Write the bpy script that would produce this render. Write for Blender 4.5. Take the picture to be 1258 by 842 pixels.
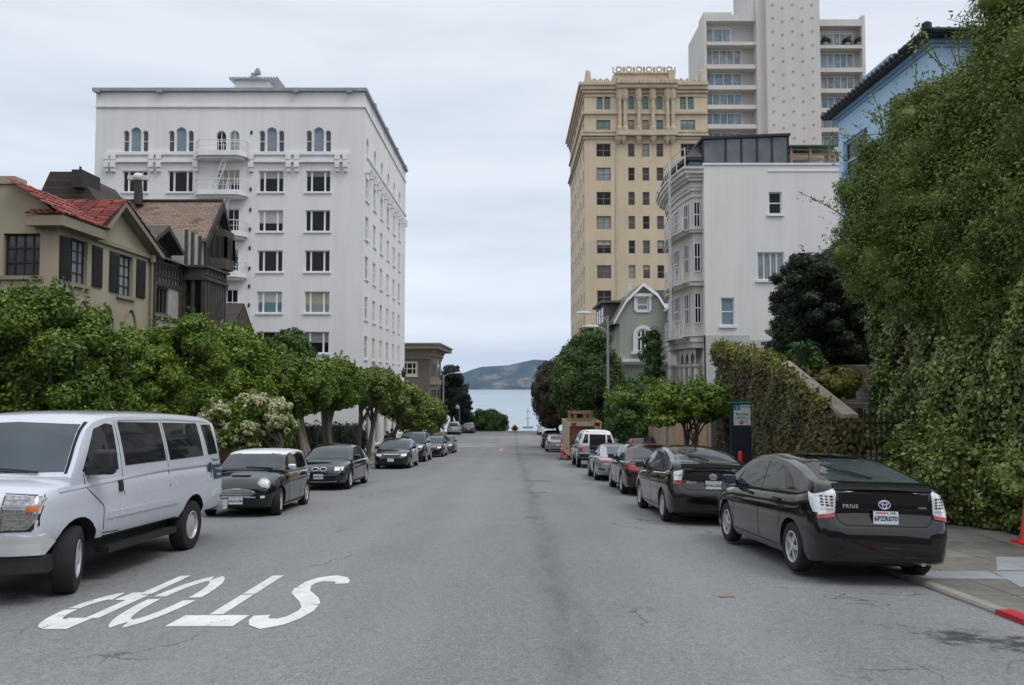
import bpy, bmesh, math, random
import numpy as np
from mathutils import Matrix, Vector
from mathutils.bvhtree import BVHTree
R = math.radians
for o in list(bpy.data.objects):
 bpy.data.objects.remove(o, do_unlink=True)
scene = bpy.context.scene
COL = scene.collection
# ------------------------------------------------------------------ camera
F_PX, CX, CY, HORIZON, EYE = 970.0, 629.0, 421.0, 465.0, 1.8
PITCH = math.atan((HORIZON - CY) / F_PX)
cam_data = bpy.data.cameras.new('camera')
cam = bpy.data.objects.new('camera', cam_data)
COL.objects.link(cam)
cam.location = (0, 0, EYE)
cam.rotation_euler = (R(90) + PITCH, 0, 0)
cam_data.sensor_width = 36
cam_data.lens = F_PX / 1258 * 36
cam_data.clip_start = 0.1
cam_data.clip_end = 20000
scene.camera = cam
# ------------------------------------------------------------------ sky, overcast
SUN_EL, SUN_AZ = R(57), R(128)          # azimuth measured clockwise from +Y
world = bpy.data.worlds.new('World')
scene.world = world
world.use_nodes = True
wn, wl = world.node_tree.nodes, world.node_tree.links
bg = wn['Background']
sky = wn.new('ShaderNodeTexSky')
sky.sky_type = 'NISHITA'
sky.sun_disc = False
sky.sun_elevation = SUN_EL
sky.sun_rotation = SUN_AZ
sky.air_density = 1.0
sky.dust_density = 2.0
tc = wn.new('ShaderNodeTexCoord')
sep = wn.new('ShaderNodeSeparateXYZ')
wl.new(tc.outputs['Generated'], sep.inputs[0])
mp = wn.new('ShaderNodeMapping')
mp.inputs['Scale'].default_value = (1.2, 1.2, 7.0)
wl.new(tc.outputs['Generated'], mp.inputs[0])
nz = wn.new('ShaderNodeTexNoise')
nz.inputs['Scale'].default_value = 1.6
nz.inputs['Detail'].default_value = 6
nz.inputs['Roughness'].default_value = 0.52
wl.new(mp.outputs[0], nz.inputs['Vector'])
cr = wn.new('ShaderNodeValToRGB')
cr.color_ramp.elements[0].position = 0.38
cr.color_ramp.elements[0].color = (6.15, 6.7, 7.7, 1)
cr.color_ramp.elements[1].position = 0.62
cr.color_ramp.elements[1].color = (7.6, 8.05, 8.75, 1)
wl.new(nz.outputs['Fac'], cr.inputs[0])
zen = wn.new('ShaderNodeMapRange')       # an overcast sky is brighter towards the zenith
zen.interpolation_type = 'SMOOTHSTEP'
zen.inputs['From Min'].default_value = 0.42
zen.inputs['From Max'].default_value = 0.95
zen.inputs['To Min'].default_value = 1.0
zen.inputs['To Max'].default_value = 1.7
wl.new(sep.outputs['Z'], zen.inputs['Value'])
mul = wn.new('ShaderNodeVectorMath')
mul.operation = 'SCALE'
low = wn.new('ShaderNodeMapRange')       # and again a little towards the sea horizon
low.interpolation_type = 'SMOOTHSTEP'
low.inputs['From Max'].default_value = 0.3
low.inputs['To Min'].default_value = 1.16
low.inputs['To Max'].default_value = 1.0
wl.new(sep.outputs['Z'], low.inputs['Value'])
zl_ = wn.new('ShaderNodeMath')
zl_.operation = 'MULTIPLY'
wl.new(zen.outputs[0], zl_.inputs[0])
wl.new(low.outputs[0], zl_.inputs[1])
wl.new(cr.outputs[0], mul.inputs[0])
wl.new(zl_.outputs[0], mul.inputs['Scale'])
tint = wn.new('ShaderNodeMix')            # and whiter there
tint.data_type = 'RGBA'
tint.blend_type = 'MULTIPLY'
tint.inputs['B'].default_value = (1.03, 1.0, 0.96, 1)
zt_ = wn.new('ShaderNodeMapRange')
zt_.inputs['From Min'].default_value = 0.3
zt_.inputs['From Max'].default_value = 0.75
wl.new(sep.outputs['Z'], zt_.inputs['Value'])
wl.new(zt_.outputs[0], tint.inputs['Factor'])
wl.new(mul.outputs[0], tint.inputs['A'])
mx = wn.new('ShaderNodeMix')
mx.data_type = 'RGBA'
mx.inputs['Factor'].default_value = 0.9
wl.new(sky.outputs[0], mx.inputs['A'])
wl.new(tint.outputs['Result'], mx.inputs['B'])
wl.new(mx.outputs['Result'], bg.inputs['Color'])
bg.inputs['Strength'].default_value = 0.1
sun_data = bpy.data.lights.new('sun', 'SUN')
sun_data.energy = 1.0
sun_data.angle = R(22)
sun_data.color = (1.0, 0.97, 0.93)
sun = bpy.data.objects.new('sun', sun_data)
COL.objects.link(sun)
sun.rotation_euler = (R(90) - SUN_EL, 0, -SUN_AZ + R(180))
sun.location = (0, -20, 60)
sun_dir = Vector((math.sin(SUN_AZ) * math.cos(SUN_EL), math.cos(SUN_AZ) * math.cos(SUN_EL), math.sin(SUN_EL)))
sun.rotation_euler = sun_dir.to_track_quat('Z', 'Y').to_euler()
scene.view_settings.view_transform = 'Standard'
scene.view_settings.look = 'None'
scene.view_settings.gamma = 1
scene.view_settings.exposure = 0.2
scene.view_settings.use_curve_mapping = False
scene.cycles.use_denoising = True
scene.cycles.max_bounces = 6
scene.cycles.diffuse_bounces = 3
scene.cycles.glossy_bounces = 3
scene.cycles.transmission_bounces = 3
scene.cycles.transparent_max_bounces = 4
scene.cycles.volume_bounces = 0
scene.cycles.caustics_reflective = False
scene.cycles.caustics_refractive = False
# ------------------------------------------------------------------ from the photograph's pixels to the place
def ray(px, py):
 u, v = (px - CX) / F_PX, (CY - py) / F_PX
 return Vector((u, math.cos(PITCH) - v * math.sin(PITCH), math.sin(PITCH) + v * math.cos(PITCH)))
def at(px, py, Y):
 d = ray(px, py)
 t = Y / d.y
 return Vector((d.x * t, Y, EYE + d.z * t))
def zat(py, Y):
 return at(CX, py, Y).z
def atx(px, X, py=440):
 """Y at which the pixel column px meets the plane x = X"""
 d = ray(px, py)
 return X / d.x * d.y
GRADE = 0.064
def gz(Y):
 """height of the street along its length"""
 if Y < -3:
  return 0.0
 if Y < 3:
  return -GRADE * (Y + 3) ** 2 / 12
 if Y < 76:
  return -GRADE * Y
 z = -GRADE * 76
 if Y < 118:
  return z - 0.029 * (Y - 76)
 z -= 0.029 * 42
 if Y < 140:
  return z - 0.029 * (Y - 118) - 0.005 * (Y - 118) ** 2
 z -= 0.029 * 22 + 0.005 * 484
 return max(z - 0.17 * (Y - 140), SEA - 6)
SEA = -73.2
def rz(X, Y):
 """road surface with its crown"""
 return gz(Y) - 0.1 * min(1.0, abs(X) / 5.2) ** 2 * (1.0 if Y < 72 else max(0.0, 1 - (Y - 72) / 8))
KERB_L, KERB_R = -7.35, 4.95
def wz(X, Y):
 return gz(Y) + 0.03
# ------------------------------------------------------------------ objects
def tag(o, label=None, cat=None, group=None, kind=None):
 if label: o['label'] = label
 if cat: o['category'] = cat
 if group: o['group'] = group
 if kind: o['kind'] = kind
 return o
def empty(name, loc=(0, 0, 0), rot=(0, 0, 0), label=None, cat=None, group=None):
 o = bpy.data.objects.new(name, None)
 COL.objects.link(o)
 o.location = loc
 o.rotation_euler = rot
 o.empty_display_size = 0.3
 return tag(o, label, cat, group)
def link(name, me, parent=None, loc=None, rot=None):
 o = bpy.data.objects.new(name, me)
 COL.objects.link(o)
 if parent is not None: o.parent = parent
 if loc is not None: o.location = loc
 if rot is not None: o.rotation_euler = rot
 return o
class MB:
 """collects faces of one mesh"""
 def __init__(s, M=None):
  s.v, s.f, s.m = [], [], []
  s.M = M
 def add(s, vs, fs, mi=0):
  b = len(s.v)
  if s.M is not None:
   vs = [s.M @ Vector(p) for p in vs]
  s.v += [tuple(p) for p in vs]
  for f in fs:
   s.f.append([b + i for i in f])
   s.m.append(mi)
  return s
 def quad(s, a, b, c, d, mi=0):
  return s.add([a, b, c, d], [(0, 1, 2, 3)], mi)
 def poly(s, pts, mi=0):
  return s.add(pts, [tuple(range(len(pts)))], mi)
 def box(s, x0, x1, y0, y1, z0, z1, mi=0):
  v = [(x0, y0, z0), (x1, y0, z0), (x1, y1, z0), (x0, y1, z0), (x0, y0, z1), (x1, y0, z1), (x1, y1, z1), (x0, y1, z1)]
  return s.add(v, [(0, 3, 2, 1), (4, 5, 6, 7), (0, 1, 5, 4), (1, 2, 6, 5), (2, 3, 7, 6), (3, 0, 4, 7)], mi)
 def cbox(s, c, d, mi=0):
  return s.box(c[0] - d[0] / 2, c[0] + d[0] / 2, c[1] - d[1] / 2, c[1] + d[1] / 2, c[2] - d[2] / 2, c[2] + d[2] / 2, mi)
 def prism(s, pts, axis, a, b, mi=0):
  """polygon (two coordinates each) swept along axis from a to b"""
  def P(p, t):
   return {'x': (t, p[0], p[1]), 'y': (p[0], t, p[1]), 'z': (p[0], p[1], t)}[axis]
  n = len(pts)
  v = [P(p, a) for p in pts] + [P(p, b) for p in pts]
  f = [tuple(range(n))[::-1], tuple(range(n, 2 * n))] + [(i, (i + 1) % n, n + (i + 1) % n, n + i) for i in range(n)]
  return s.add(v, f, mi)
 def tube(s, path, rad, n=8, mi=0, caps=True):
  path = [Vector(p) for p in path]
  if not hasattr(rad, '__len__'): rad = [rad] * len(path)
  v, f = [], []
  up = Vector((0.123, 0.31, 0.94)).normalized()
  for i, p in enumerate(path):
   d = (path[min(i + 1, len(path) - 1)] - path[max(i - 1, 0)]).normalized()
   a = d.cross(up)
   if a.length < 1e-3: a = d.cross(Vector((1, 0, 0)))
   a.normalize()
   b = d.cross(a)
   for k in range(n):
    t = 2 * math.pi * k / n
    v.append(p + (a * math.cos(t) + b * math.sin(t)) * rad[i])
  for i in range(len(path) - 1):
   for k in range(n):
    f.append((i * n + k, i * n + (k + 1) % n, (i + 1) * n + (k + 1) % n, (i + 1) * n + k))
  if caps:
   f.append(tuple(range(n))[::-1])
   f.append(tuple(range((len(path) - 1) * n, len(path) * n)))
  return s.add(v, f, mi)
 def lathe(s, prof, c=(0, 0, 0), axis='z', n=24, mi=0, closed=False):
  """prof: (radius, along) pairs"""
  v, f = [], []
  for r, h in prof:
   for k in range(n):
    t = 2 * math.pi * k / n
    a, b = r * math.cos(t), r * math.sin(t)
    p = {'z': (a, b, h), 'x': (h, a, b), 'y': (a, h, b)}[axis]
    v.append((p[0] + c[0], p[1] + c[1], p[2] + c[2]))
  m = len(prof)
  for i in range(m if closed else m - 1):
   j = (i + 1) % m
   for k in range(n):
    f.append((i * n + k, i * n + (k + 1) % n, j * n + (k + 1) % n, j * n + k))
  if not closed:
   f.append(tuple(range(n))[::-1])
   f.append(tuple(range((m - 1) * n, m * n)))
  return s.add(v, f, mi)
 def mesh(s, name, mats, smooth=None, fix=True):
  me = bpy.data.meshes.new(name)
  me.from_pydata(s.v, [], s.f)
  if not isinstance(mats, (list, tuple)): mats = [mats]
  for m in mats: me.materials.append(m)
  me.polygons.foreach_set('material_index', s.m)
  if fix:
   bm = bmesh.new()
   bm.from_mesh(me)
   bmesh.ops.recalc_face_normals(bm, faces=bm.faces)
   bm.to_mesh(me)
   bm.free()
  if smooth is not None:
   me.shade_smooth()
   me.set_sharp_from_angle(angle=R(smooth))
  me.update()
  return me
 def build(s, name, mats, parent=None, smooth=None, fix=True, loc=None, rot=None):
  return link(name, s.mesh(name, mats, smooth, fix), parent, loc, rot)
def bevel(o, w, n=2, ang=40):
 m = o.modifiers.new('bevel', 'BEVEL')
 m.width = w
 m.segments = n
 m.limit_method = 'ANGLE'
 m.angle_limit = R(ang)
 return o
def text_mesh(body, size, mat, extrude=0.002, bold=0.0, spacing=1.0):
 cu = bpy.data.curves.new('lettering', 'FONT')
 cu.body = body
 cu.size = size
 cu.extrude = extrude
 cu.offset = bold
 cu.space_character = spacing
 cu.align_x = 'CENTER'
 cu.align_y = 'CENTER'
 cu.resolution_u = 3
 t = bpy.data.objects.new('lettering', cu)
 COL.objects.link(t)
 dg = bpy.context.evaluated_depsgraph_get()
 me = bpy.data.meshes.new_from_object(t.evaluated_get(dg))
 bpy.data.objects.remove(t)
 me.materials.clear()
 me.materials.append(mat)
 me.name = 'lettering'
 return me
# ------------------------------------------------------------------ materials
def ramp(nt, fac, stops):
 n = nt.nodes.new('ShaderNodeValToRGB')
 e = n.color_ramp.elements
 while len(e) < len(stops): e.new(0.5)
 for i, (p, c) in enumerate(stops):
  e[i].position = p
  e[i].color = (c[0], c[1], c[2], 1) if hasattr(c, '__len__') else (c, c, c, 1)
 nt.links.new(fac, n.inputs[0])
 return n.outputs[0]
def noise(nt, vec, scale, detail=4, rough=0.55, dist=0.0):
 n = nt.nodes.new('ShaderNodeTexNoise')
 n.inputs['Scale'].default_value = scale
 n.inputs['Detail'].default_value = detail
 n.inputs['Roughness'].default_value = rough
 n.inputs['Distortion'].default_value = dist
 if vec is not None: nt.links.new(vec, n.inputs['Vector'])
 return n.outputs['Fac']
def mixc(nt, fac, a, b, mode='MIX'):
 n = nt.nodes.new('ShaderNodeMix')
 n.data_type = 'RGBA'
 n.blend_type = mode
 for key, v in (('Factor', fac), ('A', a), ('B', b)):
  i = n.inputs[key]
  if hasattr(v, 'is_linked'): nt.links.new(v, i)
  elif hasattr(v, '__len__'): i.default_value = (v[0], v[1], v[2], 1)
  else: i.default_value = v if key == 'Factor' else (v, v, v, 1)
 return n.outputs['Result']
def math_(nt, op, a, b=0.0, c=0.0):
 n = nt.nodes.new('ShaderNodeMath')
 n.operation = op
 for i, v in enumerate((a, b, c)):
  if hasattr(v, 'is_linked'): nt.links.new(v, n.inputs[i])
  else: n.inputs[i].default_value = v
 return n.outputs[0]
def mapping(nt, scale=(1, 1, 1), out='Object', rot=(0, 0, 0)):
 t = nt.nodes.new('ShaderNodeTexCoord')
 m = nt.nodes.new('ShaderNodeMapping')
 m.inputs['Scale'].default_value = scale
 m.inputs['Rotation'].default_value = rot
 nt.links.new(t.outputs[out], m.inputs[0])
 return m.outputs[0]
def newmat(name):
 m = bpy.data.materials.new(name)
 m.use_nodes = True
 return m, m.node_tree, m.node_tree.nodes['Principled BSDF']
def bump(nt, bsdf, h, strength, dist=0.02):
 b = nt.nodes.new('ShaderNodeBump')
 b.inputs['Strength'].default_value = strength
 b.inputs['Distance'].default_value = dist
 nt.links.new(h, b.inputs['Height'])
 nt.links.new(b.outputs[0], bsdf.inputs['Normal'])
def pm(name, col, rough=0.7, var=0.12, scale=2.0, bmp=0.0, bscale=60, metal=0.0, spec=0.5, coat=0.0, streak=0.0):
 """plain procedural material: a base colour with blotches, optional vertical streaks and a fine bump"""
 m, nt, b = newmat(name)
 v = mapping(nt)
 f = noise(nt, v, scale, 5)
 lo, hi = [c * (1 - var) for c in col], [min(1, c * (1 + var)) for c in col]
 c = ramp(nt, f, [(0.3, lo), (0.7, hi)])
 if streak:
  sv = mapping(nt, (0.9, 0.9, 0.09))
  s = noise(nt, sv, 1.0, 6, 0.7)
  sf = ramp(nt, s, [(0.45, 1.0), (0.75, 1 - streak)])
  c = mixc(nt, 1.0, c, sf, 'MULTIPLY')
 nt.links.new(c, b.inputs['Base Color'])
 b.inputs['Roughness'].default_value = rough
 b.inputs['Metallic'].default_value = metal
 b.inputs['Specular IOR Level'].default_value = spec
 b.inputs['Coat Weight'].default_value = coat
 b.inputs['Coat Roughness'].default_value = 0.04
 if bmp:
  bump(nt, b, noise(nt, v, bscale, 3), bmp, 0.01)
 return m
def leaf_mat(name, cols, trans=0.25, rough=0.5, clump=0.9):
 """leaf colour differs from leaf to leaf and from clump to clump"""
 m, nt, b = newmat(name)
 g = nt.nodes.new('ShaderNodeNewGeometry')
 f = noise(nt, mapping(nt), clump, 3)
 f2 = math_(nt, 'ADD', math_(nt, 'MULTIPLY', g.outputs['Random Per Island'], 0.55), math_(nt, 'MULTIPLY', f, 0.75))
 n = len(cols)
 c = ramp(nt, f2, [(0.25 + 0.6 * i / (n - 1), cols[i]) for i in range(n)])
 nt.links.new(c, b.inputs['Base Color'])
 b.inputs['Roughness'].default_value = rough
 b.inputs['Specular IOR Level'].default_value = 0.35
 t = nt.nodes.new('ShaderNodeBsdfTranslucent')
 nt.links.new(mixc(nt, 0.5, c, (0.16, 0.2, 0.02)), t.inputs['Color'])
 ms = nt.nodes.new('ShaderNodeMixShader')
 ms.inputs[0].default_value = trans
 nt.links.new(b.outputs[0], ms.inputs[1])
 nt.links.new(t.outputs[0], ms.inputs[2])
 nt.links.new(ms.outputs[0], nt.nodes['Material Output'].inputs['Surface'])
 return m
def paint(name, col, rough=0.28, flake=0.0, coat=0.4, spec=0.18):
 m, nt, b = newmat(name)
 v = mapping(nt)
 d = ramp(nt, noise(nt, v, 1.1, 4, 0.5), [(0.3, 0.96), (0.7, 1.03)])
 nt.links.new(mixc(nt, 1.0, col, d, 'MULTIPLY'), b.inputs['Base Color'])
 nt.links.new(ramp(nt, noise(nt, v, 3.0, 4), [(0.3, max(0.0, rough - 0.04)), (0.7, rough + 0.04)]), b.inputs['Roughness'])
 b.inputs['Metallic'].default_value = flake
 b.inputs['Coat Weight'].default_value = coat
 b.inputs['Specular IOR Level'].default_value = spec
 b.inputs['Coat Roughness'].default_value = 0.05
 return m
def glass(name, col, rough=0.04, ior=1.55, spec=0.4):
 m, nt, b = newmat(name)
 v = mapping(nt)
 nt.links.new(ramp(nt, noise(nt, v, 0.8, 3), [(0.3, [c * 0.6 for c in col]), (0.7, [c * 1.4 for c in col])]), b.inputs['Base Color'])
 b.inputs['Roughness'].default_value = rough
 b.inputs['IOR'].default_value = ior
 b.inputs['Specular IOR Level'].default_value = spec
 bump(nt, b, noise(nt, v, 0.7, 1), 0.02, 0.2)
 return m
M = {}
M['white_stucco'] = pm('white_stucco', (0.79, 0.78, 0.77), 0.85, 0.035, 0.25, 0.2, 30, streak=0.13)
M['white_trim'] = pm('white_trim', (0.8, 0.8, 0.8), 0.6, 0.05, 1.0, streak=0.1)
M['coping'] = pm('coping', (0.3, 0.33, 0.36), 0.7, 0.15)
M['white_wall'] = pm('white_wall', (0.76, 0.735, 0.7), 0.85, 0.04, 0.3, 0.2, 30, streak=0.13)
M['grey_base'] = pm('grey_base', (0.5, 0.49, 0.47), 0.85, 0.08, 0.6)
M['cream_trim'] = pm('cream_trim', (0.6, 0.57, 0.51), 0.7, 0.1, 1.5, streak=0.15)
M['tan'] = pm('tan', (0.61, 0.505, 0.35), 0.85, 0.07, 0.3, 0.2, 20, streak=0.12)
M['tan_trim'] = pm('tan_trim', (0.52, 0.435, 0.31), 0.85, 0.15, 1.0)
M['tan_dark'] = pm('tan_dark', (0.22, 0.18, 0.12), 0.85, 0.2, 1.0)
M['concrete_tower'] = pm('concrete_tower', (0.6, 0.57, 0.53), 0.85, 0.05, 0.2, 0.15, 8, streak=0.1)
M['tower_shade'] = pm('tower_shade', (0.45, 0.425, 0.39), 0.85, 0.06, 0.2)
M['beige'] = pm('beige', (0.38, 0.335, 0.24), 0.9, 0.09, 0.6, 0.5, 25, streak=0.15)
M['beige_trim'] = pm('beige_trim', (0.27, 0.235, 0.175), 0.8, 0.1)
M['shutter'] = pm('shutter', (0.012, 0.014, 0.013), 0.7, 0.3)
M['dark_trim'] = pm('dark_trim', (0.03, 0.026, 0.023), 0.7, 0.3)
M['timber'] = pm('timber', (0.062, 0.052, 0.042), 0.75, 0.35, 2.5)
M['timber_grey'] = pm('timber_grey', (0.15, 0.145, 0.13), 0.8, 0.2, 1.2)
M['panel_grey'] = pm('panel_grey', (0.38, 0.37, 0.34), 0.85, 0.15, 1.2)
M['brown_wall'] = pm('brown_wall', (0.15, 0.118, 0.09), 0.85, 0.12, 0.6, 0.3, 25)
M['brown_trim'] = pm('brown_trim', (0.24, 0.205, 0.155), 0.75, 0.1)
M['cream_frame'] = pm('cream_frame', (0.62, 0.58, 0.47), 0.6, 0.08)
M['green_wall'] = pm('green_wall', (0.35, 0.375, 0.32), 0.85, 0.06, 0.5, 0.3, 25, streak=0.12)
M['green_roof'] = pm('green_roof', (0.13, 0.125, 0.11), 0.9, 0.25, 3)
M['blue_wall'] = pm('blue_wall', (0.47, 0.68, 0.88), 0.85, 0.05, 0.4, 0.3, 25, streak=0.1)
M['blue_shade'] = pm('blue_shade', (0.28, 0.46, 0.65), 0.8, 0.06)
M['black_roof'] = pm('black_roof', (0.018, 0.019, 0.022), 0.7, 0.35, 4, 0.4, 9)
M['black_metal'] = pm('black_metal', (0.015, 0.015, 0.017), 0.5, 0.3)
M['iron_white'] = pm('iron_white', (0.68, 0.67, 0.64), 0.6, 0.1)
M['grey_metal'] = pm('grey_metal', (0.33, 0.34, 0.34), 0.5, 0.12, 3, metal=0.5)
M['lamp_head'] = pm('lamp_head', (0.62, 0.6, 0.6), 0.45, 0.08)
M['dark_void'] = pm('dark_void', (0.008, 0.008, 0.008), 0.9, 0.3)
M['wood'] = pm('wood', (0.3, 0.2, 0.12), 0.8, 0.25, 3)
M['bark'] = pm('bark', (0.13, 0.11, 0.085), 0.9, 0.35, 5, 0.8, 18)
M['bark_pale'] = pm('bark_pale', (0.2, 0.175, 0.14), 0.9, 0.35, 5, 0.8, 18)
M['concrete'] = pm('concrete', (0.31, 0.29, 0.26), 0.9, 0.2, 1.4, 0.5, 50)
M['stone_cap'] = pm('stone_cap', (0.32, 0.27, 0.21), 0.9, 0.25, 2.5, 0.4, 40)
M['window_dark'] = glass('window_dark', (0.009, 0.01, 0.011), 0.05, 1.5, .25)
M['window_mid'] = glass('window_mid', (0.075, 0.08, 0.085), 0.06)
M['window_curtain'] = glass('window_curtain', (0.26, 0.29, 0.3), 0.08)
M['window_teal'] = glass('window_teal', (0.12, 0.22, 0.23), 0.07)
M['window_brown'] = glass('window_brown', (0.055, 0.035, 0.03), 0.07)
M['window_blue'] = glass('window_blue', (0.2, 0.27, 0.31), 0.05)
M['window_white'] = glass('window_white', (0.5, 0.5, 0.48), 0.12)
# ------------------------------------------------------------------ the setting
def grid_mesh(name, xs, ys, zf, mat, parent=None, kind='structure', smooth=60):
 v = [(x, y, zf(x, y)) for y in ys for x in xs]
 nx = len(xs)
 f = [(j * nx + i, j * nx + i + 1, (j + 1) * nx + i + 1, (j + 1) * nx + i) for j in range(len(ys) - 1) for i in range(nx - 1)]
 me = bpy.data.meshes.new(name)
 me.from_pydata(v, [], f)
 me.materials.append(mat)
 me.shade_smooth()
 o = link(name, me, parent)
 if kind: o['kind'] = kind
 return o
def asphalt_mat():
 m, nt, b = newmat('asphalt')
 L = nt.links.new
 v = mapping(nt)
 sp = nt.nodes.new('ShaderNodeSeparateXYZ')
 L(v, sp.inputs[0])
 X, Y = sp.outputs[0], sp.outputs[1]
 big = noise(nt, mapping(nt, (0.35, 0.12, 1)), 1.0, 5, 0.6)
 c = ramp(nt, big, [(0.3, (0.18, 0.186, 0.189)), (0.7, (0.24, 0.242, 0.24))])
 # coarse chippings
 g1 = noise(nt, v, 55, 3, 0.7)
 c = mixc(nt, 1.0, c, ramp(nt, g1, [(0.34, 0.62), (0.5, 1.0), (0.68, 1.42)]), 'MULTIPLY')
 g2 = noise(nt, v, 13, 4, 0.65)
 c = mixc(nt, 1.0, c, ramp(nt, g2, [(0.33, 0.84), (0.66, 1.12)]), 'MULTIPLY')
 # a tarred seam running down the middle of the street
 wob = math_(nt, 'MULTIPLY', math_(nt, 'SUBTRACT', noise(nt, mapping(nt, (0.3, 0.3, 1)), 1.2, 4), 0.5), 0.7)
 d = math_(nt, 'ABSOLUTE', math_(nt, 'SUBTRACT', math_(nt, 'ADD', X, wob), 0.52))
 seam = ramp(nt, d, [(0.04, 1.0), (0.27, 0.0)])
 seam = mixc(nt, 1.0, seam, ramp(nt, noise(nt, mapping(nt, (2.2, 0.5, 1)), 2.0, 5, 0.7), [(0.35, 0.1), (0.65, 1.0)]), 'MULTIPLY')
 c = mixc(nt, math_(nt, 'MULTIPLY', seam, 0.5), c, (0.055, 0.056, 0.06))
 # wheel tracks, paler
 for x0 in (-2.6, -1.0, 2.1):
  d = math_(nt, 'ABSOLUTE', math_(nt, 'SUBTRACT', math_(nt, 'ADD', X, wob), x0))
  c = mixc(nt, math_(nt, 'MULTIPLY', ramp(nt, d, [(0.1, 1.0), (0.55, 0.0)]), 0.12), c, (0.33, 0.33, 0.325))
 # dark oily blotches
 ob = noise(nt, mapping(nt, (0.9, 0.9, 1)), 1.7, 6, 0.7)
 of = ramp(nt, ob, [(0.66, 0.0), (0.78, 0.75)])
 c = mixc(nt, of, c, (0.045, 0.045, 0.047))
 # the wet dark stain beside the kerb
 sx = math_(nt, 'DIVIDE', math_(nt, 'SUBTRACT', X, 4.3), 0.8)
 sy = math_(nt, 'DIVIDE', math_(nt, 'SUBTRACT', math_(nt, 'ADD', Y, math_(nt, 'MULTIPLY', X, 0.35)), 8.55), 0.45)
 rr = math_(nt, 'ADD', math_(nt, 'MULTIPLY', sx, sx), math_(nt, 'MULTIPLY', sy, sy))
 sn = noise(nt, mapping(nt, (3.0, 5.0, 1)), 1.4, 6, 0.75)
 st = ramp(nt, math_(nt, 'ADD', math_(nt, 'MULTIPLY', rr, 0.16), sn), [(0.5, 1.0), (0.62, 0.0)])
 c = mixc(nt, math_(nt, 'MULTIPLY', st, 0.85), c, (0.025, 0.025, 0.026))
 # cracks
 vo = nt.nodes.new('ShaderNodeTexVoronoi')
 vo.feature = 'DISTANCE_TO_EDGE'
 vo.inputs['Scale'].default_value = 0.55
 vd = nt.nodes.new('ShaderNodeVectorMath')
 vd.operation = 'ADD'
 vs = nt.nodes.new('ShaderNodeVectorMath')
 vs.operation = 'SCALE'
 nv = nt.nodes.new('ShaderNodeTexNoise')
 nv.inputs['Scale'].default_value = 1.6
 nv.inputs['Detail'].default_value = 6
 L(v, nv.inputs['Vector'])
 L(nv.outputs['Color'], vs.inputs[0])
 vs.inputs['Scale'].default_value = 0.9
 L(v, vd.inputs[0])
 L(vs.outputs[0], vd.inputs[1])
 L(vd.outputs[0], vo.inputs['Vector'])
 ck = ramp(nt, vo.outputs['Distance'], [(0.002, 1.0), (0.007, 0.0)])
 msk = ramp(nt, noise(nt, v, 0.35, 3), [(0.54, 0.0), (0.62, 1.0)])
 ck = mixc(nt, 1.0, ck, msk, 'MULTIPLY')
 c = mixc(nt, math_(nt, 'MULTIPLY', ck, 0.8), c, (0.03, 0.03, 0.03))
 L(c, b.inputs['Base Color'])
 L(ramp(nt, g2, [(0.3, 0.75), (0.7, 0.95)]), b.inputs['Roughness'])
 b.inputs['Specular IOR Level'].default_value = 0.35
 bump(nt, b, math_(nt, 'SUBTRACT', g1, math_(nt, 'MULTIPLY', ck, 0.6)), 0.6, 0.012)
 return m
def pavement_mat():
 m, nt, b = newmat('pavement')
 L = nt.links.new
 v = mapping(nt)
 sp = nt.nodes.new('ShaderNodeSeparateXYZ')
 L(v, sp.inputs[0])
 def joint(s, step, off):
  q = math_(nt, 'DIVIDE', math_(nt, 'ADD', s, off), step)
  fr = math_(nt, 'FRACT', q)
  return math_(nt, 'MULTIPLY', math_(nt, 'MINIMUM', fr, math_(nt, 'SUBTRACT', 1.0, fr)), step), math_(nt, 'FLOOR', q)
 dx, ix = joint(sp.outputs[0], 1.15, 0.15)
 dy, iy = joint(sp.outputs[1], 1.3, 0.2)
 wn_ = nt.nodes.new('ShaderNodeTexWhiteNoise')
 wn_.noise_dimensions = '2D'
 cv = nt.nodes.new('ShaderNodeCombineXYZ')
 L(ix, cv.inputs[0]); L(iy, cv.inputs[1])
 L(cv.outputs[0], wn_.inputs['Vector'])
 base = ramp(nt, wn_.outputs['Value'], [(0.0, (0.14, 0.13, 0.11)), (0.5, (0.18, 0.166, 0.142)), (1.0, (0.22, 0.205, 0.18))])
 c = mixc(nt, 1.0, base, ramp(nt, noise(nt, v, 1.8, 6, 0.7), [(0.3, 0.66), (0.7, 1.25)]), 'MULTIPLY')
 c = mixc(nt, 1.0, c, ramp(nt, noise(nt, v, 40, 3, 0.7), [(0.3, 0.8), (0.7, 1.2)]), 'MULTIPLY')
 j = ramp(nt, math_(nt, 'MINIMUM', dx, dy), [(0.006, 1.0), (0.016, 0.0)])
 c = mixc(nt, math_(nt, 'MULTIPLY', j, 0.8), c, (0.03, 0.027, 0.022))
 L(c, b.inputs['Base Color'])
 b.inputs['Roughness'].default_value = 0.9
 bump(nt, b, math_(nt, 'SUBTRACT', noise(nt, v, 40, 3), j), 0.4, 0.01)
 return m
M['asphalt'] = asphalt_mat()
M['pavement'] = pavement_mat()
M['kerb'] = pm('kerb', (0.25, 0.235, 0.21), 0.9, 0.3, 2.2, 0.5, 40)
M['pale_slab'] = pm('pale_slab', (0.27, 0.285, 0.3), 0.9, 0.14, 2.5, 0.4, 60)
M['soil'] = pm('soil', (0.07, 0.055, 0.04), 0.95, 0.4, 1.5, 0.6, 15)
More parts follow.
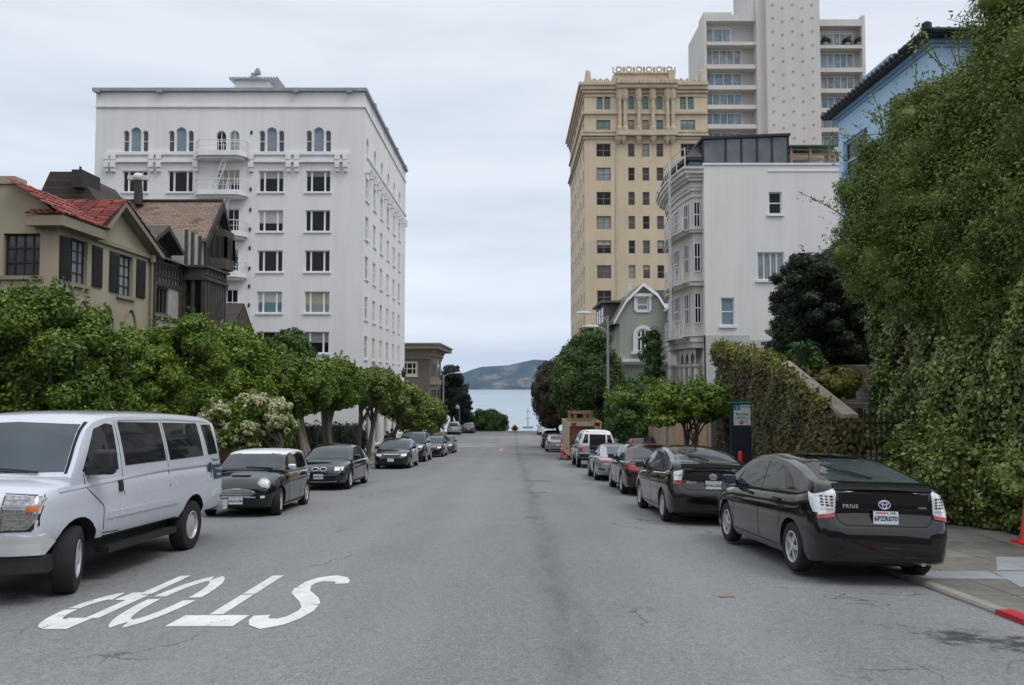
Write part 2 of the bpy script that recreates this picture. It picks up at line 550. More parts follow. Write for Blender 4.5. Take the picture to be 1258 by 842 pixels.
def worn_paint():
 m, nt, b = newmat('road_paint')
 v = mapping(nt)
 w = math_(nt, 'ADD', math_(nt, 'MULTIPLY', noise(nt, v, 7.0, 6, 0.75), 0.62), math_(nt, 'MULTIPLY', noise(nt, v, 55, 3, 0.7), 0.38))
 c = ramp(nt, noise(nt, v, 3.0, 5, 0.65), [(0.3, (0.56, 0.56, 0.55)), (0.7, (0.76, 0.76, 0.75))])
 c = mixc(nt, ramp(nt, w, [(0.37, 1.0), (0.43, 0.0)]), c, (0.2, 0.203, 0.205))
 nt.links.new(c, b.inputs['Base Color'])
 b.inputs['Roughness'].default_value = 0.8
 bump(nt, b, w, 0.5, 0.01)
 return m
M['road_paint'] = worn_paint()
M['yellow_paint'] = pm('yellow_paint', (0.66, 0.36, 0.03), 0.7, 0.2, 4)
M['red_paint'] = pm('red_paint', (0.42, 0.02, 0.03), 0.6, 0.25, 5)
M['orange_paint'] = pm('orange_paint', (0.3, 0.1, 0.06), 0.8, 0.3, 8)
M['patch'] = pm('patch', (0.12, 0.122, 0.125), 0.85, 0.25, 6, 0.5, 60)
ys_road = list(np.arange(-22, 40, 0.5)) + list(np.arange(40, 124, 1.0)) + list(np.arange(124, 172, 4.0))
xs_road = list(np.linspace(KERB_L, KERB_R, 25))
grid_mesh('road', xs_road, ys_road, lambda x, y: rz(x, y), M['asphalt'])
cross = [y for y in ys_road if 80 <= y <= 98]
grid_mesh('cross_street', [-60, -30, -15, KERB_L], cross, lambda x, y: rz(x, y) - 0.002, M['asphalt'])
grid_mesh('cross_street', [KERB_R, 15, 30, 60], cross, lambda x, y: rz(x, y) - 0.002, M['asphalt'])
def ground_z(x, y):
 a = abs(x)
 base = gz(y) - 0.3
 if a > 11: base += min(0.28, (a - 11) * 0.14)
 if y < -26: base += (-26 - y) * 0.42          # unseen rise added behind the viewer to block sky and darken car reflections
 return base
ys_g = list(np.arange(-86, 170, 4.0)) + list(np.geomspace(170, 1150, 26))
xs_g = [-420, -200, -100, -60, -30, -18, -13, -11, -8.5, -5, 0, 4, 6.5, 9, 11, 13, 18, 30, 60, 100, 200, 420]
grid_mesh('ground', xs_g, ys_g, ground_z, M['soil'])
def walk(name, x0, x1, y0, y1, kerb_side, low=None):
 """a pavement slab with its kerb stone, following the slope; low = (y0, y1) of a dropped kerb"""
 def zt(y):
  z = gz(y) + 0.03
  if low:
   t = min(max((y - low[0]) / 1.2, 0), 1) * min(max((low[1] - y) / 1.2, 0), 1)
   z -= 0.075 * t
  return z
 n = max(2, int((y1 - y0) / 0.5))
 ys = [y0 + (y1 - y0) * i / n for i in range(n + 1)]
 inner = x1 if kerb_side > 0 else x0      # kerb_side > 0: the kerb is at x0 (pavement lies to the right of it)
 k0, k1 = (x0, x0 + 0.15) if kerb_side > 0 else (x1, x1 - 0.15)
 pv, kb = MB(), MB()
 for i in range(n):
  a, b = ys[i], ys[i + 1]
  za, zb = zt(a), zt(b)
  pv.quad((k1, a, za), (inner, a, za), (inner, b, zb), (k1, b, zb))
  pv.quad((inner, a, za), (inner, a, za - 0.5), (inner, b, zb - 0.5), (inner, b, zb))
  e = 0.02 * (1 if kerb_side > 0 else -1)
  kb.quad((k0 + e, a, za + 0.004), (k1, a, za + 0.004), (k1, b, zb + 0.004), (k0 + e, b, zb + 0.004))
  kb.quad((k0, a, za - 0.02), (k0 + e, a, za + 0.004), (k0 + e, b, zb + 0.004), (k0, b, zb - 0.02))
  kb.quad((k0, a, za - 0.4), (k0, a, za - 0.02), (k0, b, zb - 0.02), (k0, b, zb - 0.4))
 for y, s in ((y0, 1), (y1, -1)):
  z = zt(y)
  pv.quad((k1, y, z), (inner, y, z), (inner, y, z - 0.5), (k1, y, z - 0.5))
  kb.quad((k0, y, z - 0.02), (k1, y, z + 0.004), (k1, y, z - 0.5), (k0, y, z - 0.5))
 o = pv.build('pavement', M['pavement'], fix=False)
 tag(o, kind='structure')
 k = kb.build('kerb', M['kerb'], fix=False)
 tag(k, kind='structure')
walk('left', -11.2, KERB_L, -6, 79, -1)
walk('left', -11.2, KERB_L, 99, 116, -1)
walk('right', KERB_R, 12.6, 5.0, 79, 1, low=(5.0, 13.5))
walk('right', KERB_R, 11, 99, 122, 1)
def wy(y):
 t = min(max((y - 5.0) / 1.2, 0), 1) * min(max((13.5 - y) / 1.2, 0), 1)
 return gz(y) + 0.03 - 0.075 * t
# paler repaired slabs, red kerb paint, a white cover
def sheet(name, pts, mat, lift=0.004, zf=None):
 zf = zf or wy
 o = MB().poly([(x, y, zf(y) + lift) for x, y in pts]).build(name, mat, fix=False)
 if o.data.polygons[0].normal.z < 0: o.data.flip_normals()
 return tag(o, kind='structure')
sheet('pavement_patch', [(5.95, 9.35), (7.15, 9.3), (7.6, 10.35), (6.25, 10.4)], M['pale_slab'])
sheet('pavement_patch', [(6.35, 10.46), (7.8, 10.42), (8.6, 11.5), (7.0, 11.55)], M['pale_slab'])
sheet('pavement_patch', [(5.1, 9.9), (6.1, 9.85), (6.2, 10.4), (5.1, 10.4)], M['pale_slab'])
def ell(cx, cy, rx, ry, n=20):
 return [(cx + rx * math.cos(2 * math.pi * i / n), cy + ry * math.sin(2 * math.pi * i / n)) for i in range(n)]
sheet('pavement_cover', ell(5.45, 7.98, 0.2, 0.13), M['road_paint'], 0.006)
rk = MB()
for i in range(8):
 a, b = 6.2 + i * 0.25, 6.2 + (i + 1) * 0.25
 rk.quad((KERB_R + 0.0, a, wy(a) + 0.009), (KERB_R + 0.17, a, wy(a) + 0.009), (KERB_R + 0.17, b, wy(b) + 0.009), (KERB_R + 0.0, b, wy(b) + 0.009))
 rk.quad((KERB_R - 0.003, a, wy(a) - 0.1), (KERB_R - 0.003, a, wy(a) + 0.009), (KERB_R - 0.003, b, wy(b) + 0.009), (KERB_R - 0.003, b, wy(b) - 0.1))
tag(rk.build('kerb_marking', M['red_paint'], fix=False), kind='structure')
# painted STOP, to be read by drivers coming up the hill
def road_poly(mb, pts, lift=0.005):
 mb.poly([(x, y, rz(x, y) + lift) for x, y in pts])
def strip(mb, pts, widths, lift=0.005):
 """ribbon along pts in the road plane; widths across"""
 n = len(pts)
 le, ri = [], []
 for i in range(n):
  a, b = Vector(pts[max(0, i - 1)]), Vector(pts[min(n - 1, i + 1)])
  d = b - a
  le.append(0); ri.append(0)
  wx, wyy = widths
  nrm = Vector((-d.y, d.x))
  if nrm.length < 1e-6: nrm = Vector((1, 0))
  nrm.normalize()
  off = Vector((nrm.x * wx, nrm.y * wyy))
  le[i], ri[i] = Vector(pts[i]) + off, Vector(pts[i]) - off
 for i in range(n - 1):
  q = [le[i], le[i + 1], ri[i + 1], ri[i]]
  mb.add([(p.x, p.y, rz(p.x, p.y) + lift) for p in q], [(0, 1, 2, 3)])
def letter(name, strokes):
 mb = MB()
 for pts, w in strokes:
  k = [1 + 0.1 * (x / 5.2) ** 2 / 1.8 for x, y in pts]
  strip(mb, [(x * q, y * q) for (x, y), q in zip(pts, k)], w)
 o = mb.build(name, M['road_paint'], fix=False)
 for p in o.data.polygons:
  if p.normal.z < 0: p.flip()
 tag(o, kind='structure')
W1 = (0.07, 0.2)
def arc(cx, cy, rx, ry, a0, a1, n=14):
 return [(cx + rx * math.cos(R(a0 + (a1 - a0) * i / n)), cy + ry * math.sin(R(a0 + (a1 - a0) * i / n))) for i in range(n + 1)]
Y0, Y1 = 7.22, 9.85
# S (turned half round): near end hooks to the right
def seg(pts, k0, k1):
 return pts[k0:k1 + 1]
s_path = [(-1.99, 9.33), (-2.0, 9.47), (-2.06, 9.6), (-2.17, 9.66), (-2.29, 9.6), (-2.37, 9.4), (-2.385, 9.12), (-2.345, 8.88), (-2.24, 8.66), (-2.14, 8.45), (-2.06, 8.2), (-2.045, 7.95), (-2.09, 7.68), (-2.17, 7.5), (-2.27, 7.43), (-2.36, 7.5), (-2.41, 7.62), (-2.42, 7.76)]
letter('road_marking', [(seg(s_path, 0, 6), (0.075, 0.2)), (seg(s_path, 6, 10), (0.09, 0.2)), (seg(s_path, 10, 17), (0.08, 0.2))])
letter('road_marking', [([(-2.88, 7.8), (-2.88, 8.72)], W1), ([(-2.88, 8.76), (-2.88, Y1)], W1), ([(-3.17, 7.55), (-2.55, 7.55)], (0.07, 0.22))])
o_c = (-3.6, 8.54)
letter('road_marking', [(arc(*o_c, 0.2, 1.1, 95, 175), W1), (arc(*o_c, 0.2, 1.1, 182, 265), W1), (arc(*o_c, 0.2, 1.1, 275, 355), W1), (arc(*o_c, 0.2, 1.1, 2, 88), W1)])
pc = (-4.14, 7.98)
letter('road_marking', [([(-4.02, 7.66), (-4.02, 8.72)], W1), ([(-4.02, 8.76), (-4.02, Y1)], W1), ([(-4.02, 7.46), (-4.25, 7.46)], (0.07, 0.22)), (arc(-4.25, 8.06, 0.17, 0.6, 270, 182, 8), W1), (arc(-4.25, 8.06, 0.17, 0.6, 178, 92, 8), W1), ([(-4.2, 8.66), (-4.05, 8.66)], (0.07, 0.2))])
# yellow centre dashes and pale crosswalk lines at the far crossing
for y0_, y1_, x in ((66, 71.5, -0.95), (73, 76, -0.75)):
 mb = MB()
 strip(mb, [(x, y0_), (x, (y0_ + y1_) / 2), (x, y1_)], (0.1, 0.1))
 tag(mb.build('road_marking', M['yellow_paint'], fix=False), kind='structure')
for y in (78.6, 81.4, 97, 100):
 mb = MB()
 strip(mb, [(x, y) for x in np.linspace(-6.6, 4.4, 16)], (0.12, 0.12))
 tag(mb.build('road_marking', M['road_paint'], fix=False), kind='structure')
mb = MB(); strip(mb, [(2.25, 8.7), (2.42, 8.72)], (0.03, 0.035)); tag(mb.build('road_marking', M['orange_paint'], fix=False), kind='structure')
# repairs let into the asphalt
def rect_patch(px0, px1, py, Y, dy):
 a, b = at(px0, py, Y).x, at(px1, py, Y).x
 mb = MB()
 road_poly(mb, [(a, Y), (b, Y), (b, Y + dy), (a, Y + dy)], 0.004)
 tag(mb.build('road_patch', M['patch'], fix=False), kind='structure')
rect_patch(642, 697, 564, 47, 1.2)
rect_patch(648, 678, 590, 27.5, 0.5)
rect_patch(650, 672, 604, 22.5, 0.35)
rect_patch(646, 662, 634, 16.2, 0.2)
# ------------------------------------------------------------------ water, island, air
def water_mat():
 m, nt, b = newmat('water')
 v = mapping(nt, (0.02, 0.05, 1))
 f = noise(nt, mapping(nt, (0.0006, 0.004, 1)), 1.0, 4, 0.6)
 c = ramp(nt, f, [(0.35, (0.28, 0.355, 0.39)), (0.65, (0.36, 0.43, 0.46))])
 nt.links.new(c, b.inputs['Base Color'])
 b.inputs['Roughness'].default_value = 0.35
 bump(nt, b, noise(nt, v, 6.0, 5, 0.65), 0.5, 0.6)
 return m
M['water'] = water_mat()
w = MB().quad((-3600, 500, SEA), (3600, 500, SEA), (3600, 8300, SEA), (-3600, 8300, SEA)).build('water', M['water'], fix=False)
tag(w, kind='structure')
def hills_mat():
 m, nt, b = newmat('hills')
 v = mapping(nt)
 f = noise(nt, mapping(nt, (0.005, 0.004, 0.012)), 1.0, 7, 0.68)
 c = ramp(nt, f, [(0.44, (0.01, 0.02, 0.018)), (0.55, (0.022, 0.038, 0.026)), (0.6, (0.13, 0.105, 0.06)), (0.68, (0.2, 0.15, 0.09))])
 g = noise(nt, v, 0.03, 5, 0.7)
 c = mixc(nt, 1.0, c, ramp(nt, g, [(0.35, 0.6), (0.65, 1.3)]), 'MULTIPLY')
 nt.links.new(c, b.inputs['Base Color'])
 b.inputs['Roughness'].default_value = 0.95
 bump(nt, b, f, 0.5, 60)
 return m
M['hills'] = hills_mat()
ridge = [(540, 470), (556, 464), (566, 459.5), (580, 454), (592, 450.5), (610, 449.5), (625, 448.5), (640, 445), (656, 441.5), (672, 442.5), (690, 446), (712, 450), (740, 456), (775, 466), (800, 474)]
def ridge_z(X, Y=5900):
 px = CX + X / Y * F_PX
 return zat(float(np.interp(px, [a for a, _ in ridge], [b for _, b in ridge])), Y) - SEA
rng = np.random.default_rng(5)
ph = rng.uniform(0, 6.28, (6, 2))
def hill_z(x, y):
 t = (y - 5250) / 650.0
 sp = 0
 for k in range(6):
  fr = 0.0042 * 1.55 ** k
  sp += math.sin(x * fr + ph[k, 0] + 1.4 * math.sin(y * fr * 0.7 + ph[k, 1])) / 1.5 ** k
 spur = 0.12 * sp
 h = ridge_z(x)
 if t < 1:
  u = max(0.0, t + spur * 0.8 * (1 - abs(2 * t - 1)))
  s = (0.18 * min(1, u * 6) + 0.82 * u ** 1.25) if u > 0 else 0
  return SEA + h * min(1.0, s) - (6 if t <= 0 else 0)
 return SEA + h * max(0, 1 - (t - 1) * 0.8) - 4
grid_mesh('hills', list(np.linspace(-560, 1010, 150)), list(np.linspace(5250, 6900, 60)), hill_z, M['hills'])
hz = MB().box(-3900, 3900, -95, 8500, SEA - 9, 250).build('haze', [], fix=True)
hm = bpy.data.materials.new('haze')
hm.use_nodes = True
hn = hm.node_tree.nodes
hn.remove(hn['Principled BSDF'])
pv_ = hn.new('ShaderNodeVolumePrincipled')
pv_.inputs['Color'].default_value = (0.42, 0.66, 1.0, 1)
pv_.inputs['Density'].default_value = 0.00006
pv_.inputs['Anisotropy'].default_value = 0.2
hm.node_tree.links.new(pv_.outputs[0], hn['Material Output'].inputs['Volume'])
hz.data.materials.append(hm)
tag(hz, kind='stuff')
# ------------------------------------------------------------------ ships far out on the water
M['ship_grey'] = pm('ship_grey', (0.16, 0.18, 0.2), 0.7, 0.1, 0.1)
def ship(px, pyb, pyt, masts, label, hull=14.0):
 Y = (SEA - EYE) / ray(px, pyb).z * ray(px, pyb).y
 c = at(px, pyb, Y)
 r = empty('sailing_ship', (c.x, c.y, SEA), label=label, cat='ship')
 h = MB()
 secs = [(-1, 0.2, 2.6), (-0.8, 1.6, 2.2), (0, 2.2, 1.8), (0.7, 1.7, 2.2), (1, 0.1, 3.0)]
 vs, fs = [], []
 for t, bw, zt_ in secs:
  vs += [(t * hull / 2, -bw, zt_), (t * hull / 2, -bw * 0.5, -1), (t * hull / 2, bw * 0.5, -1), (t * hull / 2, bw, zt_)]
 for i in range(len(secs) - 1):
  for k in range(3):
   fs.append((i * 4 + k, i * 4 + k + 1, i * 4 + 5 + k, i * 4 + 4 + k))
  fs.append((i * 4 + 3, i * 4, i * 4 + 4, i * 4 + 7))
 h.add(vs, fs)
 h.build('hull', M['ship_grey'], r)
 for x, k in masts:
  H = (pyb - pyt) * Y / F_PX * k
  mb = MB()
  mb.tube([(x, 0, 1), (x, 0, H)], [0.7, 0.45], 6)
  mb.build('mast', M['ship_grey'], r)
  for q, wd in ((0.5, 4.5), (0.84, 3.4)):
   MB().tube([(x - wd, 0, H * q), (x + wd, 0, H * q)], 0.4, 6).build('yard', M['ship_grey'], r)
ship(648.5, 526, 502, [(0, 1.0)], 'pale grey ship with one tall mast and crossed yards on the bay', 16)
ship(668, 519, 500, [(-3.2, 0.9), (3.2, 1.0)], 'two-masted grey ship on the bay beside the right-hand trees', 18)
for px, py, ht, lab in ((593.5, 477.6, 4.5, 'white sail of a boat under the far island shore'),):
 Y = (SEA - EYE) / ray(px, py).z * ray(px, py).y
 r = empty('sailing_boat', (at(px, py, Y).x, Y, SEA), label=lab, cat='boat')
 s = Y / F_PX
 MB().prism([(-2.2 * s, 0), (2.2 * s, 0), (1.6 * s, -1), (-1.6 * s, -1)], 'y', -3, 3).build('hull', M['ship_grey'], r, loc=(0, 0, 2))
 MB().prism([(-1.6 * s, 3), (1.2 * s, 3), (0.3 * s, ht * s)], 'y', -0.3, 0.3).build('sail', M['white_trim'], r)
# ------------------------------------------------------------------ building kit
rnd = random.Random(11)
def frame_of(O, rot):
 return Matrix.Translation(Vector(O)) @ Matrix.Rotation(rot, 4, 'Z')
def arch_pts(x0, x1, zs, ah, n=10, pointed=False):
 """from the left spring to the right spring over the top"""
 xm, hw = (x0 + x1) / 2, (x1 - x0) / 2
 return [(xm - hw * math.cos(math.pi * i / n), zs + ah * (math.sin(math.pi * i / n) if not pointed else 1 - abs(1 - 2 * i / n) ** 1.5)) for i in range(n + 1)]
def facade(mb, W, H, ops, depth=0.18, mi=0, z0=0.0):
 """wall in the local plane y = 0 (outside is -y) with real openings; ops = (x0, x1, z0, z1, arch height)"""
 xs = sorted({0, W} | {round(o[i], 4) for o in ops for i in (0, 1)})
 zs = sorted({z0, H} | {round(o[i], 4) for o in ops for i in (2, 3)})
 for i in range(len(xs) - 1):
  j0 = None
  for j in range(len(zs)):
   hole = True
   if j < len(zs) - 1:
    xc, zc = (xs[i] + xs[i + 1]) / 2, (zs[j] + zs[j + 1]) / 2
    hole = any(o[0] < xc < o[1] and o[2] < zc < o[3] for o in ops)
   if not hole and j0 is None: j0 = j
   if hole and j0 is not None:
    mb.quad((xs[i], 0, zs[j0]), (xs[i + 1], 0, zs[j0]), (xs[i + 1], 0, zs[j]), (xs[i], 0, zs[j]), mi)
    j0 = None
 for o in ops:
  x0, x1, a, b = o[:4]
  ah = o[4] if len(o) > 4 else 0
  mb.quad((x0, 0, a), (x1, 0, a), (x1, depth, a), (x0, depth, a), mi)
  zt = b - ah
  mb.quad((x0, 0, a), (x0, depth, a), (x0, depth, zt), (x0, 0, zt), mi)
  mb.quad((x1, 0, a), (x1, 0, zt), (x1, depth, zt), (x1, depth, a), mi)
  if not ah:
   mb.quad((x0, 0, b), (x0, depth, b), (x1, depth, b), (x1, 0, b), mi)
  else:
   ap = arch_pts(x0, x1, zt, ah)
   for k in range(len(ap) - 1):
    (p, q), (r_, s_) = ap[k], ap[k + 1]
    mb.quad((p, 0, q), (r_, 0, s_), (r_, 0, b), (p, 0, b), mi)
    mb.quad((p, 0, q), (p, depth, q), (r_, depth, s_), (r_, 0, s_), mi)
_wcache = {}
BLINDS = [pm('blind_white', (.42, .42, .4), .7, .08, 3), pm('blind_grey', (.22, .23, .23), .7, .1, 3), pm('blind_cream', (.36, .32, .25), .7, .1, 3)]
def window(root, O, rot, x0, x1, z0, z1, pane, frame, cols=(0.5,), rows=(), fw=0.05, depth=0.14, ah=0.0, sill=None, name='window', bar=None):
 """a window in an opening: the pane is the part; frame and sill its sub-parts"""
 w, h = x1 - x0, z1 - z0
 bar = bar or fw
 key = (round(w, 2), round(h, 2), pane.name, frame.name, tuple(cols), tuple(rows), fw, round(ah, 2), None if sill is None else sill.name, bar)
 if key not in _wcache:
  p = MB()
  if ah:
   ap = arch_pts(-w / 2, w / 2, h - ah, ah)
   p.poly([(-w / 2, 0, 0), (w / 2, 0, 0)] + [(a, 0, b) for a, b in ap[::-1]])
  else:
   p.quad((-w / 2, 0, 0), (w / 2, 0, 0), (w / 2, 0, h), (-w / 2, 0, h))
  f = MB()
  t0, t1 = -0.045, 0.0
  f.box(-w / 2, w / 2, t0, t1, 0, fw)
  f.box(-w / 2, -w / 2 + fw, t0, t1, fw, h - ah)
  f.box(w / 2 - fw, w / 2, t0, t1, fw, h - ah)
  if ah:
   ap = arch_pts(-w / 2, w / 2, h - ah, ah)
   ip = arch_pts(-w / 2 + fw, w / 2 - fw, h - ah, ah - fw)
   for k in range(len(ap) - 1):
    f.quad((ap[k][0], t0, ap[k][1]), (ap[k + 1][0], t0, ap[k + 1][1]), (ip[k + 1][0], t0, ip[k + 1][1]), (ip[k][0], t0, ip[k][1]))
    f.quad((ip[k][0], t0, ip[k][1]), (ip[k + 1][0], t0, ip[k + 1][1]), (ip[k + 1][0], t1, ip[k + 1][1]), (ip[k][0], t1, ip[k][1]))
  else:
   f.box(-w / 2 + fw, w / 2 - fw, t0, t1, h - fw, h)
  for c in cols:
   xc = -w / 2 + w * c
   hh = h - fw
   if ah: hh = h - ah + ah * math.sin(math.acos(max(-1, min(1, 2 * c - 1)))) - 0.01
   f.box(xc - bar / 2, xc + bar / 2, t0 + 0.004, t1, fw, hh)
  for r_ in rows:
   zc = h * r_
   f.box(-w / 2 + fw, w / 2 - fw, t0 + 0.008, t1, zc - bar / 2, zc + bar / 2)
  sm = None
  if sill is not None:
   sm = MB().box(-w / 2 - 0.1, w / 2 + 0.1, -depth - 0.1, -depth + 0.012, -0.13, -0.003).mesh('window_sill', sill)
  _wcache[key] = (p.mesh(name, pane, fix=False), f.mesh('window_frame', frame), sm)
 pm_, fm_, sm_ = _wcache[key]
 wp = frame_of(O, rot) @ Vector(((x0 + x1) / 2, depth, z0))
 o = link(name, pm_, root, wp - root.location, (0, 0, rot))
 link('window_frame', fm_, o)
 if not ah and w > .6 and rnd.random() < .34:          # a blind drawn part of the way down
  hb = h * rnd.choice((.25, .35, .5, .6))
  MB().quad((-w / 2 + fw, -.012, h - hb), (w / 2 - fw, -.012, h - hb), (w / 2 - fw, -.012, h - fw), (-w / 2 + fw, -.012, h - fw)).build('blind', rnd.choice(BLINDS), o, fix=False)
 if sm_ is not None: link('window_sill', sm_, o)
 return o
def part(root, name, mats, O, rot, fill, smooth=None, parent=None):
 """a part built in facade coordinates"""
 mb = MB(Matrix.Translation(-root.location) @ frame_of(O, rot))
 fill(mb)
 return mb.build(name, mats, parent or root, smooth)
S90 = R(90)
# ------------------------------------------------------------------ white apartment block on the left
def white_block():
 Yf, Xr = 58.0, -11.0
 Yb = 80.8
 Xl = at(114, 300, Yf).x
 zb = gz(58) - 2.0
 top = zat(113, Yf)
 W, D, H = Xr - Xl, Yb - Yf, top - zb
 root = empty('apartment_building', (Xl, Yf, zb), label='eight-storey white apartment building with arched top windows and balconies', cat='building')
 OF, OS = (Xl, Yf, zb), (Xr, Yf, zb)
 zz = lambda py: zat(py, Yf) - zb
 xx = lambda px: at(px, 300, Yf).x - Xl
 fops, wins = [], []
 def tri(xc, zc, w, h, pane):
  fops.append((xc - w / 2, xc + w / 2, zc - h / 2, zc + h / 2))
  wins.append((OF, 0, fops[-1], pane, (0.235, 0.765), (), 0.07, 0.17, 0))
 cols = [164, 220, 332, 390]
 panes = [M['window_dark'], M['window_dark'], M['window_mid'], M['window_dark']]
 for ri, py in enumerate((223, 271.5, 321, 371.5, 421, 470)):
  for ci, px in enumerate(cols):
   p = rnd.choice(panes)
   if ri == 3 and ci == 2: p = M['window_teal']
   if ri == 3 and ci == 3: p = M['window_curtain']
   tri(xx(px), zz(py), 1.86, 1.58, p)
 # arched top row: one tall and two short arches
 for px in cols:
  xc, zl, zt, zs = xx(px), zz(186.5), zz(156.5), zz(160.5)
  for a, b, t in ((-0.93, -0.5, zs), (-0.4, 0.4, zt), (0.5, 0.93, zs)):
   fops.append((xc + a, xc + b, zl, t, (b - a) / 2))
   wins.append((OF, 0, fops[-1], M['window_blue'] if a == -0.4 else M['window_mid'], (), (0.5,) if a != -0.4 else (), 0.045, 0.15, (b - a) / 2))
 for dx in (269.5, 286):
  xc = xx(dx)
  fops.append((xc - 0.38, xc + 0.38, zz(189), zz(160.5), 0.45))
  wins.append((OF, 0, fops[-1], M['window_dark'] if dx < 275 else M['window_curtain'], (0.5,), (0.55,), 0.05, 0.15, 0.45))
 for py in (222, 270, 319, 369, 419):
  for dx, p in ((272, 'window_curtain'), (286, 'window_dark')):
   xc = xx(dx)
   fops.append((xc - 0.42, xc + 0.42, zz(py + 14), zz(py - 13)))
   wins.append((OF, 0, fops[-1], M[p], (0.5,), (), 0.05, 0.15, 0))
 # street side: six columns
 sops = []
 scol = [Xr / d for d in ()]
 for k, px in enumerate((449.3, 458.8, 467.5, 475.6, 483.0, 489.6)):
  yc = atx(px, Xr) - Yf
  for ri, py in enumerate((223, 271.5, 321, 371.5, 421, 470)):
   zc = zz(py) - 0.32
   w = 1.25
   sops.append((yc - w / 2, yc + w / 2, zc - 0.85, zc + 0.85))
   p = rnd.choice([M['window_curtain'], M['window_mid'], M['window_curtain'], M['window_blue'], M['window_dark']])
   wins.append((OS, S90, sops[-1], p, (0.5,), (0.55,), 0.07, 0.12, 0))
  zc = zz(176)
  sops.append((yc - 0.5, yc + 0.5, zc - 1.0, zc + 0.75, 0.5))
  wins.append((OS, S90, sops[-1], M['window_curtain'], (0.5,), (), 0.06, 0.12, 0.5))
 for k in range(5):                       # dark openings and shop doors at street level
  y0 = 1.4 + k * 4.3
  sops.append((y0, y0 + 2.2, 2.2, 4.9))
  wins.append((OS, S90, sops[-1], M['window_dark'], (0.5,), (0.7,), 0.09, 0.3, 0))
 def wall(mb):
  mb.M = Matrix.Translation(-root.location) @ frame_of(OF, 0)
  facade(mb, W, H, fops, 0.2)
  mb.M = Matrix.Translation(-root.location) @ frame_of(OS, S90)
  facade(mb, D, H, sops, 0.2)
  mb.M = None
  mb.quad((0, 0, 0), (0, D, 0), (0, D, H), (0, 0, H))
  mb.quad((0, D, 0), (W, D, 0), (W, D, H), (0, D, H))
  mb.quad((0.25, 0.25, H - 0.25), (W - 0.25, 0.25, H - 0.25), (W - 0.25, D - 0.25, H - 0.25), (0.25, D - 0.25, H - 0.25))
 part(root, 'wall', M['white_stucco'], OF, 0, wall)
 for O, rot, o, p, c, r_, fw, dp, ah in wins:
  street = rot != 0
  window(root, O, rot, o[0], o[1], o[2], o[3], p, M['white_trim'], c, r_, fw, dp, ah, sill=M['white_trim'] if not ah else None, bar=0.13 if len(c) == 2 else None)
 # coping, string courses, band with brackets
 def coping(mb):
  mb.M = None
  mb.box(-0.22, W + 0.22, -0.22, 0.3, H, H + 0.24)
  mb.box(W - 0.3, W + 0.22, 0.3, D + 0.22, H, H + 0.24)
  mb.box(-0.22, 0.3, 0.3, D + 0.22, H, H + 0.24)
  for px in (117, 194, 362, 428): mb.box(xx(px) - 0.22, xx(px) + 0.22, -0.34, -0.221, H - 0.14, H + 0.2)
  for q in (3, 9, 15, 21): mb.box(W + 0.221, W + 0.34, q, q + 0.4, H - 0.14, H + 0.2)
 part(root, 'coping', M['coping'], OF, 0, coping)
 def string(mb):
  mb.M = None
  z = zz(131)
  for a, b, c, d in ((0, W + 0.1, -0.1, 0.0), (W, W + 0.1, 0.0, D)):
   mb.box(a, b, c, d, z - 0.09, z + 0.09)
 part(root, 'string_course', M['white_trim'], OF, 0, string)
 zt, zl = zz(189.5), zz(198.5)
 def piece(name, *boxes):
  part(root, name, M['white_trim'], OF, 0, lambda mb: (setattr(mb, 'M', None), [mb.box(*q) for q in boxes]))
 for a, b in ((xx(128), xx(242)), (xx(306), xx(428))):
  piece('bracketed_band', (a, b, -.2, 0, zt - .1, zt + .1), (a, b, -.07, 0, zl + .1, zt - .1), (a, b, -.2, 0, zl - .1, zl + .1))
 for px in (130, 138, 185, 194, 240, 308, 354, 364, 414, 424):
  a = xx(px)
  piece('bracket', (a - .17, a + .17, -.34, 0, zl - .5, zl - .101), (a - .13, a + .13, -.24, 0, zl - .8, zl - .5))
  piece('pilaster', (a - .2, a + .2, -.26, -.2, zl + .1, zt - .1))
 a, b = .6, D - .4
 piece('bracketed_band', (W, W + .2, a, b, zt - .1, zt + .1), (W, W + .06, a, b, zl + .1, zt - .1), (W, W + .2, a, b, zl - .1, zl + .1))
 q = a
 while q < b:
  piece('bracket', (W, W + .34, q, q + .34, zl - .7, zl - .101))
  q += 1.75
 # balconies with their rails and the drop ladder
 for i, py in enumerate((193, 240.5, 290, 340, 390)):
  z = zz(py)
  x0, x1 = xx(241 if i < 2 else 247), xx(304)
  pts = [(x0, 0), (x0, -0.45), (x0 + 0.45, -1.05), (x1 - 0.45, -1.05), (x1, -0.45), (x1, 0)]
  def slab(mb):
   n = len(pts)
   mb.prism([(a, b) for a, b in pts], 'z', z - 0.14, z)
   ins = [(x0 + (p - x0) * 0.9 + 0.15, q * 0.82) for p, q in pts]
   mb.prism(ins, 'z', z - 0.3, z - 0.141)
   for (a, b), (c, d) in zip(pts[:-1], pts[1:]):
    mb.add([(a, b, z), (c, d, z), (c, d, z + 0.22), (a, b, z + 0.22), (a + (0.12 if a < (x0 + x1) / 2 else -0.12), b + 0.1, z), (c + (0.12 if c < (x0 + x1) / 2 else -0.12), d + 0.1, z), (c + (0.12 if c < (x0 + x1) / 2 else -0.12), d + 0.1, z + 0.22), (a + (0.12 if a < (x0 + x1) / 2 else -0.12), b + 0.1, z + 0.22)], [(0, 1, 2, 3), (5, 4, 7, 6), (3, 2, 6, 7)])
  bo = part(root, 'balcony', M['white_trim'], OF, 0, slab)
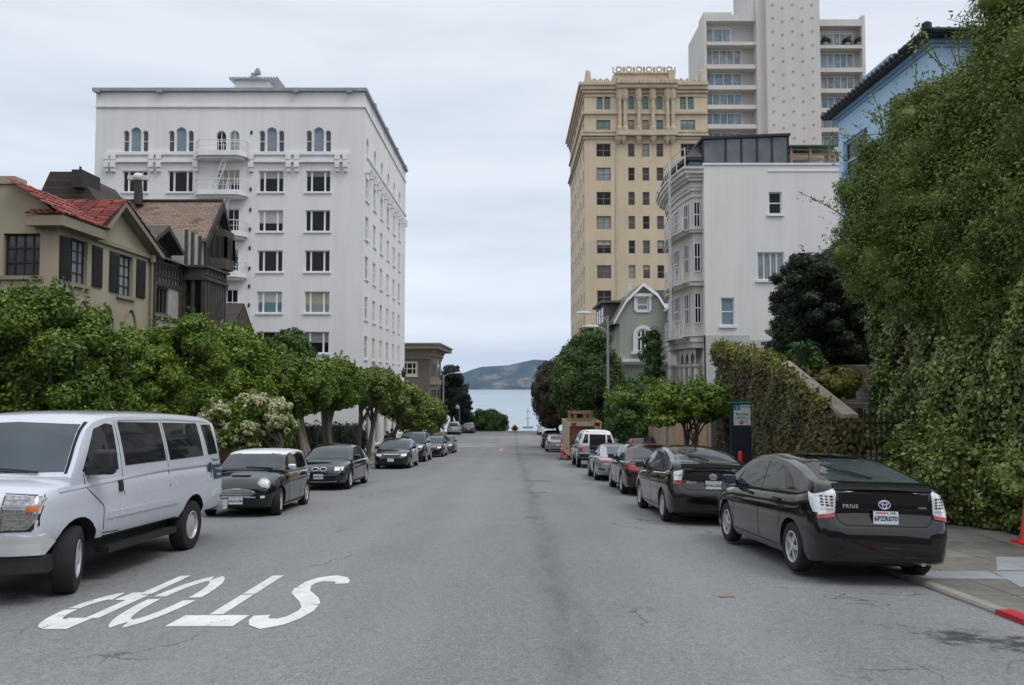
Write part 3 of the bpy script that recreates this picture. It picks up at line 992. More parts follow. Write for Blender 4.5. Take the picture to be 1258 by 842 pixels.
  def rail(mb):
   rr = [(a * 0.985 + (x0 + x1) / 2 * 0.015, b * 0.95, z + 1.0) for a, b in pts]
   mb.tube(rr, 0.03, 6)
   mb.tube([(a, b, z + .6) for a, b, c in rr], .02, 5)
   rr = [tuple(Vector(p).lerp(Vector(q), t)) for p, q in zip(rr[:-1], rr[1:]) for t in (0, .25, .5, .75)] + [rr[-1]]
   for a, b, c in rr: mb.tube([(a, b, z), (a, b, c)], 0.025, 5)
  part(root, 'railing', M['iron_white'], OF, 0, rail, parent=bo)
  if i < 2:
   def ladder(mb):
    xa, xb, za, zb_ = xx(280 if i == 0 else 284), xx(266 if i == 0 else 270), z - 0.2, z - 2.75
    for o in (-0.16, 0.16):
     mb.tube([(xa + o, -0.75, za + 1.0), (xa + o, -0.75, za), (xb + o, -0.8, zb_)], 0.035, 6)
    for k in range(9):
     t = k / 8
     xq, zq = xa + (xb - xa) * t, za + (zb_ - za) * t
     mb.tube([(xq - 0.18, -0.78, zq), (xq + 0.18, -0.78, zq)], 0.025, 5)
   part(root, 'ladder', M['iron_white'], OF, 0, ladder)
 # roof house with tiles and chimney pots
 def house(mb):
  a, b = xx(273), xx(316)
  z0, z1 = H - 0.25, zat(99, Yf + 2) - zb
  mb.box(a, b, 2.0, 6.0, z0, z1)
 ph_ = part(root, 'roof_house', M['white_stucco'], OF, 0, house)
 def roof(mb):
  a, b = xx(271), xx(318)
  z1 = zat(99, Yf + 2) - zb
  v = [(a - .2, 1.7, z1 + 0.003), (b + .8, 1.7, z1 + 0.003), (b + .8, 6.3, z1 + 0.003), (a - .2, 6.3, z1 + 0.003), (a + 1.5, 4, z1 + .45), (b - 1.3, 4, z1 + .45)]
  mb.add(v, [(0, 1, 5, 4), (1, 2, 5), (2, 3, 4, 5), (3, 0, 4), (0, 3, 2, 1)])
  for k in range(16):
   t = a - .2 + (b - a + 1) * (k + .5) / 16
   mb.lathe([(0.09, 0), (0.09, 0.35)], (t, 1.6, z1 + 0.06), 'y', 8)
 part(root, 'roof', M['coping'], OF, 0, roof, parent=ph_)
 def pots(mb):
  xc = xx(294)
  zq = lambda py: zat(py, Yf + 3) - zb
  mb.box(xc - .35, xc + .35, 2.8, 3.4, zq(100), zq(95))
  mb.box(xc - .3, xc + .0, 2.9, 3.3, zq(95), zq(90))
  mb.box(xc - .05, xc + .35, 2.95, 3.3, zq(91), zq(86.5))
  mb.tube([(xc + .15, 3.1, zq(87)), (xc + .15, 3.1, zq(84))], .14, 6)
 part(root, 'chimney', M['coping'], OF, 0, pots, parent=ph_)
 def lamps(mb):
  for px in (473, 491):
   y = atx(px, Xr) - Yf
   z = zz(459)
   mb.box(W, W + .3, y - .05, y + .05, z, z + .06)
   mb.lathe([(0.05, -.1), (.2, 0), (.24, .5), (.1, .75), (.02, .95)], (W + .4, y, z - .2), 'z', 8)
 part(root, 'wall_lamp', M['black_metal'], OF, 0, lamps)
 for py in (163, 210, 233, 258, 282, 305, 330, 352, 375):
  part(root, 'vent', M['dark_trim'], OF, 0, lambda mb: (setattr(mb, 'M', None), mb.box(xx(307) - .07, xx(307) + .07, -.06, -.003, zz(py) - .13, zz(py) + .13)))
white_block()
# ------------------------------------------------------------------ brown corner house beyond the crossing
def brown_house():
 Yf, Xr = 101.0, at(526, 460, 101).x
 Xl, D = Xr - 11, 18.0
 zb, top = gz(101) - 1.0, zat(437, Yf)
 H, W = top - zb, 11.0
 root = empty('brown_house', (Xl, Yf, zb), label='brown flat-roofed house with deep cornice behind the white apartment building', cat='house')
 O, OS = (Xl, Yf, zb), (Xr, Yf, zb)
 zz = lambda py: zat(py, Yf) - zb
 ops, wins = [], []
 for py in (453, 482):
  xa, xb = W - 3.4, W - 1.35
  ops.append((xa, xb, zz(py + 9), zz(py - 9)))
 sops = []
 for z in (zz(461), zz(491)):
  for y in (9.0, 13.5):
   sops.append((y, y + 1.3, z, z + 1.9))
 def wall(mb):
  mb.M = Matrix.Translation(-root.location) @ frame_of(O, 0); facade(mb, W, H, ops)
  mb.M = Matrix.Translation(-root.location) @ frame_of(OS, S90); facade(mb, D, H, sops)
  mb.M = None
  mb.quad((0, D, 0), (W, D, 0), (W, D, H), (0, D, H)); mb.quad((0, 0, 0), (0, D, 0), (0, D, H), (0, 0, H))
  mb.quad((0, 0, H), (W, 0, H), (W, D, H), (0, D, H))
 part(root, 'wall', M['brown_wall'], O, 0, wall)
 for o in ops: window(root, O, 0, *o, M['window_dark'], M['cream_frame'], (0.33, 0.67), (0.5,), 0.28, 0.1, sill=M['cream_frame'], bar=0.12)
 for o in sops: window(root, OS, S90, *o, M['window_dark'], M['cream_frame'], (0.5,), (), 0.2, 0.1)
 def cornice(mb):
  mb.M = None
  for e, za, zb2 in ((0.18, zz(441), zz(437.3)), (0.55, zz(432), zz(429)), (1.5, zz(428.9), zz(424)), (1.7, zz(423.9), zz(422))):
   mb.box(-0.2, W + e, -e, D + e, za, zb2)
  mb.box(-0.2, W + 0.35, -0.35, D + .35, zz(437.2), zz(432.1))
 part(root, 'cornice', M['brown_trim'], O, 0, cornice)
 def bay(mb):
  mb.M = None
  for za, zb2 in ((zz(467), zz(441)), (zz(500), zz(473))):
   mb.prism([(W, 2.0), (W + .9, 2.8), (W + .9, 5.6), (W, 6.4)], 'z', za, zb2)
  mb.prism([(W, 1.6), (W + 1.2, 2.6), (W + 1.2, 5.8), (W, 6.8)], 'z', zz(472.9), zz(467.1))
 b = part(root, 'bay', M['brown_trim'], O, 0, bay)
 def bp(mb):
  mb.M = None
  for za, zb2 in ((zz(463), zz(447)), (zz(496), zz(479))):
   mb.quad((W + .92, 3.0, za), (W + .92, 5.4, za), (W + .92, 5.4, zb2), (W + .92, 3.0, zb2))
   mb.quad((W + .12, 2.08, za), (W + .82, 2.7, za), (W + .82, 2.7, zb2), (W + .12, 2.08, zb2))
 part(root, 'window', M['window_mid'], O, 0, bp, parent=b)
brown_house()
# ------------------------------------------------------------------ beige house with red tiles
def red_tile_mat():
 m, nt, b = newmat('red_tiles')
 v = mapping(nt)
 f = math_(nt, 'ADD', math_(nt, 'MULTIPLY', noise(nt, v, 5.0, 4, 0.75), 0.75), math_(nt, 'MULTIPLY', nt.nodes.new('ShaderNodeNewGeometry').outputs['Random Per Island'], 0.25))
 c = ramp(nt, f, [(0.3, (0.07, 0.014, 0.01)), (0.45, (0.16, 0.03, 0.022)), (0.6, (0.25, 0.055, 0.04)), (0.7, (0.34, 0.14, 0.1)), (0.78, (0.42, 0.3, 0.24))])
 nt.links.new(c, b.inputs['Base Color'])
 b.inputs['Roughness'].default_value = 0.8
 return m
M['red_tiles'] = red_tile_mat()
def tile_roof(mb, a, b, c, d, pitch=0.22, r=0.075, mi=0):
 """barrel tiles on the quad a-b (eave) / d-c (ridge): half-round rows running up the slope, stepped in courses"""
 a, b, c, d = map(Vector, (a, b, c, d))
 n = (b - a).cross(d - a).normalized()
 if n.z < 0: n = -n
 cols = max(2, int((b - a).length / pitch))
 rows = max(2, int((d - a).length / 0.4))
 seg_ = 4
 for i in range(cols):
  for j in range(rows):
   t0, t1 = j / rows, (j + 1.08) / rows
   vs = []
   for t, lift in ((t0, 0.035), (min(t1, 1.0), 0.0)):
    l = a.lerp(d, t); rr = b.lerp(c, t)
    jj = rnd.uniform(-.012, .012)
    for k in range(seg_ + 1):
     ang = math.pi * k / seg_
     u = (i + 0.5 - 0.5 * math.cos(ang)) / cols
     vs.append(l.lerp(rr, u) + n * (r * math.sin(ang) + lift + jj))
   fs = [(k, k + 1, seg_ + 2 + k, seg_ + 1 + k) for k in range(seg_)]
   fs.append(tuple(range(seg_ + 1)))
   mb.add(vs, fs, mi)
 return n
HX = -15.0
def beige_house():
 Ya = atx(69, HX, 330)
 Yb = atx(184, HX, 340)
 zb = gz(Ya) - 0.3
 D = Yb - Ya
 W = 9.0
 zy = lambda py, px: zat(py, atx(px, HX)) - zb
 H = zy(270, 72)
 root = empty('beige_house', (HX, Ya, zb), label='beige stucco house with red tiled roof and black shutters above the hedge', cat='house')
 OS, OF = (HX, Ya, zb), (HX - W, Ya, zb)
 yy = lambda px: atx(px, HX) - Ya
 sops = []
 for px0, px1, pt, pbt in ((83, 104.5, 295, 349), (142.5, 161, 314, 364)):
  sops.append((yy(px0), yy(px1), zy(pbt, (px0 + px1) / 2), zy(pt, (px0 + px1) / 2)))
 fw0, fw1 = at(4, 310, Ya).x - OF[0], at(49, 310, Ya).x - OF[0]
 fz0, fz1 = zat(339, Ya) - zb, zat(287, Ya) - zb
 fops = [(fw0, fw1, fz0, fz1)]
 Hf = zat(262, Ya) - zb
 def wall(mb):
  mb.M = Matrix.Translation(-root.location) @ frame_of(OS, S90); facade(mb, D, H, sops, 0.22)
  mb.M = Matrix.Translation(-root.location) @ frame_of(OF, 0); facade(mb, W, H, fops, 0.22)
  mb.M = None
  mb.quad((-W, D, 0), (0, D, 0), (0, D, H), (-W, D, H))
  mb.quad((-W, 0, 0), (-W, D, 0), (-W, D, H), (-W, 0, H))
  mb.quad((-W, 0, H - 0.002), (0, 0, H - 0.002), (0, D, H - 0.002), (-W, D, H - 0.002))
  # the pediment over the street side
  y0, y1, ym = yy(118), yy(183), yy(138)
  zp = zy(250, 138)
  z0, z1 = H, H
  mb.add([(-0.02, y0, z0), (-0.02, y1, z1), (-0.02, ym, zp), (-3.4, ym, zp), (-3.4, y0, z0), (-3.4, y1, z1)], [(0, 1, 2), (0, 2, 3, 4), (1, 5, 3, 2)])
 part(root, 'wall', M['beige'], OS, 0, wall)
 for o in sops:
  window(root, OS, S90, *o, M['window_curtain'], M['dark_trim'], (0.33, 0.67), (0.25, 0.5, 0.75), 0.05, 0.18, sill=M['beige_trim'], bar=0.035)
 window(root, OF, 0, *fops[0], M['window_mid'], M['dark_trim'], (0.25, 0.5, 0.75), (0.33, 0.67), 0.06, 0.18, sill=M['beige_trim'], bar=0.04)
 for px0, px1, pt, pbt in ((69.5, 82, 291, 344), (110, 122, 303, 353), (131.5, 143, 310, 359), (165, 175.5, 320, 366)):
  def sh(mb):
   y0, y1 = yy(px0), yy(px1)
   pxm = (px0 + px1) / 2
   z0, z1 = zy(pbt, pxm), zy(pt, pxm)
   mb.M = Matrix.Translation(-root.location) @ frame_of(OS, S90)
   mb.box(y0, y1, -0.05, -0.003, z0, z1)
   n = 14
   for k in range(n):
    z = z0 + 0.06 + (z1 - z0 - 0.1) * k / n
    mb.box(y0 + .06, y1 - .06, -0.07, -0.05, z, z + 0.045)
  part(root, 'shutter', M['shutter'], OS, 0, sh)
 # chimney-like parapet at the left, eaves and tiles
 def parapet(mb):
  mb.M = Matrix.Translation(-root.location) @ frame_of(OF, 0)
  xa, xb = at(-60, 250, Ya).x - OF[0], at(31, 250, Ya).x - OF[0]
  xc = at(64, 285, Ya).x - OF[0]
  zt = zat(222, Ya) - zb
  mb.prism([(xa, H + .003), (xc, H + .003), (xc, H + .25), (xb - .1, zt - .12), (xa, zt - .12)], 'y', 0.0, 0.45)
  mb.box(xa, xb - .33, -0.06, 0.6, zt - .119, zt + .14)
 part(root, 'parapet', M['beige'], OS, 0, parapet)
 def eave(mb):
  mb.M = None
  mb.box(0.003, 0.42, -0.42, yy(112), H - 0.32, H + 0.02)
  mb.box(-.75, 0.0, -0.42, -0.003, H - 0.32, H + 0.02)
  mb.box(0.003, 0.12, yy(112), D, H - 0.36, H - 0.22)
  y0, y1, ym = yy(112), yy(188), yy(138)
  zp, z0, z1 = zy(247, 138), zy(296, 118), H - 0.12
  for ya, za, yb_, zb_ in ((ym, zp, y1, z1), (y0, H, ym, zp)):
   mb.add([(0.4, ya, za), (0.4, yb_, zb_), (0.4, yb_, zb_ - .22), (0.4, ya, za - .22), (-0.3, ya, za), (-0.3, yb_, zb_), (-0.3, yb_, zb_ - .22), (-0.3, ya, za - .22)], [(0, 1, 2, 3), (0, 4, 5, 1), (3, 2, 6, 7), (4, 7, 6, 5)])
 part(root, 'eaves', M['beige_trim'], OS, 0, eave)
 def roof(mb):
  mb.M = None
  y0, ym, y1 = yy(112), yy(138), yy(189)
  zp = zy(248, 138) + .03
  zr = zy(232, 40)
  # slope over the street front
  tile_roof(mb, (0.45, -0.42, H + 0.03), (0.45, y0 + .2, H + 0.03), (-1.5, y0 + .9, H + 1.22), (-1.5, -0.4, H + 1.22))
  tile_roof(mb, (0.45, y0 - .3, H + .1), (0.45, ym, zp), (-2.0, ym, zp), (-1.6, y0 - .3, H + .6))
  tile_roof(mb, (0.45, y1, H - .12), (-3.2, y1, H - .12), (-3.2, ym, zp), (0.45, ym, zp))
  # slope towards the viewer
  tile_roof(mb, (-.8, -0.45, H + .03), (0.45, -0.45, H + .03), (.1, -.03, H + .22), (-.8, -.03, H + .22))
 part(root, 'roof', M['red_tiles'], OS, 0, roof)
 def arches(mb):
  mb.M = Matrix.Translation(-root.location) @ frame_of(OS, S90)
  for pxc, py in ((99, 369), (129, 375), (158, 380)):
   yc = yy(pxc)
   z = zy(py, pxc)
   ap = arch_pts(yc - .55, yc + .55, z - 1.3, 1.3)
   mb.tube([(a, -.03, b) for a, b in [(yc - .55, z - 3)] + ap + [(yc + .55, z - 3)]], .05, 6)
 part(root, 'arch_moulding', M['beige_trim'], OS, 0, arches)
 def pipe(mb):
  mb.M = None
  y = yy(181)
  mb.tube([(.12, y, H - .2), (.12, y, 0)], .06, 8)
  mb.lathe([(.14, H - .5), (.14, H - .2)], (.12, y, 0), 'z', 8)
 part(root, 'downpipe', M['beige_trim'], OS, 0, pipe)
beige_house()
# ------------------------------------------------------------------ half-timbered house
def shingle_mat(name, cols, bw=0.42):
 m, nt, b = newmat(name)
 br = nt.nodes.new('ShaderNodeTexBrick')
 br.inputs['Scale'].default_value = 1.0
 br.inputs['Brick Width'].default_value = bw
 br.inputs['Row Height'].default_value = 0.17
 br.inputs['Mortar Size'].default_value = 0.012
 br.inputs['Color1'].default_value = (0, 0, 0, 1)
 br.inputs['Color2'].default_value = (1, 1, 1, 1)
 br.inputs['Mortar'].default_value = (0.1, 0.1, 0.1, 1)
 t = nt.nodes.new('ShaderNodeTexCoord')
 nt.links.new(t.outputs['UV'], br.inputs['Vector'])
 f = math_(nt, 'ADD', math_(nt, 'MULTIPLY', br.outputs['Color'], 0.45), math_(nt, 'MULTIPLY', noise(nt, mapping(nt), 1.2, 5, 0.65), 0.75))
 c = ramp(nt, f, [(0.25 + 0.55 * i / (len(cols) - 1), k) for i, k in enumerate(cols)])
 c = mixc(nt, br.outputs['Fac'], c, [k * 0.5 for k in cols[0]])
 nt.links.new(c, b.inputs['Base Color'])
 b.inputs['Roughness'].default_value = 0.9
 bump(nt, b, math_(nt, 'SUBTRACT', 1.0, br.outputs['Fac']), 0.5, 0.02)
 return m
M['shingles'] = shingle_mat('shingles', [(0.12, 0.08, 0.06), (0.23, 0.155, 0.115), (0.29, 0.2, 0.15), (0.19, 0.155, 0.13)])
M['dark_shingles'] = shingle_mat('dark_shingles', [(0.035, 0.025, 0.022), (0.055, 0.04, 0.035), (0.07, 0.055, 0.05)], 6.0)
M['grey_shingles'] = shingle_mat('grey_shingles', [(0.08, 0.07, 0.06), (0.12, 0.1, 0.085), (0.16, 0.14, 0.12)])
def uv_planar(o):
 """metres along and up each face's own slope"""
 me = o.data
 uv = me.uv_layers.new(name='UVMap')
 for p in me.polygons:
  n = p.normal
  h = Vector((-n.y, n.x, 0))
  h = h.normalized() if h.length > 1e-3 else Vector((1, 0, 0))
  u = n.cross(h)
  for li in p.loop_indices:
   co = me.vertices[me.loops[li].vertex_index].co
   uv.data[li].uv = (co.dot(h), co.dot(u))
def tudor_house():
 Xs = -15.0
 Ya = atx(185.5, Xs)
 zb = gz(Ya) - 0.6
 root = empty('tudor_house', (Xs, Ya, zb), label='half-timbered house with brown shingle roof between beige house and white block', cat='house')
 yy = lambda px, X=Xs: atx(px, X) - Ya
 zy = lambda py, px, X=Xs: zat(py, atx(px, X)) - zb
 OS = (Xs, Ya, zb)
 Yg0, Yg1 = yy(246), yy(276.5)            # the gable end on the street
 Yr = yy(262.5)
 # low wing (front) and the tall gabled wing
 Hw = zy(322, 200)
 Hg = zy(296, 255)
 zr = zy(250.5, 262.5)
 ops = [(yy(187.5), yy(205.5), zy(386, 196), zy(352, 196))]
 def wall(mb):
  mb.M = Matrix.Translation(-root.location) @ frame_of(OS, S90)
  facade(mb, yy(221), Hw, ops)
  mb.M = None
  mb.quad((-6, 0, 0), (0, 0, 0), (0, 0, Hw), (-6, 0, Hw))
  mb.quad((0, 0, Hw), (0, yy(221), Hw), (-6, yy(221), Hw), (-6, 0, Hw))
  # gabled wing
  y0, y1 = yy(222), Yg1
  mb.box(-9, 0.001, y0, y1, 0, Hg)
  mb.add([(0.001, Yg0, Hg), (0.001, Yg1, Hg), (0.001, Yr, zr - .15), (-9, Yg0, Hg), (-9, Yg1, Hg), (-9, Yr, zr - .15)], [(0, 1, 2), (3, 5, 4)])
 part(root, 'wall', M['panel_grey'], OS, 0, wall)
 window(root, OS, S90, *ops[0], M['window_dark'], M['timber'], (0.25, 0.5, 0.75), (), 0.09, 0.12, sill=M['timber_grey'])
 def timbers(mb):
  mb.M = Matrix.Translation(-root.location) @ frame_of(OS, S90)
  y1 = yy(220)
  for py, t in ((326, .2), (338, .12), (349, .14), (390, .16)):
   z = zy(py, 203)
   mb.box(0.02, y1, -.07, -.003, z - t, z)
  za, zb_ = zy(349, 203), zy(338, 203)
  for k in range(9):
   y = .1 + (y1 - .3) * k / 8
   mb.box(y, y + .12, -.06, -.003, za, zb_ - .12)
   mb.box(y, y + .12, -.06, -.003, zb_, zy(328, 203) - .02)
  for y in (0.02, y1 - .2): mb.box(y, y + .2, -.08, -.003, 0, Hw)
  # upright timbers on the tall wing
  for px in (224, 232, 241, 249):
   y = yy(px)
   mb.box(y, y + .22, -.08, -.003, zy(338, px), Hg)
  z0 = zy(338, 235)
  mb.box(yy(221), Yg1, -.1, -.003, z0 - .25, z0)
  for t in np.linspace(Yg0 + .3, Yg1 - .3, 7):
   zt = Hg + (zr - Hg) * (1 - abs(t - Yr) / max(Yr - Yg0, Yg1 - Yr)) - .35
   if zt > z0: mb.box(t - .08, t + .08, -.07, -.003, z0, zt)
  mb.box(Yg0, Yg1, -.1, -.003, Hg - .15, Hg + .05)
 part(root, 'timber_frame', M['timber'], OS, 0, timbers)
 # oriel under the gable
 def oriel(mb):
  mb.M = None
  y0, y1 = yy(253), yy(270)
  z0, z1 = zy(327, 267), zy(291, 267)
  b = .75
  pts = [(0.001, y0), (b, y0 + .35), (b, y1 - .35), (0.001, y1)]
  mb.prism(pts, 'z', z0 - .3, z0 + .25)
  mb.prism(pts, 'z', z1 - .2, z1 + .15)
  for p, q in zip(pts[:-1], pts[1:]):
   for t in (0.0, .33, .66, 1.0):
    x, y = p[0] + (q[0] - p[0]) * t, p[1] + (q[1] - p[1]) * t
    mb.box(x - .05, x + .05, y - .05, y + .05, z0 + .25, z1 - .2)
  mb.prism([(0.002, z0 - 1.0), (.1, z0 - 1.0), (b - .1, z0 - .301), (0.002, z0 - .301)], 'y', (y0 + y1) / 2 - .2, (y0 + y1) / 2 + .2)
 ob = part(root, 'oriel', M['timber'], OS, 0, oriel)
 def oglass(mb):
  mb.M = None
  y0, y1 = yy(253), yy(270)
  z0, z1 = zy(327, 267) + .25, zy(291, 267) - .2
  b = .72
  pts = [(0.003, y0 + .03), (b, y0 + .37), (b, y1 - .37), (0.003, y1 - .03)]
  for p, q in zip(pts[:-1], pts[1:]): mb.quad((*p, z0), (*q, z0), (*q, z1), (*p, z1))
 part(root, 'window', M['window_dark'], OS, 0, oglass, parent=ob)
 # lower bay with a row of windows
 def bay(mb):
  mb.M = None
  y0, y1, b = yy(221), yy(277, -13.9), 1.1
  z0, z1, z2 = zy(395, 245), zy(347, 245), zy(337, 245)
  mb.box(0.002, b, y0, y1, z1, z2)
  mb.box(0.002, b, y0, y1, 0, z0)
  mb.box(0.002, b + .12, y0 - .1, y1 + .1, z2, z2 + .12)
  mb.box(0.002, b + .08, y0 - .05, y1 + .05, z1 - .16, z1 - .002)
  n = 8
  for k in range(n + 1):
   y = y0 + (y1 - y0 - .2) * k / n
   mb.box(b - .2, b, y, y + .2, z0, z1 - .161)
  mb.box(0.002, .2, y0, y0 + .16, z0, z1 - .161)
  mb.box(.45, .6, y0, y0 + .16, z0, z1 - .161)
  k = y0
  while k < y1:
   mb.tube([(b + .02, k, z1 + .05), (b + .02, k + .25, z2 - .05)], .04, 5)
   mb.tube([(b + .02, k + .25, z1 + .05), (b + .02, k, z2 - .05)], .04, 5)
   k += .45
 bb = part(root, 'bay', M['timber'], OS, 0, bay)
 def bglass(mb):
  mb.M = None
  y0, y1, b = yy(221), yy(277, -13.9), 1.02
  z0, z1 = zy(395, 245), zy(348, 245)
  mb.quad((b, y0 + .06, z0), (b, y1, z0), (b, y1, z1), (b, y0 + .06, z1))
  mb.quad((.01, y0 + .06, z0), (b, y0 + .06, z0), (b, y0 + .06, z1), (.01, y0 + .06, z1))
 part(root, 'window', M['window_dark'], OS, 0, bglass, parent=bb)
 # roofs
 def roof(mb):
  mb.M = None
  e = .3
  for ya, s in ((Yg0 - .35, -1), (Yg1 + .3, 1)):
   za = Hg - .25
   a, b, c, d = Vector((e, ya, za)), Vector((-9, ya, za)), Vector((-9, Yr, zr)), Vector((e, Yr, zr))
   n = Vector((0, 0, .14))
   mb.add([a, b, c, d, a + n, b + n, c + n, d + n], [(0, 1, 2, 3), (4, 5, 6, 7), (0, 1, 5, 4), (0, 3, 7, 4), (1, 2, 6, 5)])
 ro = part(root, 'roof', M['shingles'], OS, 0, roof)
 uv_planar(ro)
 def barge(mb):
  mb.M = None
  e = .31
  for ya in (Yg0 - .4, Yg1 + .35):
   za = Hg - .3
   mb.add([(e, ya, za), (e, Yr, zr + .1), (e, Yr, zr - .3), (e, ya, za - .4), (e + .1, ya, za), (e + .1, Yr, zr + .1), (e + .1, Yr, zr - .3), (e + .1, ya, za - .4)], [(0, 1, 2, 3), (4, 5, 6, 7), (0, 1, 5, 4), (3, 2, 6, 7), (0, 3, 7, 4)])
  mb.box(-9, e, Yr - .12, Yr + .12, zr + .1, zr + .2)
 part(root, 'bargeboard', M['dark_trim'], OS, 0, barge)
 # cross roof (grey brown), running back from the low wing, with dormers
 def low(mb):
  mb.M = None
  x0, z0 = .45, Hw
  zt = zy(272, 205)
  y0, y1 = -.3, Yg0 - .1
  mb.add([(x0, y0, z0), (x0, y1, z0), (-3.6, y1, zt), (-3.6, y0, zt)], [(0, 1, 2, 3)])
  mb.add([(-3.6, y0, zt), (-3.6, y1, zt), (-9, y1, zt + .2), (-9, y0, zt + .2)], [(0, 1, 2, 3)])
 lo = part(root, 'roof', M['grey_shingles'], OS, 0, low)
 uv_planar(lo)
 for px0, px1, pm_, pyt, pyb, X0 in ((186, 224, 205, 277, 302, .35), (163, 182, 175, 274, 293, -1.6)):
  def dorm(mb):
   mb.M = None
   X = Xs + X0
   y0, y1, ym = yy(px0, X), yy(px1, X), yy(pm_, X)
   za, zt = zy(pyb, pm_, X), zy(pyt, pm_, X)
   for a in (y0, y1):
    mb.add([(X0, a, za), (X0, ym, zt), (X0 - 3, ym, zt), (X0 - 3, a, za), (X0, a, za - .18), (X0, ym, zt - .22), (X0 - 3, ym, zt - .2), (X0 - 3, a, za - .2)], [(0, 1, 2, 3), (4, 5, 6, 7), (0, 1, 5, 4), (0, 3, 7, 4)])
  d = part(root, 'dormer', M['timber'], OS, 0, dorm)
  def dface(mb):
   mb.M = None
   X = Xs + X0
   y0, y1, ym = yy(px0, X), yy(px1, X), yy(pm_, X)
   za, zt = zy(pyb, pm_, X), zy(pyt, pm_, X)
   mb.add([(X0 - .5, y0 + .2, za - 1.0), (X0 - .5, y1 - .2, za - 1.0), (X0 - .5, y1 - .2, za), (X0 - .5, ym, zt - .2), (X0 - .5, y0 + .2, za)], [(0, 1, 2, 3, 4)])
  part(root, 'dormer_face', M['dark_void'], OS, 0, dface, parent=d)
 # dark hipped chimney mass and long dark roof behind the beige house
 def hip(mb):
  mb.M = None
  Xc = -19.0
  y = atx(90, Xc) - Ya
  x0, x1 = at(58, 240, Ya + y).x - Xs, at(100, 240, Ya + y).x - Xs
  z0, z1 = zat(262, Ya + y) - zb, zat(211, Ya + y) - zb
  mb.prism([(x0 - .7, z0), (x1 + 1.1, z0), (x1 - .25, z1), (x0 + .1, z1)], 'y', y, y + 3.5)
  xr1 = at(152, 275, Ya + y).x - Xs
 h = part(root, 'roof', M['dark_shingles'], OS, 0, hip)
 uv_planar(h)
 def stack(mb):
  mb.M = None
  Xc = -19.0
  y = atx(90, Xc) - Ya
  x0, x1 = at(92, 240, Ya + y).x - Xs, at(105, 240, Ya + y).x - Xs
  mb.box(x0, x1, y - .3, y + 1.2, zat(232, Ya + y) - zb, zat(210.5, Ya + y) - zb)
  mb.tube([(x1 - .25, y, zat(211, Ya + y) - zb), (x1 - .25, y, zat(205, Ya + y) - zb)], .05, 6)
 part(root, 'chimney', M['dark_trim'], OS, 0, stack)
 def slope(mb):
  mb.M = None
  Y0_ = Ya + 6.0
  P = lambda px, py, Y: at(px, py, Y) - root.location
  a, b, c, d = P(103, 224, Y0_), P(160, 252, Y0_), P(170, 300, Y0_ - 3), P(112, 296, Y0_ - 3)
  mb.add([a, b, c, d], [(0, 1, 2, 3)])
  mb.tube([a + Vector((0, 0, .05)), b + Vector((0, 0, .05))], .12, 6)
 sl = part(root, 'roof', M['grey_shingles'], OS, 0, slope)
 uv_planar(sl)
 def vent(mb):
  mb.M = None
  Y = Ya + Yr - .4
  p0, p1 = at(170, 252, Y) - root.location, at(170, 222, Y) - root.location
  mb.tube([p0, p1], [.24, .17], 10)
 cv = part(root, 'chimney', M['dark_trim'], OS, 0, vent)
 def cowl(mb):
  mb.M = None
  p1 = at(170, 222, Ya + Yr - .4) - root.location
  mb.lathe([(.2, 0), (.26, .1), (.26, .22), (.15, .36)], p1, 'z', 10)
  mb.box(p1.x - .5, p1.x + .5, p1.y - .12, p1.y + .12, p1.z + .02, p1.z + .24)
 part(root, 'cowl', M['lamp_head'], OS, 0, cowl, parent=cv)
tudor_house()
def dark_gable():
 Y = 48.0
 P = lambda px, py, y=Y: at(px, py, y)
 a = P(275, 405)
 zb = gz(Y) - .5
 root = empty('garage', (a.x, Y, zb), label='low building with dark gable roof at the foot of the white apartment block', cat='outbuilding')
 L = root.location
 z = lambda py: zat(py, Y) - zb
 x = lambda px: at(px, 400, Y).x - L.x
 def roof(mb):
  r0, r1 = P(262, 373, Y + 3) - L, P(300, 373, Y) - L
  e0, e1 = P(264, 408, Y - 2.4) - L, P(283, 408, Y - 2.6) - L
  mb.quad(r0, r1, e1, e0)
  f1 = P(313, 412, Y + 2.2) - L
  mb.quad(r0, r1, f1, f1 + Vector((-3, 4, 0)))
 ro = part(root, 'roof', M['dark_shingles'], L, 0, lambda mb: (setattr(mb, 'M', None), roof(mb)))
 uv_planar(ro)
 def gable(mb):
  mb.M = None
  r1, e1, f1 = P(299.5, 375, Y + .05) - L, P(284, 409, Y - 2.4) - L, P(312, 412, Y + 2.1) - L
  mb.add([r1, e1, f1, Vector((e1.x, e1.y, 0)), Vector((f1.x, f1.y, 0))], [(0, 1, 2), (1, 3, 4, 2)])
  mb.quad(Vector((e1.x - 4, e1.y, 0)), Vector((e1.x, e1.y, 0)), e1, e1 + Vector((-4, 0, 0)))
 part(root, 'wall', M['timber'], L, 0, gable)
dark_gable()
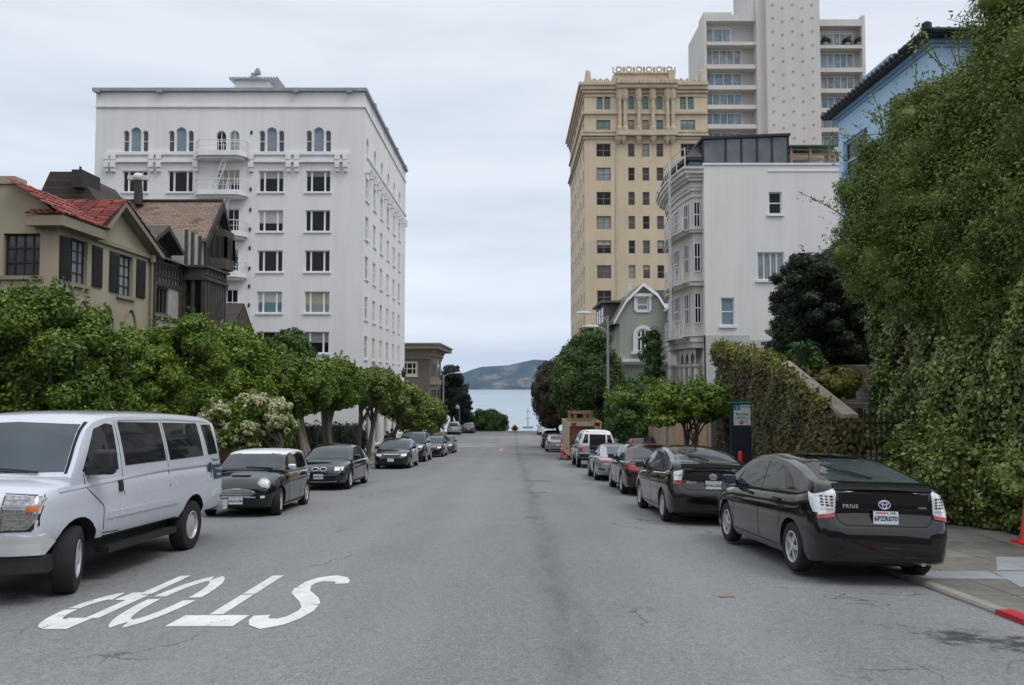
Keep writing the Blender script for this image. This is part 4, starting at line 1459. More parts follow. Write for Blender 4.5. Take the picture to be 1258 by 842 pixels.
# ------------------------------------------------------------------ white building with curved bays, right side
M['car_glass_pale_roof'] = glass('terrace_glass', (.11, .125, .13), .03, 1.6, .6)
def bay_building():
 Yf = 41.0
 Xl = at(866, 350, Yf).x
 Xr = Xl + 12.0
 D = 7.6
 zb = gz(Yf) - .8
 zz = lambda py: zat(py, Yf) - zb
 H = zz(203)
 W = Xr - Xl
 root = empty('bay_window_building', (Xl, Yf, zb), label='white plaster building with stacked curved bays and a glazed roof terrace', cat='building')
 O, OS = (Xl, Yf, zb), (Xl, Yf + D, zb)
 xx = lambda px: at(px, 350, Yf).x - Xl
 ops = []
 spec = [((946, 962, 236, 263), M['window_dark'], (), (0.5,)), ((931, 964, 310, 344), M['window_curtain'], (0.25, 0.5, 0.72), ()), ((885.5, 902, 366, 400), M['window_blue'], (), (0.5,)), ((956, 970, 366, 396), M['window_dark'], (), (0.5,))]
 for (a, b, t, u), p, c, r_ in spec: ops.append((xx(a), xx(b), zz(u), zz(t)))
 hx = zz(418)
 def wall(mb):
  mb.M = Matrix.Translation(-root.location) @ frame_of(O, 0); facade(mb, W, H, ops, .16, z0=hx)
  mb.M = None
  mb.quad((0, 0, 0), (0, D, 0), (0, D, H), (0, 0, H))
  mb.quad((W, 0, 0), (W, D, 0), (W, D, H), (W, 0, H))
  mb.quad((0, D, 0), (W, D, 0), (W, D, H), (0, D, H))
  mb.quad((0, 0, H), (W, 0, H), (W, D, H), (0, D, H))
 part(root, 'wall', M['white_wall'], O, 0, wall)
 def base(mb):
  mb.M = None
  mb.box(0, xx(920), -.03, .3, 0, hx + .25)
  mb.box(xx(920), W, -.002, .3, 0, hx - .002)
 part(root, 'plinth', M['grey_base'], O, 0, base)
 def hole(mb):
  mb.M = None
  mb.quad((xx(879), -.035, zz(450)), (xx(888), -.035, zz(450)), (xx(888), -.035, zz(436)), (xx(879), -.035, zz(436)))
 part(root, 'vent', M['dark_void'], O, 0, hole)
 for o, (_, p, c, r_) in zip(ops, spec): window(root, O, 0, *o, p, M['white_trim'], c, r_, .055, .13, sill=M['white_trim'])
 def cap(mb):
  mb.M = None
  mb.box(-.05, W, -.06, .3, H + .002, H + .1)
  mb.box(xx(945), W, -.04, -.001, zz(211), zz(209))
 part(root, 'coping', M['white_trim'], O, 0, cap)
 # bays: stacked drums bulging over the street
 def bow(off, out, n=12, y0=.5, y1=D - .4):
  """curved plan of a bay, street side is -x; leaves the wall obliquely"""
  pts = [(0.0, y0 - off)]
  for k in range(n + 1):
   t = k / n
   pts.append((-out * (math.sin(math.pi * min(max(.16 + .68 * t, 0), 1)) ** .7) - off, y0 + (y1 - y0) * t + off * (2 * t - 1)))
  pts.append((0.0, y1 + off))
  return pts
 bands = [(452, 420)]
 OUT = .8
 def bays(mb):
  mb.M = None
  p0 = bow(0, OUT)
  mb.prism(p0, 'z', zz(425), zz(226))
  for za, zb_, off in ((zz(427), zz(420), .12), (zz(419.9), zz(413), .2), (zz(412.9), zz(411), .26), (zz(350), zz(345), .2), (zz(344.9), zz(343), .26), (zz(284), zz(281), .18), (zz(280.9), zz(279), .24), (zz(240), zz(237), .06), (zz(232), zz(228), .1)):
   mb.prism(bow(off, OUT), 'z', za, zb_)
 part(root, 'bay', M['cream_trim'], O, 0, bays)
 def cornice(mb):
  mb.M = None
  for za, zb_, off in ((zz(227.9), zz(221), .14), (zz(220.9), zz(217), .3), (zz(216.9), zz(213), .38), (zz(212.9), zz(208), .52), (zz(207.9), zz(205), .6)):
   mb.prism(bow(off, OUT), 'z', za, zb_)
  pts = bow(.37, OUT, 30)
  for x, y in pts[1:-1]:
   mb.cbox((x, y, zz(215)), (.16, .12, .28))
 part(root, 'cornice', M['cream_trim'], O, 0, cornice)
 # windows on each storey of the bay
 pl = bow(0.015, OUT, 12)
 def quad_on(mb, k, f0, f1, za, zb_, push=0.0):
  a, b = Vector((*pl[k], 0)), Vector((*pl[k + 1], 0))
  d = (b - a)
  n = Vector((-d.y, d.x, 0)).normalized() * push
  if n.x > 0: n = -n
  p, q = a + d * f0 + n, a + d * f1 + n
  return p, q
 for (zt, zl) in ((246, 277), (297, 332), (359, 396)):
  for k, pane in ((0, 'window_dark'), (2, 'window_dark'), (5, 'window_dark'), (8, 'window_curtain')):
   kk = min(k, len(pl) - 3)
   f0, f1 = (.3, .8) if k == 0 else (.06, .94)
   a, b = Vector((*pl[kk], 0)), Vector((*pl[kk + 1], 0))
   kk2 = kk
   def pane_(mb):
    mb.M = None
    for j in ((kk,) if kk != 5 else (5, 6)):
     p, q = quad_on(mb, j, f0, f1, 0, 0, .012)
     mb.quad((p.x, p.y, zz(zl)), (q.x, q.y, zz(zl)), (q.x, q.y, zz(zt)), (p.x, p.y, zz(zt)))
   w = part(root, 'window', M[pane], O, 0, pane_)
   def fr(mb):
    mb.M = None
    for j in ((kk,) if kk != 5 else (5, 6)):
     p, q = quad_on(mb, j, f0 - .05, f1 + .05, 0, 0, .03)
     for r_ in (p, q, (p + q) / 2):
      mb.tube([(r_.x, r_.y, zz(zl)), (r_.x, r_.y, zz(zt))], .022, 5)
     for z in (zl, zt, (zl + zt) / 2):
      mb.tube([(p.x, p.y, zz(z)), (q.x, q.y, zz(z))], .03, 5)
   part(root, 'window_frame', M['white_trim'], O, 0, fr, parent=w)
 # flat niches with dark slots between corner and bay, on the near end of the street front
 # fire escape: landings, rails, ladder
 for py in (283, 348, 415):
  z = zz(py) + .05
  pts = bow(.62, OUT, 10, .9, 4.3)[1:-1]
  def land(mb):
   mb.M = None
   base_ = bow(.27, OUT, 10, .9, 4.3)[1:-1]
   for (a, b), (c, d), (e, f), (g, h) in zip(base_[:-1], base_[1:], pts[1:], pts[:-1]):
    mb.add([(a, b, z), (c, d, z), (e, f, z), (g, h, z), (a, b, z - .06), (c, d, z - .06), (e, f, z - .06), (g, h, z - .06)], [(0, 1, 2, 3), (4, 5, 6, 7), (2, 3, 7, 6)])
  lo = part(root, 'landing', M['iron_white'], O, 0, land)
  def rail(mb):
   mb.M = None
   for dz in (.9, .5, .12): mb.tube([(x, y, z + dz) for x, y in pts], .025, 5)
   for x, y in pts: mb.tube([(x, y, z), (x, y, z + .92)], .022, 5)
  part(root, 'railing', M['iron_white'], O, 0, rail, parent=lo)
 def ladder(mb):
  mb.M = None
  for zt, zl in ((187, 214), (214, 280), (283, 346), (348, 412)):
   ya = 1.6
   xo = -OUT - .66
   for o in (-.2, .2): mb.tube([(xo, ya + o, zz(zl)), (xo - .02, ya + o, zz(zt))], .035, 5)
   k = zz(zl)
   while k < zz(zt):
    mb.tube([(xo, ya - .2, k), (xo, ya + .2, k)], .02, 5)
    k += .32
 part(root, 'ladder', M['iron_white'], O, 0, ladder)
 # arcade at the foot of the bay
 def cols(mb):
  mb.M = None
  pts = bow(-.12, OUT, 8)
  for x, y in pts[1:-1]:
   mb.lathe([(.2, 0), (.2, .3), (.13, .35), (.12, zz(452)), (.2, zz(450)), (.22, zz(447))], (x, y, 0), 'z', 10)
  pr = bow(-.1, OUT, 8)[1:-1]
  for (a, b), (c, d) in zip(pr[:-1], pr[1:]):
   L_ = math.hypot(c - a, d - b)
   ap = arch_pts(.14, L_ - .14, zz(446), zz(433) - zz(446), 8)
   top = zz(427)
   def P(s, zq): return (a + (c - a) * s / L_, b + (d - b) * s / L_, zq)
   mb.quad(P(0, zz(446)), P(.14, zz(446)), P(.14, top), P(0, top))
   mb.quad(P(L_ - .14, zz(446)), P(L_, zz(446)), P(L_, top), P(L_ - .14, top))
   for (s0, q0), (s1, q1) in zip(ap[:-1], ap[1:]): mb.quad(P(s0, q0), P(s1, q1), P(s1, top), P(s0, top))
 part(root, 'arcade', M['cream_trim'], O, 0, cols)
 def inner(mb):
  mb.M = None
  p = bow(-.5, OUT, 8)
  for (a, b), (c, d) in zip(p[:-1], p[1:]): mb.quad((a, b, 0), (c, d, 0), (c, d, zz(427)), (a, b, zz(427)))
 part(root, 'wall', M['grey_base'], O, 0, inner)
 # roof terrace: dark glazed room with sloping roof, timber rail beside it
 x0, x1 = -.05, xx(972)
 def rm(mb):
  mb.M = None
  zt0, zt1 = zz(171), zz(166.5)
  for px in (866.3, 894.5, 914, 933.5, 952, 972):
   x = xx(px)
   zt = zt0 + (zt1 - zt0) * (x - x0) / (x1 - x0)
   mb.box(x - .045, x + .045, .1, .2, H + .1, zt)
  mb.add([(x0 - .05, 0.0, zt0), (x1 + .1, 0.0, zt1), (x1 + .1, 5, zt1), (x0 - .05, 5, zt0), (x0 - .05, 0.0, zt0 + .13), (x1 + .1, 0.0, zt1 + .13), (x1 + .1, 5, zt1 + .13), (x0 - .05, 5, zt0 + .13)], [(0, 1, 5, 4), (0, 3, 2, 1), (4, 5, 6, 7), (1, 2, 6, 5), (2, 3, 7, 6), (3, 0, 4, 7)])
  # hipped dark awning towards the street
  a = bow(.4, OUT, 10)
  c = Vector((x0, 1.2, zt0 + .1))
  for (p, q), (r_, s_) in zip(a[:-1], a[1:]):
   mb.add([(p, q, zz(192)), (r_, s_, zz(192)), (x0 + .2, s_ * .8 + .5, zt0 + .1), (x0 + .2, q * .8 + .5, zt0 + .1), (p, q, zz(196)), (r_, s_, zz(196))], [(0, 1, 2, 3), (0, 1, 5, 4)])
 rf = part(root, 'terrace_frame', M['black_metal'], O, 0, rm)
 def gl(mb):
  mb.M = None
  zt0, zt1 = zz(171), zz(166.5)
  mb.quad((x0, .15, H + .1), (x1, .15, H + .1), (x1, .15, zt1), (x0, .15, zt0))
  mb.quad((x1, .15, H + .1), (x1, 5, H + .1), (x1, 5, zt1), (x1, .15, zt1))
  a = bow(.2, OUT, 10)
  for (p, q), (r_, s_) in zip(a[:-1], a[1:]): mb.quad((p, q, zz(204)), (r_, s_, zz(204)), (r_, s_, zz(193)), (p, q, zz(193)))
 part(root, 'glazing', M['car_glass_pale_roof'], O, 0, gl, parent=rf)
 def rl(mb):
  mb.M = None
  xa, xb = xx(974), xx(1030)
  for z in (201, 195, 189, 183): mb.box(xa, xb, .12, .2, zz(z) - .04, zz(z) + .05)
  k = xa
  while k < xb:
   mb.box(k, k + .12, .05, .119, H + .1, zz(181)); k += 1.0
 part(root, 'railing', M['wood'], O, 0, rl)
 def aw(mb):
  mb.M = None
  mb.box(xx(973), xx(1030), -.05, 1.5, zz(180.5), zz(178.5))
 part(root, 'awning', pm('awning_green', (.03, .09, .06), .8, .2), O, 0, aw)
 def bk(mb):
  mb.M = None
  mb.box(xx(974), xx(1030), 1.6, 1.7, H, zz(180.6))
 part(root, 'wall', M['cream_trim'], O, 0, bk)
 def rr(mb):
  mb.M = None
  pts = bow(.5, OUT, 10, .5, 5)[1:-1]
  for dz in (1.0, .55): mb.tube([(x, y, zz(205) + dz) for x, y in pts], .03, 5)
  for x, y in pts[::2]: mb.tube([(x, y, zz(205)), (x, y, zz(205) + 1.0)], .03, 5)
 part(root, 'railing', M['iron_white'], O, 0, rr)
bay_building()
# ------------------------------------------------------------------ tan apartment tower
def tan_tower():
 Yf = 103.0
 Xl = at(719, 300, Yf).x
 Xr = at(869, 130, Yf).x
 D = atx(701, Xl, 300) - Yf
 zb = gz(Yf) - 2
 zz = lambda py: zat(py, Yf) - zb
 xx = lambda px: at(px, 250, Yf).x - Xl
 W, H = Xr - Xl, zz(110)
 root = empty('apartment_tower', (Xl, Yf, zb), label='tall tan apartment tower with ornate parapet and green-tinted arched top windows', cat='building')
 O, OS = (Xl, Yf, zb), (Xl, Yf + D, zb)
 ops, wins, sops = [], [], []
 rows = [155.5, 184.5, 214, 244, 273.5, 303.5, 334, 365, 395, 425]
 pn = ['window_brown', 'window_mid', 'window_dark', 'window_curtain', 'window_brown', 'window_dark']
 cols1 = [(733, 750.5, 1), (837, 855, 1), (772, 780, 0), (789.5, 798, 0), (807, 815.5, 0)]
 for ri, py in enumerate(rows):
  for a, b, dbl in cols1:
   o = (xx(a), xx(b), zz(py + 8.2), zz(py - 8))
   ops.append(o)
   p = 'window_teal' if ri == 0 else rnd.choice(pn)
   wins.append((O, 0, o, p, (0.5,) if dbl else (), (0.5,), .09, 0))
 for a, b in ((733.5, 741), (743, 750.5), (836.5, 844), (846, 853.5), (773, 780), (790, 797.5), (807.5, 815)):
  w = xx(b) - xx(a)
  o = (xx(a), xx(b), zz(134.5), zz(118), w / 2)
  ops.append(o)
  wins.append((O, 0, o, 'window_teal', (), (0.5,), .08, w / 2))
 for py in rows + [127]:
  for k in range(6):
   y = 2.0 + k * (D - 4) / 5
   sops.append((y - .6, y + .6, zz(py + 8), zz(py - 8)))
 def wall(mb):
  mb.M = Matrix.Translation(-root.location) @ frame_of(O, 0); facade(mb, W, H, ops, .25)
  mb.M = Matrix.Translation(-root.location) @ frame_of(OS, -S90); facade(mb, D, H, sops, .25)
  mb.M = None
  mb.quad((W, 0, 0), (W, D, 0), (W, D, H), (W, 0, H)); mb.quad((0, D, 0), (W, D, 0), (W, D, H), (0, D, H))
  mb.quad((0, 0, H), (W, 0, H), (W, D, H), (0, D, H))
 part(root, 'wall', M['tan'], O, 0, wall)
 for OO, rot, o, p, c, r_, fw, ah in wins: window(root, OO, rot, o[0], o[1], o[2], o[3], M[p], M['tan_dark'], c, r_, fw, .2, ah)
 for o in sops: window(root, OS, -S90, *o, M[rnd.choice(pn)], M['tan_dark'], (), (0.5,), .08, .2)
 # projecting centre strip edges and string courses round both faces
 def strings(mb):
  mb.M = None
  for py, t, e in ((118, .3, .12), (139.5, .3, .3), (162, .35, .3), (166.5, .3, .45), (170, .25, .2), (109, .5, .55), (113.5, .35, .3), (105, .4, .8)):
   z = zz(py)
   if py in (118,):
    for a, b in ((719, 757), (830, 869)): mb.box(xx(a) - .1, xx(b), -e, 0.002, z - t / 2, z + t / 2)
   else:
    mb.box(-e, W, -e, .003, z - t / 2, z + t / 2)
   mb.box(-e, .003, 0.004, D, z - t / 2, z + t / 2)
  for px in (757.5, 826): mb.box(xx(px) - .12, xx(px) + .12, -.1, .002, 0, zz(168))
 part(root, 'string_course', M['tan_trim'], O, 0, strings)
 # the columned centre of the two upper storeys
 def cent(mb):
  mb.M = None
  a, b = xx(757), xx(832)
  for py, t, e in ((166, .5, .9), (163.5, .3, .7), (107.5, .7, .95), (103.5, .5, 1.15)):
   mb.box(a, b, -e, -.2 if py > 110 else .003, zz(py) - t / 2, zz(py) + t / 2)
  for px in (761.5, 768, 785, 802.5, 820.5, 827):
   x = xx(px)
   mb.lathe([(.42, zz(162)), (.42, zz(158)), (.26, zz(156)), (.24, zz(126)), (.42, zz(122)), (.5, zz(115)), (.45, zz(110))], (x, -.35, 0), 'z', 8)
  for px in (760, 766, 785, 803, 820, 826):
   x = xx(px)
   mb.lathe([(.1, zz(178)), (.4, zz(173)), (.5, zz(167))], (x, -.3, 0), 'z', 8)
  for k in range(14):
   x = a + (b - a) * (k + .5) / 14
   mb.cbox((x, -.8, zz(104)), (.3, .9, .5))
 part(root, 'colonnade', M['tan_trim'], O, 0, cent)
 def crest(mb):
  mb.M = None
  a, b = xx(755), xx(830)
  mb.box(a, b, -.25, 3, H, zz(90))
  mb.box(xx(753), xx(760), -.4, 3.2, H, zz(95))
  mb.box(xx(822), xx(830), -.5, 3.2, H, zz(88))
  mb.box(xx(831), xx(866), .2, 1.0, H, zz(104)); mb.box(xx(721), xx(752), .2, 1.0, H, zz(104))
  mb.box(a + .2, b - .2, -.4, -.251, zz(100), zz(98))
  mb.box(a + .2, b - .2, -.45, -.251, zz(92), zz(90.5))
  def ring(x, zc, r_):
   mb.tube([(x + r_ * math.cos(t), 0, zc + r_ * math.sin(t)) for t in np.linspace(0, 2 * math.pi, 9)], .12, 5, caps=False)
  for k in range(6):
   x = a + (b - a) * (k + .5) / 6
   ring(x, zz(85.5), .36)
   for d in (-.75, 0.75): mb.tube([(x + d, 0, zz(90)), (x + d, 0, zz(82.5))], .09, 5)
  for k in range(5): ring(a + (b - a) * (k + .5) / 5, zz(99), .4)
  for px0, px1 in ((727, 750), (834, 858)):
   for k in range(3):
    x = xx(px0 + (px1 - px0) * (k + .5) / 3)
    ring(x, zz(101), .36)
    mb.tube([(x, 0, zz(104)), (x, 0, zz(96))], .09, 5)
  # corner obelisks and the crest along the street side
  for x, y in ((.5, .5), (W - .6, .6), (.5, D - .6)):
   mb.lathe([(.55, H), (.5, zz(98)), (.3, zz(86)), (.05, zz(84))], (x, y, 0), 'z', 6)
  for k in range(9):
   y = 2 + k * (D - 4) / 8
   mb.tube([(.4, y, H), (.4, y, zz(100 if k % 2 else 97))], .14, 5)
  mb.box(.05, .6, 1, D - 1, H, zz(106))
 part(root, 'parapet', M['tan_trim'], O, 0, crest)
tan_tower()
# ------------------------------------------------------------------ modern concrete tower
def modern_tower():
 Yf = 126.0
 Xl = at(866, 100, Yf).x
 Xr = at(1064, 100, Yf).x
 D = atx(846, Xl, 100) - Yf
 zb = gz(Yf) - 1
 zz = lambda py: zat(py, Yf) - zb
 xx = lambda px: at(px, 80, Yf).x - Xl
 W, H = Xr - Xl, zz(19)
 root = empty('modern_tower', (Xl, Yf, zb), label='pale modern concrete tower with balcony wings and a blank central shaft', cat='building')
 O = (Xl, Yf, zb)
 s0, s1 = xx(939), xx(1004)
 floors = [52.5, 81.5, 107, 131, 155, 179, 203, 227, 251, 275, 299]
 e = 1.5
 def wall(mb):
  mb.M = None
  mb.box(0, W, e, D, 0, H)
  mb.box(0, .35, 0, e, 0, H)
  mb.box(W - .5, W, 0, e, 0, H)
  mb.box(.351, s0, 0, e, zz(26), H)
  mb.box(s1, W - .501, 0, e, zz(32), zz(24))
  mb.box(xx(929), s0 - .002, -.4, e, 0, H + 14)
  mb.box(xx(866), xx(901), .5, 4, H, zz(13.5))
 part(root, 'wall', M['concrete_tower'], O, 0, wall)
 def shaft(mb):
  mb.M = None
  mb.box(s0, s1, -1.3, D, 0, H + 22)
  mb.box(xx(927), s0 - .003, .3, D, H, H + 20)
 sh = part(root, 'shaft', M['concrete_tower'], O, 0, shaft)
 def dots(mb):
  mb.M = None
  k = 0
  for py in np.arange(-6, 300, 16.2):
   for j in range(5):
    x = s0 + (s1 - s0) * (.12 + .185 * j)
    z = zz(py + (4 if j % 2 else 0))
    mb.lathe([(.16, -1.44), (.2, -1.3)], (x, 0, z), 'y', 8)
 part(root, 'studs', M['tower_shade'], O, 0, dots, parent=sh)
 for fi, py in enumerate(floors):
  z = zz(py)
  for a, b, nm in ((.352, xx(929) - .002, 0), (s1 + .002, W - .502, 1)):
   zz_ = z - (.55 if nm else 0)
   zn = zz(floors[fi - 1]) - (.55 if nm else 0) if fi else (zz(26) if not nm else zz(32))
   def slab(mb):
    mb.M = None
    mb.box(a, b, -.12, e, zz_ - .45, zz_ - .02)
    mb.box(a, b, -.12, .05, zz_ - .019, zz_ + (.25 if fi else .1))
   part(root, 'balcony', M['tower_shade'] if False else M['concrete_tower'], O, 0, slab)
   # glazing set back, with mullions
   xe = b - (2.0 if nm == 0 else .9)
   if fi == 0 and nm == 0:
    xs = [a + .1, a + 1.45, a + 2.9, a + 4.3]
   else:
    nn = rnd.choice([4, 5, 6])
    xs = list(np.linspace(a + .05, xe, nn + 1))
   zl, zt = zz_ + .5, zn - .75
   pane = rnd.choice(['window_blue', 'window_curtain', 'window_blue', 'window_blue'])
   def gl(mb):
    mb.M = None
    mb.quad((xs[0], e - .03, zl), (xs[-1], e - .03, zl), (xs[-1], e - .03, zt), (xs[0], e - .03, zt))
   w = part(root, 'window', M[pane], O, 0, gl)
   def fr(mb):
    mb.M = None
    for x in xs: mb.box(x - .05, x + .05, e - .1, e - .031, zl, zt)
    mb.box(xs[0], xs[-1], e - .11, e - .032, zt, zt + .1)
    mb.box(xs[0], xs[-1], e - .11, e - .032, zl - .1, zl)
   part(root, 'window_frame', M['white_trim'], O, 0, fr, parent=w)
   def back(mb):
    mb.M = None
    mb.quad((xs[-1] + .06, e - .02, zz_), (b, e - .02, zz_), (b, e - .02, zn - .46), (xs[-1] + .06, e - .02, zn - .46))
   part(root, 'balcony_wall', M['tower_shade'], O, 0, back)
modern_tower()
# ------------------------------------------------------------------ green gambrel house
def green_house():
 Yf = 60.0
 zb = gz(Yf) - 1
 zz = lambda py: zat(py, Yf) - zb
 Xl = at(761.5, 400, Yf).x
 Xr = at(824, 400, Yf).x
 xx = lambda px: at(px, 390, Yf).x - Xl
 W, D = Xr - Xl, 14.0
 root = empty('gambrel_house', (Xl, Yf, zb), label='pale green house with gambrel gable and white-framed arched window', cat='house')
 O = (Xl, Yf, zb)
 prof = [(753, 398), (769, 370.5), (789.5, 350.5), (807, 363.5), (821, 386), (826, 398)]
 P = [(xx(a), zz(b)) for a, b in prof]
 aw = (xx(781.5), xx(797.5), zz(432), zz(404), (xx(797.5) - xx(781.5)) / 2)
 gw = (xx(782.5), xx(796.5), zz(382), zz(365))
 Hs = zz(398)
 def wall(mb):
  mb.M = None
  facade(mb, W, Hs, [aw], .16)
  # gable with two openings: build in strips
  zc = [Hs, gw[2], gw[3], zz(351)]
  def xl(z): return float(np.interp(z, [p[1] for p in P[:3]], [p[0] for p in P[:3]]))
  def xr(z): return float(np.interp(z, [p[1] for p in P[::-1][:4]], [p[0] for p in P[::-1][:4]]))
  lv = sorted(set([Hs] + [p[1] for p in P[1:5]] + [gw[2], gw[3]]))
  for z0, z1 in zip(lv[:-1], lv[1:]):
   zm = (z0 + z1) / 2
   hole = None
   if gw[2] <= zm <= gw[3]: hole = gw
   spans = [(xl(z0), xr(z0), xl(z1), xr(z1))]
   if hole:
    mb.quad((xl(z0), 0, z0), (hole[0], 0, z0), (hole[0], 0, z1), (xl(z1), 0, z1))
    mb.quad((hole[1], 0, z0), (xr(z0), 0, z0), (xr(z1), 0, z1), (hole[1], 0, z1))
   else:
    mb.quad((xl(z0), 0, z0), (xr(z0), 0, z0), (xr(z1), 0, z1), (xl(z1), 0, z1))
  # the arched head sits proud of the wall
  mb.quad((0, 0, 0), (0, D, 0), (0, D, Hs), (0, 0, Hs)); mb.quad((W, 0, 0), (W, D, 0), (W, D, Hs), (W, 0, Hs))
 part(root, 'wall', M['green_wall'], O, 0, wall)
 window(root, O, 0, *gw, M['window_curtain'], M['white_trim'], (), (0.45,), .1, .1, sill=M['white_trim'])
 # arched window: pane and white surround proud of the wall
 window(root, (O[0], O[1] - .09, O[2]), 0, *aw[:4], M['window_brown'], M['white_trim'], (0.35, 0.65), (0.62,), .12, .06, ah=aw[4])
 def sur(mb):
  mb.M = None
  ap = arch_pts(aw[0] - .25, aw[1] + .25, aw[3] - aw[4], aw[4] + .25, 12)
  ip = arch_pts(aw[0], aw[1], aw[3] - aw[4], aw[4], 12)
  ap = [(ap[0][0], aw[2])] + ap + [(ap[-1][0], aw[2])]
  ip = [(ip[0][0], aw[2])] + ip + [(ip[-1][0], aw[2])]
  for k in range(len(ap) - 1):
   mb.quad((ap[k][0], -.16, ap[k][1]), (ap[k + 1][0], -.16, ap[k + 1][1]), (ip[k + 1][0], -.16, ip[k + 1][1]), (ip[k][0], -.16, ip[k][1]))
   mb.quad((ap[k][0], -.16, ap[k][1]), (ap[k + 1][0], -.16, ap[k + 1][1]), (ap[k + 1][0], -.001, ap[k + 1][1]), (ap[k][0], -.001, ap[k][1]))
  mb.box(aw[0] - .4, aw[1] + .4, -.3, -.001, aw[2] - .2, aw[2])
 part(root, 'window_surround', M['white_trim'], O, 0, sur)
 def hood(mb):
  mb.M = None
  mb.box(gw[0] - .3, gw[1] + .3, -.25, -.001, gw[3] + .02, gw[3] + .25)
  mb.box(gw[0] - .22, gw[0] - .02, -.1, -.001, gw[2], gw[3] + .021); mb.box(gw[1] + .02, gw[1] + .22, -.1, -.001, gw[2], gw[3] + .021)
 part(root, 'window_hood', M['white_trim'], O, 0, hood)
 def belt(mb):
  mb.M = None
  mb.box(-.1, W + .8, -.5, .2, zz(445), zz(441))
  mb.box(-.1, W + .8, -.3, .2, zz(448), zz(444.99))
 part(root, 'belt_course', M['white_trim'], O, 0, belt)
 def roof(mb):
  mb.M = None
  for (a, b), (c, d) in zip(P[:-1], P[1:]):
   mb.add([(a, -.35, b), (c, -.35, d), (c, D, d), (a, D, b), (a, -.35, b + .18), (c, -.35, d + .18), (c, D, d + .18), (a, D, b + .18)], [(0, 1, 2, 3), (4, 5, 6, 7), (0, 3, 7, 4), (1, 2, 6, 5)])
 rf = part(root, 'roof', M['green_roof'], O, 0, roof)
 def barge(mb):
  mb.M = None
  for (a, b), (c, d) in zip(P[:-1], P[1:]):
   mb.add([(a, -.36, b - .12), (c, -.36, d - .12), (c, -.36, d + .16), (a, -.36, b + .16), (a, -.45, b - .12), (c, -.45, d - .12), (c, -.45, d + .16), (a, -.45, b + .16)], [(0, 1, 2, 3), (4, 5, 6, 7), (0, 1, 5, 4), (3, 2, 6, 7)])
 part(root, 'bargeboard', M['white_trim'], O, 0, barge)
 def dorm(mb):
  mb.M = None
  a, b = xx(748), xx(772)
  mb.box(a, b, 3, 9, zz(402), zz(368))
  mb.box(a - .3, b + .6, 2.6, 9.3, zz(367.9), zz(365))
 d = part(root, 'dormer', M['green_roof'], O, 0, dorm)
 a = xx(748)
 for y0 in (3.6, 5.5, 7.2): part(root, 'window', M['window_mid'], O, 0, lambda mb: (setattr(mb, 'M', None), mb.quad((a - .02, y0, zz(392)), (a - .02, y0 + 1.1, zz(392)), (a - .02, y0 + 1.1, zz(373)), (a - .02, y0, zz(373)))), parent=d)
 part(root, 'window', M['window_mid'], O, 0, lambda mb: (setattr(mb, 'M', None), mb.quad((a + .4, 2.98, zz(392)), (a + 1.3, 2.98, zz(392)), (a + 1.3, 2.98, zz(373)), (a + .4, 2.98, zz(373)))), parent=d)
 def chim(mb):
  mb.M = None
  a, b = xx(781), xx(789)
  mb.box(a, b, 5, 5.8, zz(368), zz(348))
  mb.lathe([(.16, zz(348)), (.16, zz(340))], (a + .18, 5.4, 0), 'z', 8)
  mb.lathe([(.16, zz(348)), (.16, zz(338))], (b - .18, 5.4, 0), 'z', 8)
 part(root, 'chimney', M['cream_trim'], O, 0, chim, parent=rf)
 # the white bay beside it
 def bay(mb):
  mb.M = None
  a, b = xx(818), xx(834)
  y0 = -6.0
  mb.box(a, b + 3, y0, -.6, zz(395), zz(384)); mb.box(a, b + 3, y0, -.6, 0, zz(419))
  for t in (0, .33, .66, 1): mb.box(a + (b - a) * t - .1, a + (b - a) * t + .1, y0, y0 + .2, zz(419), zz(395))
  for t in (0.02, .25, .5, .75): mb.box(a, a + .15, y0 + 5.2 * t, y0 + 5.2 * t + .2, zz(419), zz(395))
  mb.box(a - .3, b + 3, y0 - .3, -.6, zz(384), zz(381.5))
  k = a - .2
  while k < b + 1:
   mb.box(k, k + .1, y0 - 1, y0 - .9, zz(437), zz(421)); k += .32
  mb.box(a - .3, b + 2, y0 - 1.05, y0 - .85, zz(421), zz(419.5)); mb.box(a - .3, b + 2, y0 - 1.1, y0, zz(440), zz(437))
 by = part(root, 'bay', M['white_trim'], O, 0, bay)
 def bg_(mb):
  mb.M = None
  a, b = xx(818), xx(834)
  mb.quad((a + .05, -5.92, zz(419)), (b + 3, -5.92, zz(419)), (b + 3, -5.92, zz(395)), (a + .05, -5.92, zz(395)))
  mb.quad((a + .05, -5.9, zz(419)), (a + .05, -.7, zz(419)), (a + .05, -.7, zz(395)), (a + .05, -5.9, zz(395)))
 part(root, 'window', M['window_dark'], O, 0, bg_, parent=by)
green_house()
def black_roof_house():
 Y = 72.0
 zb = gz(Y) - 1
 zz = lambda py: zat(py, Y) - zb
 x0, x1 = at(796, 360, Y).x, at(870, 360, Y).x
 root = empty('dark_roofed_house', (x0, Y, zb), label='house with a near-black roof rising behind the green gambrel gable', cat='house')
 L = root.location
 W = x1 - x0
 part(root, 'wall', M['brown_wall'], L, 0, lambda mb: (setattr(mb, 'M', None), mb.box(0, W, 0, 9, 0, zz(384))))
 rf = part(root, 'roof', M['black_roof'], L, 0, lambda mb: (setattr(mb, 'M', None), mb.prism([(-.6, zz(384) + .003), (9.6, zz(384) + .003), (4.5, zz(350))], 'x', 0, W)))
 part(root, 'skylight', M['white_trim'], L, 0, lambda mb: (setattr(mb, 'M', None), mb.box(at(812, 370, Y).x - x0, at(824, 370, Y).x - x0, -.7, .3, zz(379), zz(374))), parent=rf)
black_roof_house()
